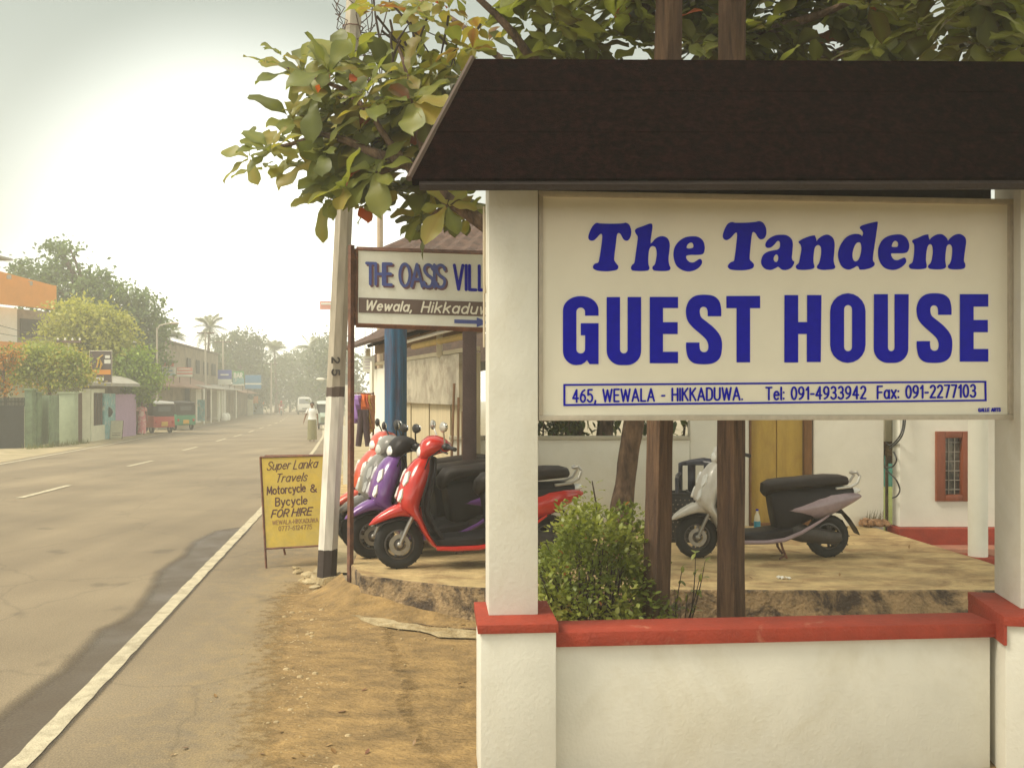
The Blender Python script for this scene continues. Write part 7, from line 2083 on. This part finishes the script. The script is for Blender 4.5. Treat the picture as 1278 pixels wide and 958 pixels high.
# trees that close the road
def palm(label, px, Y, ytop, fl, seed, leanx=.3):
    r_ = random.Random(seed); base = W2(px, Y); t = thing('coconut_palm', label, 'palm tree', tuple(base), 0, 'coconut palms along the road')
    h_ = Zp(ytop, Y) - base.z
    pts = [Vector((leanx * (f ** 2), 0, h_ * f)) for f in np.linspace(0, 1, 9)]
    b = MB(); b.tube(pts, [.20 - .01 * i for i in range(9)], 8); b.build('trunk', m_bark, t, smooth=80)
    f = MB(); top_ = pts[-1]
    for i in range(26):
        a = 2.4 * i + r_.uniform(-.2, .2); el = r_.uniform(-.5, 1.2); L = fl * r_.uniform(.8, 1.1)
        d = Vector((math.cos(a) * math.cos(el), math.sin(a) * math.cos(el), math.sin(el)))
        prev = top_; k = 10
        for j in range(k):
            g_ = (j + 1) / k; cur = top_ + d * L * g_ + Vector((0, 0, -L * .55 * g_ ** 2.2 * (1.2 - max(0, math.sin(el)) * .5)))
            ax = (cur - prev).normalized(); sd = ax.cross(Vector((0, 0, 1)))
            if sd.length < .05: sd = ax.orthogonal()
            sd.normalize()
            wl_ = fl * .30 * math.sin(math.pi * min(.97, .12 + .85 * g_))
            tn_ = max(.001, min(1, .3 + .5 * max(0, d.z) + r_.uniform(-.2, .2)))
            f.add([prev - sd * .02, prev + sd * .02, cur + sd * .02, cur - sd * .02], [[0, 1, 2, 3]], 0, tn_)
            for s_ in (-1, 1):
                for u_ in (.0, .5):
                    p = prev.lerp(cur, u_); tip = p + (sd * s_ + ax * .55).normalized() * wl_ + Vector((0, 0, -.45 * wl_))
                    f.add([p, p + ax * (L / k * .33), tip], [[0, 1, 2]], 0, tn_)
            prev = cur
    f.build('crown', lf_palm, t, smooth=0, recalc=False)
lf_palm = LEAF('palm_leaf', [(.06, .075, .02), (.12, .14, .04), (.22, .22, .08)], .35)
palm('tall coconut palm rising behind the terrace roof', 258, 98, 408, 2.7, 1)
palm('coconut palm with drooping fronds right of the umbrella-shaped tree', 345, 128, 437, 3.2, 2, -.3)
palm('coconut palm nearest the road end beside the concrete pole', 384, 125, 434, 3.3, 3, .4)
palm('short coconut palm half lost in the far trees', 362, 140, 452, 3.0, 4, .2)
palm('coconut palm tucked behind the street lamp and dark tree', 204, 75, 420, 2.3, 6, .2)
Y = 112
make_tree('umbrella_tree', 'flat-topped spreading tree behind the blue hoardings', W2(298, Y), P(297, 458, Y),
  [blob(280, 428, Y, 16, 5), blob(300, 422, Y, 20, 6), blob(315, 428, Y, 14, 5), blob(290, 440, Y, 20, 9), blob(310, 446, Y, 18, 10), blob(324, 440, Y, 8, 5), blob(280, 452, Y, 14, 8)], lf_far, 5200, .42, trunk_r=.35, seed=21)
far = [(268, 465, 104, [(268, 462, 16, 16), (258, 470, 10, 12)], 'rounded tree showing above the terrace end'),
       (312, 480, 118, [(305, 470, 20, 14), (322, 468, 16, 18), (318, 488, 18, 14)], 'dark rounded tree behind the light blue hoarding'),
       (345, 490, 135, [(338, 470, 20, 22), (352, 462, 16, 18), (345, 490, 22, 18), (330, 495, 16, 14)], 'broad shady tree above the far motorcycle'),
       (372, 490, 140, [(366, 460, 18, 22), (380, 470, 18, 24), (372, 492, 22, 16)], 'tall shady tree straight above the white van'),
       (398, 485, 120, [(396, 462, 16, 30), (408, 445, 14, 26), (392, 490, 18, 20), (406, 480, 14, 26)], 'tree crowding in from the right beside the concrete pole'),
       (425, 480, 100, [(420, 450, 18, 30), (432, 470, 18, 30), (418, 490, 18, 20)], 'tree behind the concrete pole on the near side of the road')]
for i, (px, py, Y, bl_, lab) in enumerate(far):
    make_tree('roadside_tree', lab, W2(px, Y), P(px, py, Y), [blob(x, y, Y, rx, ry) for x, y, rx, ry in bl_], lf_far, 4200, .5, group='trees closing the road', trunk_r=.3, seed=40 + i)
# near side of the road, half hidden by the pole
Y = 46; q = W2(404, Y)
sb = thing('road_sign', 'pinkish white signboard high on a post beyond the concrete pole', 'sign', tuple(q))
b = MB(); b.box((.12, 0, Zp(381, Y) - q.z), (.62, .05, .42)); b.build('panel', m_sal, sb)
b = MB(); b.box((.12, -.03, Zp(379, Y) - q.z), (.5, .02, .1)); b.build('stripe', m_sw, sb)
b = MB(); b.tube([(.36, .05, -.05), (.36, .05, Zp(376, Y) - q.z)], .05, 6); b.build('post', m_alu, sb)
Y = 70; q = W2(400, Y)
sb = thing('street_light', 'white lamp head on a bare post over the far road', 'street lamp', (q.x + .75, Y, q.z))
b = MB(); b.ell((-.75, 0, Zp(473, Y) - q.z), (.34, .14, .11), 12, 6); b.build('lamp_head', m_wall_far, sb)
b = MB(); b.tube([(0, 0, -.05), (0, 0, Zp(476, Y) - q.z), (-.45, 0, Zp(472, Y) - q.z)], .04, 6); b.build('post', m_alu, sb)
nb = thing('roadside_house', 'pale low roadside house hidden behind the poles on the near side', 'house', tuple(W2(428, 34)))
p0 = Vector((-4.4, 26, 0)); p1 = Vector((-7.0, 42, 0))
b = MB(); wall2(b, p0 + Vector((2.0, 0, 0)), p1 + Vector((2.0, 0, 0)), -.3, 2.8, 2.6); b.build('wall', m_wall_far, nb, world=True)
b = MB(); b.prism([(p0.x + .2, 25.6, 2.7), (p0.x + 5, 25.6, 2.7), (p1.x + 5, 42.4, 2.7), (p1.x + .2, 42.4, 2.7)], [(p0.x + 2.3, 25.8, 3.9), (p0.x + 2.9, 25.8, 3.9), (p1.x + 2.9, 42.2, 3.9), (p1.x + 2.3, 42.2, 3.9)]); b.build('roof', m_tile, nb, world=True)
# ------------------------------------------------------------------ vehicles on the road
m_canvas = M('black_canvas', (.045, .042, .04), .8, .2, 6)
def tuk(label, px, Y, yaw, col, roofcol, group='three-wheelers parked along the road'):
    c_ = W2(px, Y); t = thing('three_wheeler', label, 'tuk-tuk', (c_.x, c_.y, c_.z + .015), yaw, group)
    # x forward, rear at -1.25
    t.scale = (.93,) * 3
    b = MB()
    b.prism([(-1.25, -.62, .32), (-.05, -.64, .32), (-.05, .64, .32), (-1.25, .62, .32)], [(-1.22, -.6, .96), (-.25, -.62, .96), (-.25, .62, .96), (-1.22, .6, .96)])
    body = b.build('body', col, t, bevel=.05)
    b = MB(); b.box((.38, 0, .36), (1.0, 1.1, .1)); b.build('floor', m_canvas, t, bevel=.02)
    b = MB(); b.loft([(.78, .40, 70, .08, .34), (.95, .62, 35, .10, .36), (1.08, .78, 20, .09, .34), (1.02, 1.0, 10, .06, .38), (.98, 1.05, 10, .03, .40)], 18, 2.6); b.build('nose', col, t)
    b = MB()
    b.loft([(-1.22, 1.20, 90, .36, .58), (-1.20, 1.28, 90, .34, .61), (-.5, 1.30, 90, .36, .63), (-.48, 1.50, 90, .14, .63)], 18, 6); b.build('hood', m_canvas, t)
    b = MB(); b.loft([(-1.24, 1.62, 90, .03, .58), (-1.1, 1.66, 90, .06, .62), (0, 1.70, 90, .07, .62), (.75, 1.66, 90, .06, .58), (.95, 1.58, 90, .02, .52)], 18, 4); b.build('canopy', roofcol, t)
    b = MB()
    for s_ in (-1, 1): b.tube([(.98, .38 * s_, 1.0), (.82, .48 * s_, 1.4), (.72, .52 * s_, 1.62)], .022, 6); b.tube([(0, .6 * s_, .7), (.0, .6 * s_, 1.66)], .02, 6)
    b.build('frame', m_canvas, t)
    b = MB(); b.loft([(.95, 1.03, 100, .004, .37), (.80, 1.55, 100, .004, .46)], 8, 8); b.build('windscreen', M('smoky_glass', (.10, .11, .11), .1, .1), t)
    b = MB(); b.loft([(-1.1, .95, 90, .22, .5), (-.95, .75, 90, .09, .52), (-.55, .72, 90, .07, .52)], 12, 5); b.build('bench', m_seat, t)
    for x, y in ((-.85, .52), (-.85, -.52), (.95, 0)):
        b = MB(); b.lathe([(.12, -.05), (.2, -.055), (.225, -.03), (.225, .03), (.2, .055), (.12, .05)], (x, y, .225), 'y', 20, closed=True); w = b.build('wheel', m_rubber, t)
        b = MB(); b.lathe([(.02, -.03), (.122, -.035), (.122, .035), (.02, .03)], (x, y, .225), 'y', 14); b.build('rim', m_steel, w)
    b = MB(); b.box((-1.285, 0, .52), (.02, .36, .24)); b.build('number_plate', M('yellow_plate', (.62, .36, .04), .6), t)
    for s_ in (-1, 1):
        b = MB(); b.ell((-1.26, .47 * s_, .62), (.03, .07, .08), 10, 6); b.build('tail_light', m_redlens, t)
    b = MB(); b.box((-1.25, 0, 1.32), (.02, .7, .25)); b.build('window', M('smoky_glass', (.10, .11, .11)), t)
    return t
m_tred = M('red_tuk_paint', (.45, .05, .035), .4, .1); m_tgrn = M('green_tuk_paint', (.03, .22, .10), .4, .1)
dirL = math.atan2(17, -4.6)
tuk('red three-wheeler with a white canopy beside the woman in pink', 191.5, 46.5, R(138), m_tred, M('white_canopy', (.62, .60, .56), .6))
tuk('green three-wheeler with a black canopy in front of the red one', 221, 51.5, R(134), m_tgrn, m_canvas)
tuk('pale green three-wheeler half hidden by the concrete pole', 408, 52, R(-80), M('pale_tuk_paint', (.36, .44, .36), .5), M('pale_canopy', (.5, .54, .48), .6))
# van
Y = 114; c_ = W2(380, Y)
v = thing('passenger_van', 'white passenger van driving towards us down the road', 'van', (c_.x, c_.y, c_.z + .015), R(-76))
b = MB(); b.loft([(2.1, .75, 90, .35, .78), (2.0, .85, 90, .5, .84), (1.70, .84, 90, .53, .86), (1.2, 1.10, 90, .80, .86), (.75, 1.22, 90, .95, .85), (-2.0, 1.25, 90, .96, .85), (-2.15, 1.2, 90, .85, .8)], 20, 5)
b.build('body', M('white_van_paint', (.72, .70, .62), .35, .04), v)
b = MB(); b.loft([(1.66, 1.35, 40, .02, .70), (1.18, 1.92, 40, .02, .66)], 10, 8); b.v = [p + Vector((.14, 0, .04)) for p in b.v]; b.build('windscreen', M('smoky_glass', (.1, .11, .11)), v)
for s_ in (-1, 1):
    b = MB(); b.ell((2.06, .58 * s_, .82), (.06, .16, .09), 10, 6); b.build('headlight', m_lens, v)
    b = MB(); b.box((-.2, .862 * s_, 1.62), (2.6, .012, .5)); b.build('side_window', M('smoky_glass', (.1, .11, .11)), v)
    for x in (1.3, -1.3):
        b = MB(); b.lathe([(.15, -.09), (.28, -.09), (.31, -.05), (.31, .05), (.28, .09), (.15, .09)], (x, .76 * s_, .31), 'y', 18, closed=True); w = b.build('wheel', m_rubber, v)
        b = MB(); b.lathe([(.02, -.06), (.152, -.07), (.152, .07), (.02, .06)], (x, .76 * s_, .31), 'y', 12); b.build('rim', m_steel, w)
b = MB(); b.box((2.12, 0, .48), (.12, 1.5, .16)); b.build('bumper', m_black, v, bevel=.03)
b = MB(); b.box((2.13, 0, .78), (.03, .7, .12)); b.build('grille', m_black, v)

# ------------------------------------------------------------------ people: one skinned body each, clothes and hair as parts
m_skin = M('brown_skin', (.20, .105, .06), .6, .08, 20)
m_hair = M('black_hair', (.015, .012, .011), .5, .2, 30)
def person_body(parent, J, E, rad):
    me = bpy.data.meshes.new('body'); keys = list(J)
    me.from_pydata([J[k] for k in keys], [(keys.index(a), keys.index(c2)) for a, c2 in E], [])
    o = bpy.data.objects.new('body', me); COL.objects.link(o)
    sk = o.modifiers.new('skin', 'SKIN'); sk.use_smooth_shade = True
    ss = o.modifiers.new('sub', 'SUBSURF'); ss.levels = 2; ss.render_levels = 2
    for i, k in enumerate(keys):
        sv = me.skin_vertices[0].data[i]; r_ = rad[k]; sv.radius = r_ if isinstance(r_, tuple) else (r_, r_); sv.use_root = (k == 'pelvis')
    dg = bpy.context.evaluated_depsgraph_get()
    m2 = bpy.data.meshes.new_from_object(o.evaluated_get(dg))
    bpy.data.objects.remove(o)
    m2.materials.clear(); m2.materials.append(m_skin)
    o2 = bpy.data.objects.new('body', m2); COL.objects.link(o2); o2.parent = parent
    return o2
def woman(label, loc, rz, top_m, skirt_m, h=1.53, dress=False, armL=None, armR=None, step=.10):
    k = h / 1.6
    t = thing('person', label, 'person', loc, rz); t.scale = (k, k, k)
    # faces -y
    J = {'pelvis': (0, 0, .88), 'waist': (0, .01, 1.02), 'chest': (0, 0, 1.20), 'neck0': (0, .015, 1.34), 'neck': (0, 0, 1.40), 'head0': (0, -.012, 1.455), 'head': (0, -.015, 1.52), 'crown': (0, .0, 1.575)}
    rad = {'pelvis': (.15, .105), 'waist': (.115, .088), 'chest': (.135, .095), 'neck0': (.06, .055), 'neck': .047, 'head0': (.060, .068), 'head': (.073, .088), 'crown': (.045, .055)}
    E_ = [('pelvis', 'waist'), ('waist', 'chest'), ('chest', 'neck0'), ('neck0', 'neck'), ('neck', 'head0'), ('head0', 'head'), ('head', 'crown')]
    arms = {1: armL or [(.165, .0, 1.30), (.215, .03, 1.05), (.235, -.04, .83), (.24, -.07, .74)], -1: armR or [(-.165, .0, 1.30), (-.215, .03, 1.05), (-.235, -.04, .83), (-.24, -.07, .74)]}
    for s_, nm in ((1, 'l'), (-1, 'r')):
        pts = arms[s_]
        for i, (p, r_) in enumerate(zip(pts, (.05, .038, .028, .026))): J[nm + 'a%d' % i] = p; rad[nm + 'a%d' % i] = r_
        E_ += [('chest', nm + 'a0')] + [(nm + 'a%d' % i, nm + 'a%d' % (i + 1)) for i in range(3)]
        w = Vector(pts[3]); d = (w - Vector(pts[2])).normalized()
        for f_, (off, L) in enumerate(((-.026, .062), (-.009, .075), (.009, .08), (.026, .072))):
            J[nm + 'f%d' % f_] = tuple(w + d * .045 + Vector((0, off, 0))); rad[nm + 'f%d' % f_] = .010
            J[nm + 'g%d' % f_] = tuple(w + d * (.045 + L) + Vector((-.012 * s_, off * 1.1, 0))); rad[nm + 'g%d' % f_] = .007
            E_ += [(nm + 'a3', nm + 'f%d' % f_), (nm + 'f%d' % f_, nm + 'g%d' % f_)]
        J[nm + 'th'] = tuple(w + d * .03 + Vector((-.02 * s_, -.045, 0))); rad[nm + 'th'] = .009; E_.append((nm + 'a3', nm + 'th'))
        y0 = -step * s_
        for nm2, p, r_ in (('h', (.085 * s_, 0, .80), .088), ('k', (.085 * s_, y0 * .6 - .015, .46), .056), ('n', (.08 * s_, y0, .09), .036), ('t', (.085 * s_, y0 - .13, .028), (.036, .02))):
            J[nm + nm2] = p; rad[nm + nm2] = r_
        E_ += [('pelvis', nm + 'h'), (nm + 'h', nm + 'k'), (nm + 'k', nm + 'n'), (nm + 'n', nm + 't')]
    body = person_body(t, J, E_, rad)
    b = MB()
    b.ell((0, -.092, 1.485), (.013, .018, .02), 8, 6)
    for s_ in (-1, 1): b.ell((.074 * s_, .0, 1.5), (.012, .022, .032), 8, 6)
    b.build('nose_and_ears', m_skin, t)
    b = MB()
    for s_ in (-1, 1): b.ell((.030 * s_, -.091, 1.512), (.012, .006, .006), 8, 5); b.box((.030 * s_, -.092, 1.532), (.03, .006, .006))
    b.ell((0, -.088, 1.452), (.024, .008, .007), 8, 5)
    b.build('face', M('dark_features', (.04, .02, .018), .5), t)
    b = MB(); b.ell((0, .022, 1.545), (.088, .098, .085), 16, 10); b.ell((0, .11, 1.49), (.05, .045, .055), 12, 8)
    b.v = [v if not (v.y < -.02 and v.z < 1.55) else Vector((v.x, v.y * .5 + .03, v.z + .02)) for v in b.v]
    b.build('hair', m_hair, t)
    b = MB()
    def rings(lst, n_=20):
        vs = []
        for z, rx, ry, cy in lst:
            for i in range(n_):
                a = 2 * math.pi * i / n_; fold = 1 + (.05 * math.sin(a * 7 + z * 3) * max(0, 1 - z / .9))
                vs.append((rx * fold * math.cos(a), cy + ry * fold * math.sin(a), z))
        fs = [[i * n_ + j, i * n_ + (j + 1) % n_, (i + 1) * n_ + (j + 1) % n_, (i + 1) * n_ + j] for i in range(len(lst) - 1) for j in range(n_)]
        return vs, fs
    b.add(*rings([(.90, .185, .135, .0), (.98, .160, .118, .005), (1.08, .142, .108, .008), (1.2, .160, .122, -.004), (1.28, .168, .108, .0), (1.345, .115, .075, .01), (1.365, .075, .062, .01)]))
    o = b.build('blouse', top_m, t, recalc=True, smooth=80)
    b = MB()
    for s_ in (-1, 1):
        p = arms[s_]; a0, a1 = Vector(p[0]), Vector(p[1]); b.tube([a0 + Vector((-.03 * s_, 0, .015)), a0.lerp(a1, .3), a0.lerp(a1, .62)], [.066, .06, .056], 12)
    b.build('sleeve', top_m, t, smooth=80)
    b = MB(); b.add(*rings([(.07, .20, .17, -.01), (.3, .19, .16, -.01), (.6, .182, .15, -.005), (.8, .178, .142, 0), (.92, .165, .125, 0), (1.0, .148, .11, .004)]))
    b.build('skirt', skirt_m, t, smooth=80)
    return t
p = G(389.5, 551)
m_wb = M('white_blouse', (.72, .71, .68), .8, .05, 6); m_olive = M('olive_skirt', (.22, .20, .10), .9, .15, 10, stretch=(6, 6, 1))
woman('woman in a white blouse and long olive skirt walking along the road edge', (p.x, p.y, p.z + .012), R(8), m_wb, m_olive, 1.56, armR=[(-.165, 0, 1.30), (-.25, .04, 1.08), (-.31, -.02, .90), (-.33, -.05, .81)], step=.05)
p = W2(177, 43.6)
m_pink = M('pink_print', (.62, .20, .22), .8, .1, 9, col2=(.70, .50, .45), lo=.5, hi=.56)
woman('woman in a long pink patterned dress standing by the red three-wheeler', (p.x, p.y, p.z + .014), R(25), m_pink, m_pink, 1.60, step=.02)

# motorcyclist far down the road
Y = 104; c_ = W2(351, Y); c_.z += .012
mc = thing('motorcycle', 'red motorcycle far down the road left of the white van', 'motorcycle', tuple(c_), R(-76))
for x in (.62, -.62):
    b = MB(); b.lathe([(.20, -.04), (.28, -.045), (.30, 0), (.28, .045), (.20, .04)], (x, 0, .3), 'y', 18, closed=True); b.build('wheel', m_rubber, mc)
b = MB(); b.loft([(.42, .78, 90, .10, .10), (.3, .82, 90, .14, .15), (.05, .80, 90, .12, .14), (-.1, .72, 90, .07, .1)], 12); b.build('tank', m_sred, mc)
b = MB(); b.loft([(-.05, .78, 90, .05, .12), (-.5, .8, 90, .05, .13), (-.75, .85, 90, .03, .08)], 12); b.build('seat', m_seat, mc)
b = MB(); b.loft([(.25, .45, 90, .15, .13), (-.2, .42, 90, .15, .13)], 12, 4); b.build('engine', m_engine, mc)
b = MB(); b.tube([(.62, .08, .3), (.4, .08, .95), (.36, .34, 1.02)], .025, 6); b.tube([(.62, -.08, .3), (.4, -.08, .95), (.36, -.34, 1.02)], .025, 6); b.build('fork', m_steel, mc)
b = MB(); b.ell((.52, 0, .92), (.08, .12, .11), 12, 8); b.build('headlight', m_lens, mc)
rd = thing('person', 'rider in dull red leaning over the far motorcycle', 'person', tuple(c_), R(-76))
J = {'pelvis': (-.25, 0, .92), 'waist': (-.18, 0, 1.08), 'chest': (-.08, 0, 1.28), 'neck': (-.02, 0, 1.42), 'head': (.02, 0, 1.55), 'crown': (.02, 0, 1.64)}
rad = {'pelvis': .13, 'waist': .12, 'chest': (.15, .12), 'neck': .05, 'head': .10, 'crown': .08}
E_ = [('pelvis', 'waist'), ('waist', 'chest'), ('chest', 'neck'), ('neck', 'head'), ('head', 'crown')]
for s_, nm in ((1, 'l'), (-1, 'r')):
    for k_, p_, r_ in (('s', (-.04, .19 * s_, 1.32), .05), ('e', (.12, .28 * s_, 1.15), .04), ('w', (.34, .30 * s_, 1.06), .032), ('h', (-.15, .12 * s_, .86), .085), ('k', (.2, .2 * s_, .72), .06), ('n', (.02, .2 * s_, .32), .045), ('t', (.14, .2 * s_, .27), .03)):
        J[nm + k_] = p_; rad[nm + k_] = r_
    E_ += [('chest', nm + 's'), (nm + 's', nm + 'e'), (nm + 'e', nm + 'w'), ('pelvis', nm + 'h'), (nm + 'h', nm + 'k'), (nm + 'k', nm + 'n'), (nm + 'n', nm + 't')]
bo = person_body(rd, J, E_, rad); bo.data.materials.clear(); bo.data.materials.append(M('dull_red_cloth', (.32, .08, .06), .9))
b = MB(); b.ell((.03, 0, 1.60), (.13, .125, .13), 14, 8); b.build('helmet', m_redlens, rd)

# ------------------------------------------------------------------ dusty haze over the whole place
HZ = bpy.data.materials.new('haze'); HZ.use_nodes = True
n, l = HZ.node_tree.nodes, HZ.node_tree.links
n.clear()
ho = n.new('ShaderNodeOutputMaterial'); hv = n.new('ShaderNodeVolumePrincipled')
hv.inputs['Color'].default_value = (1.0, 1.0, 0.94, 1)
hv.inputs['Density'].default_value = 0.0042
hv.inputs['Anisotropy'].default_value = 0.0
l.new(hv.outputs[0], ho.inputs['Volume'])
b = MB(); b.box((0, 150, 5.75), (690, 372, 17.5))
o = b.build('haze', HZ, smooth=0); tag(o, kind='stuff')
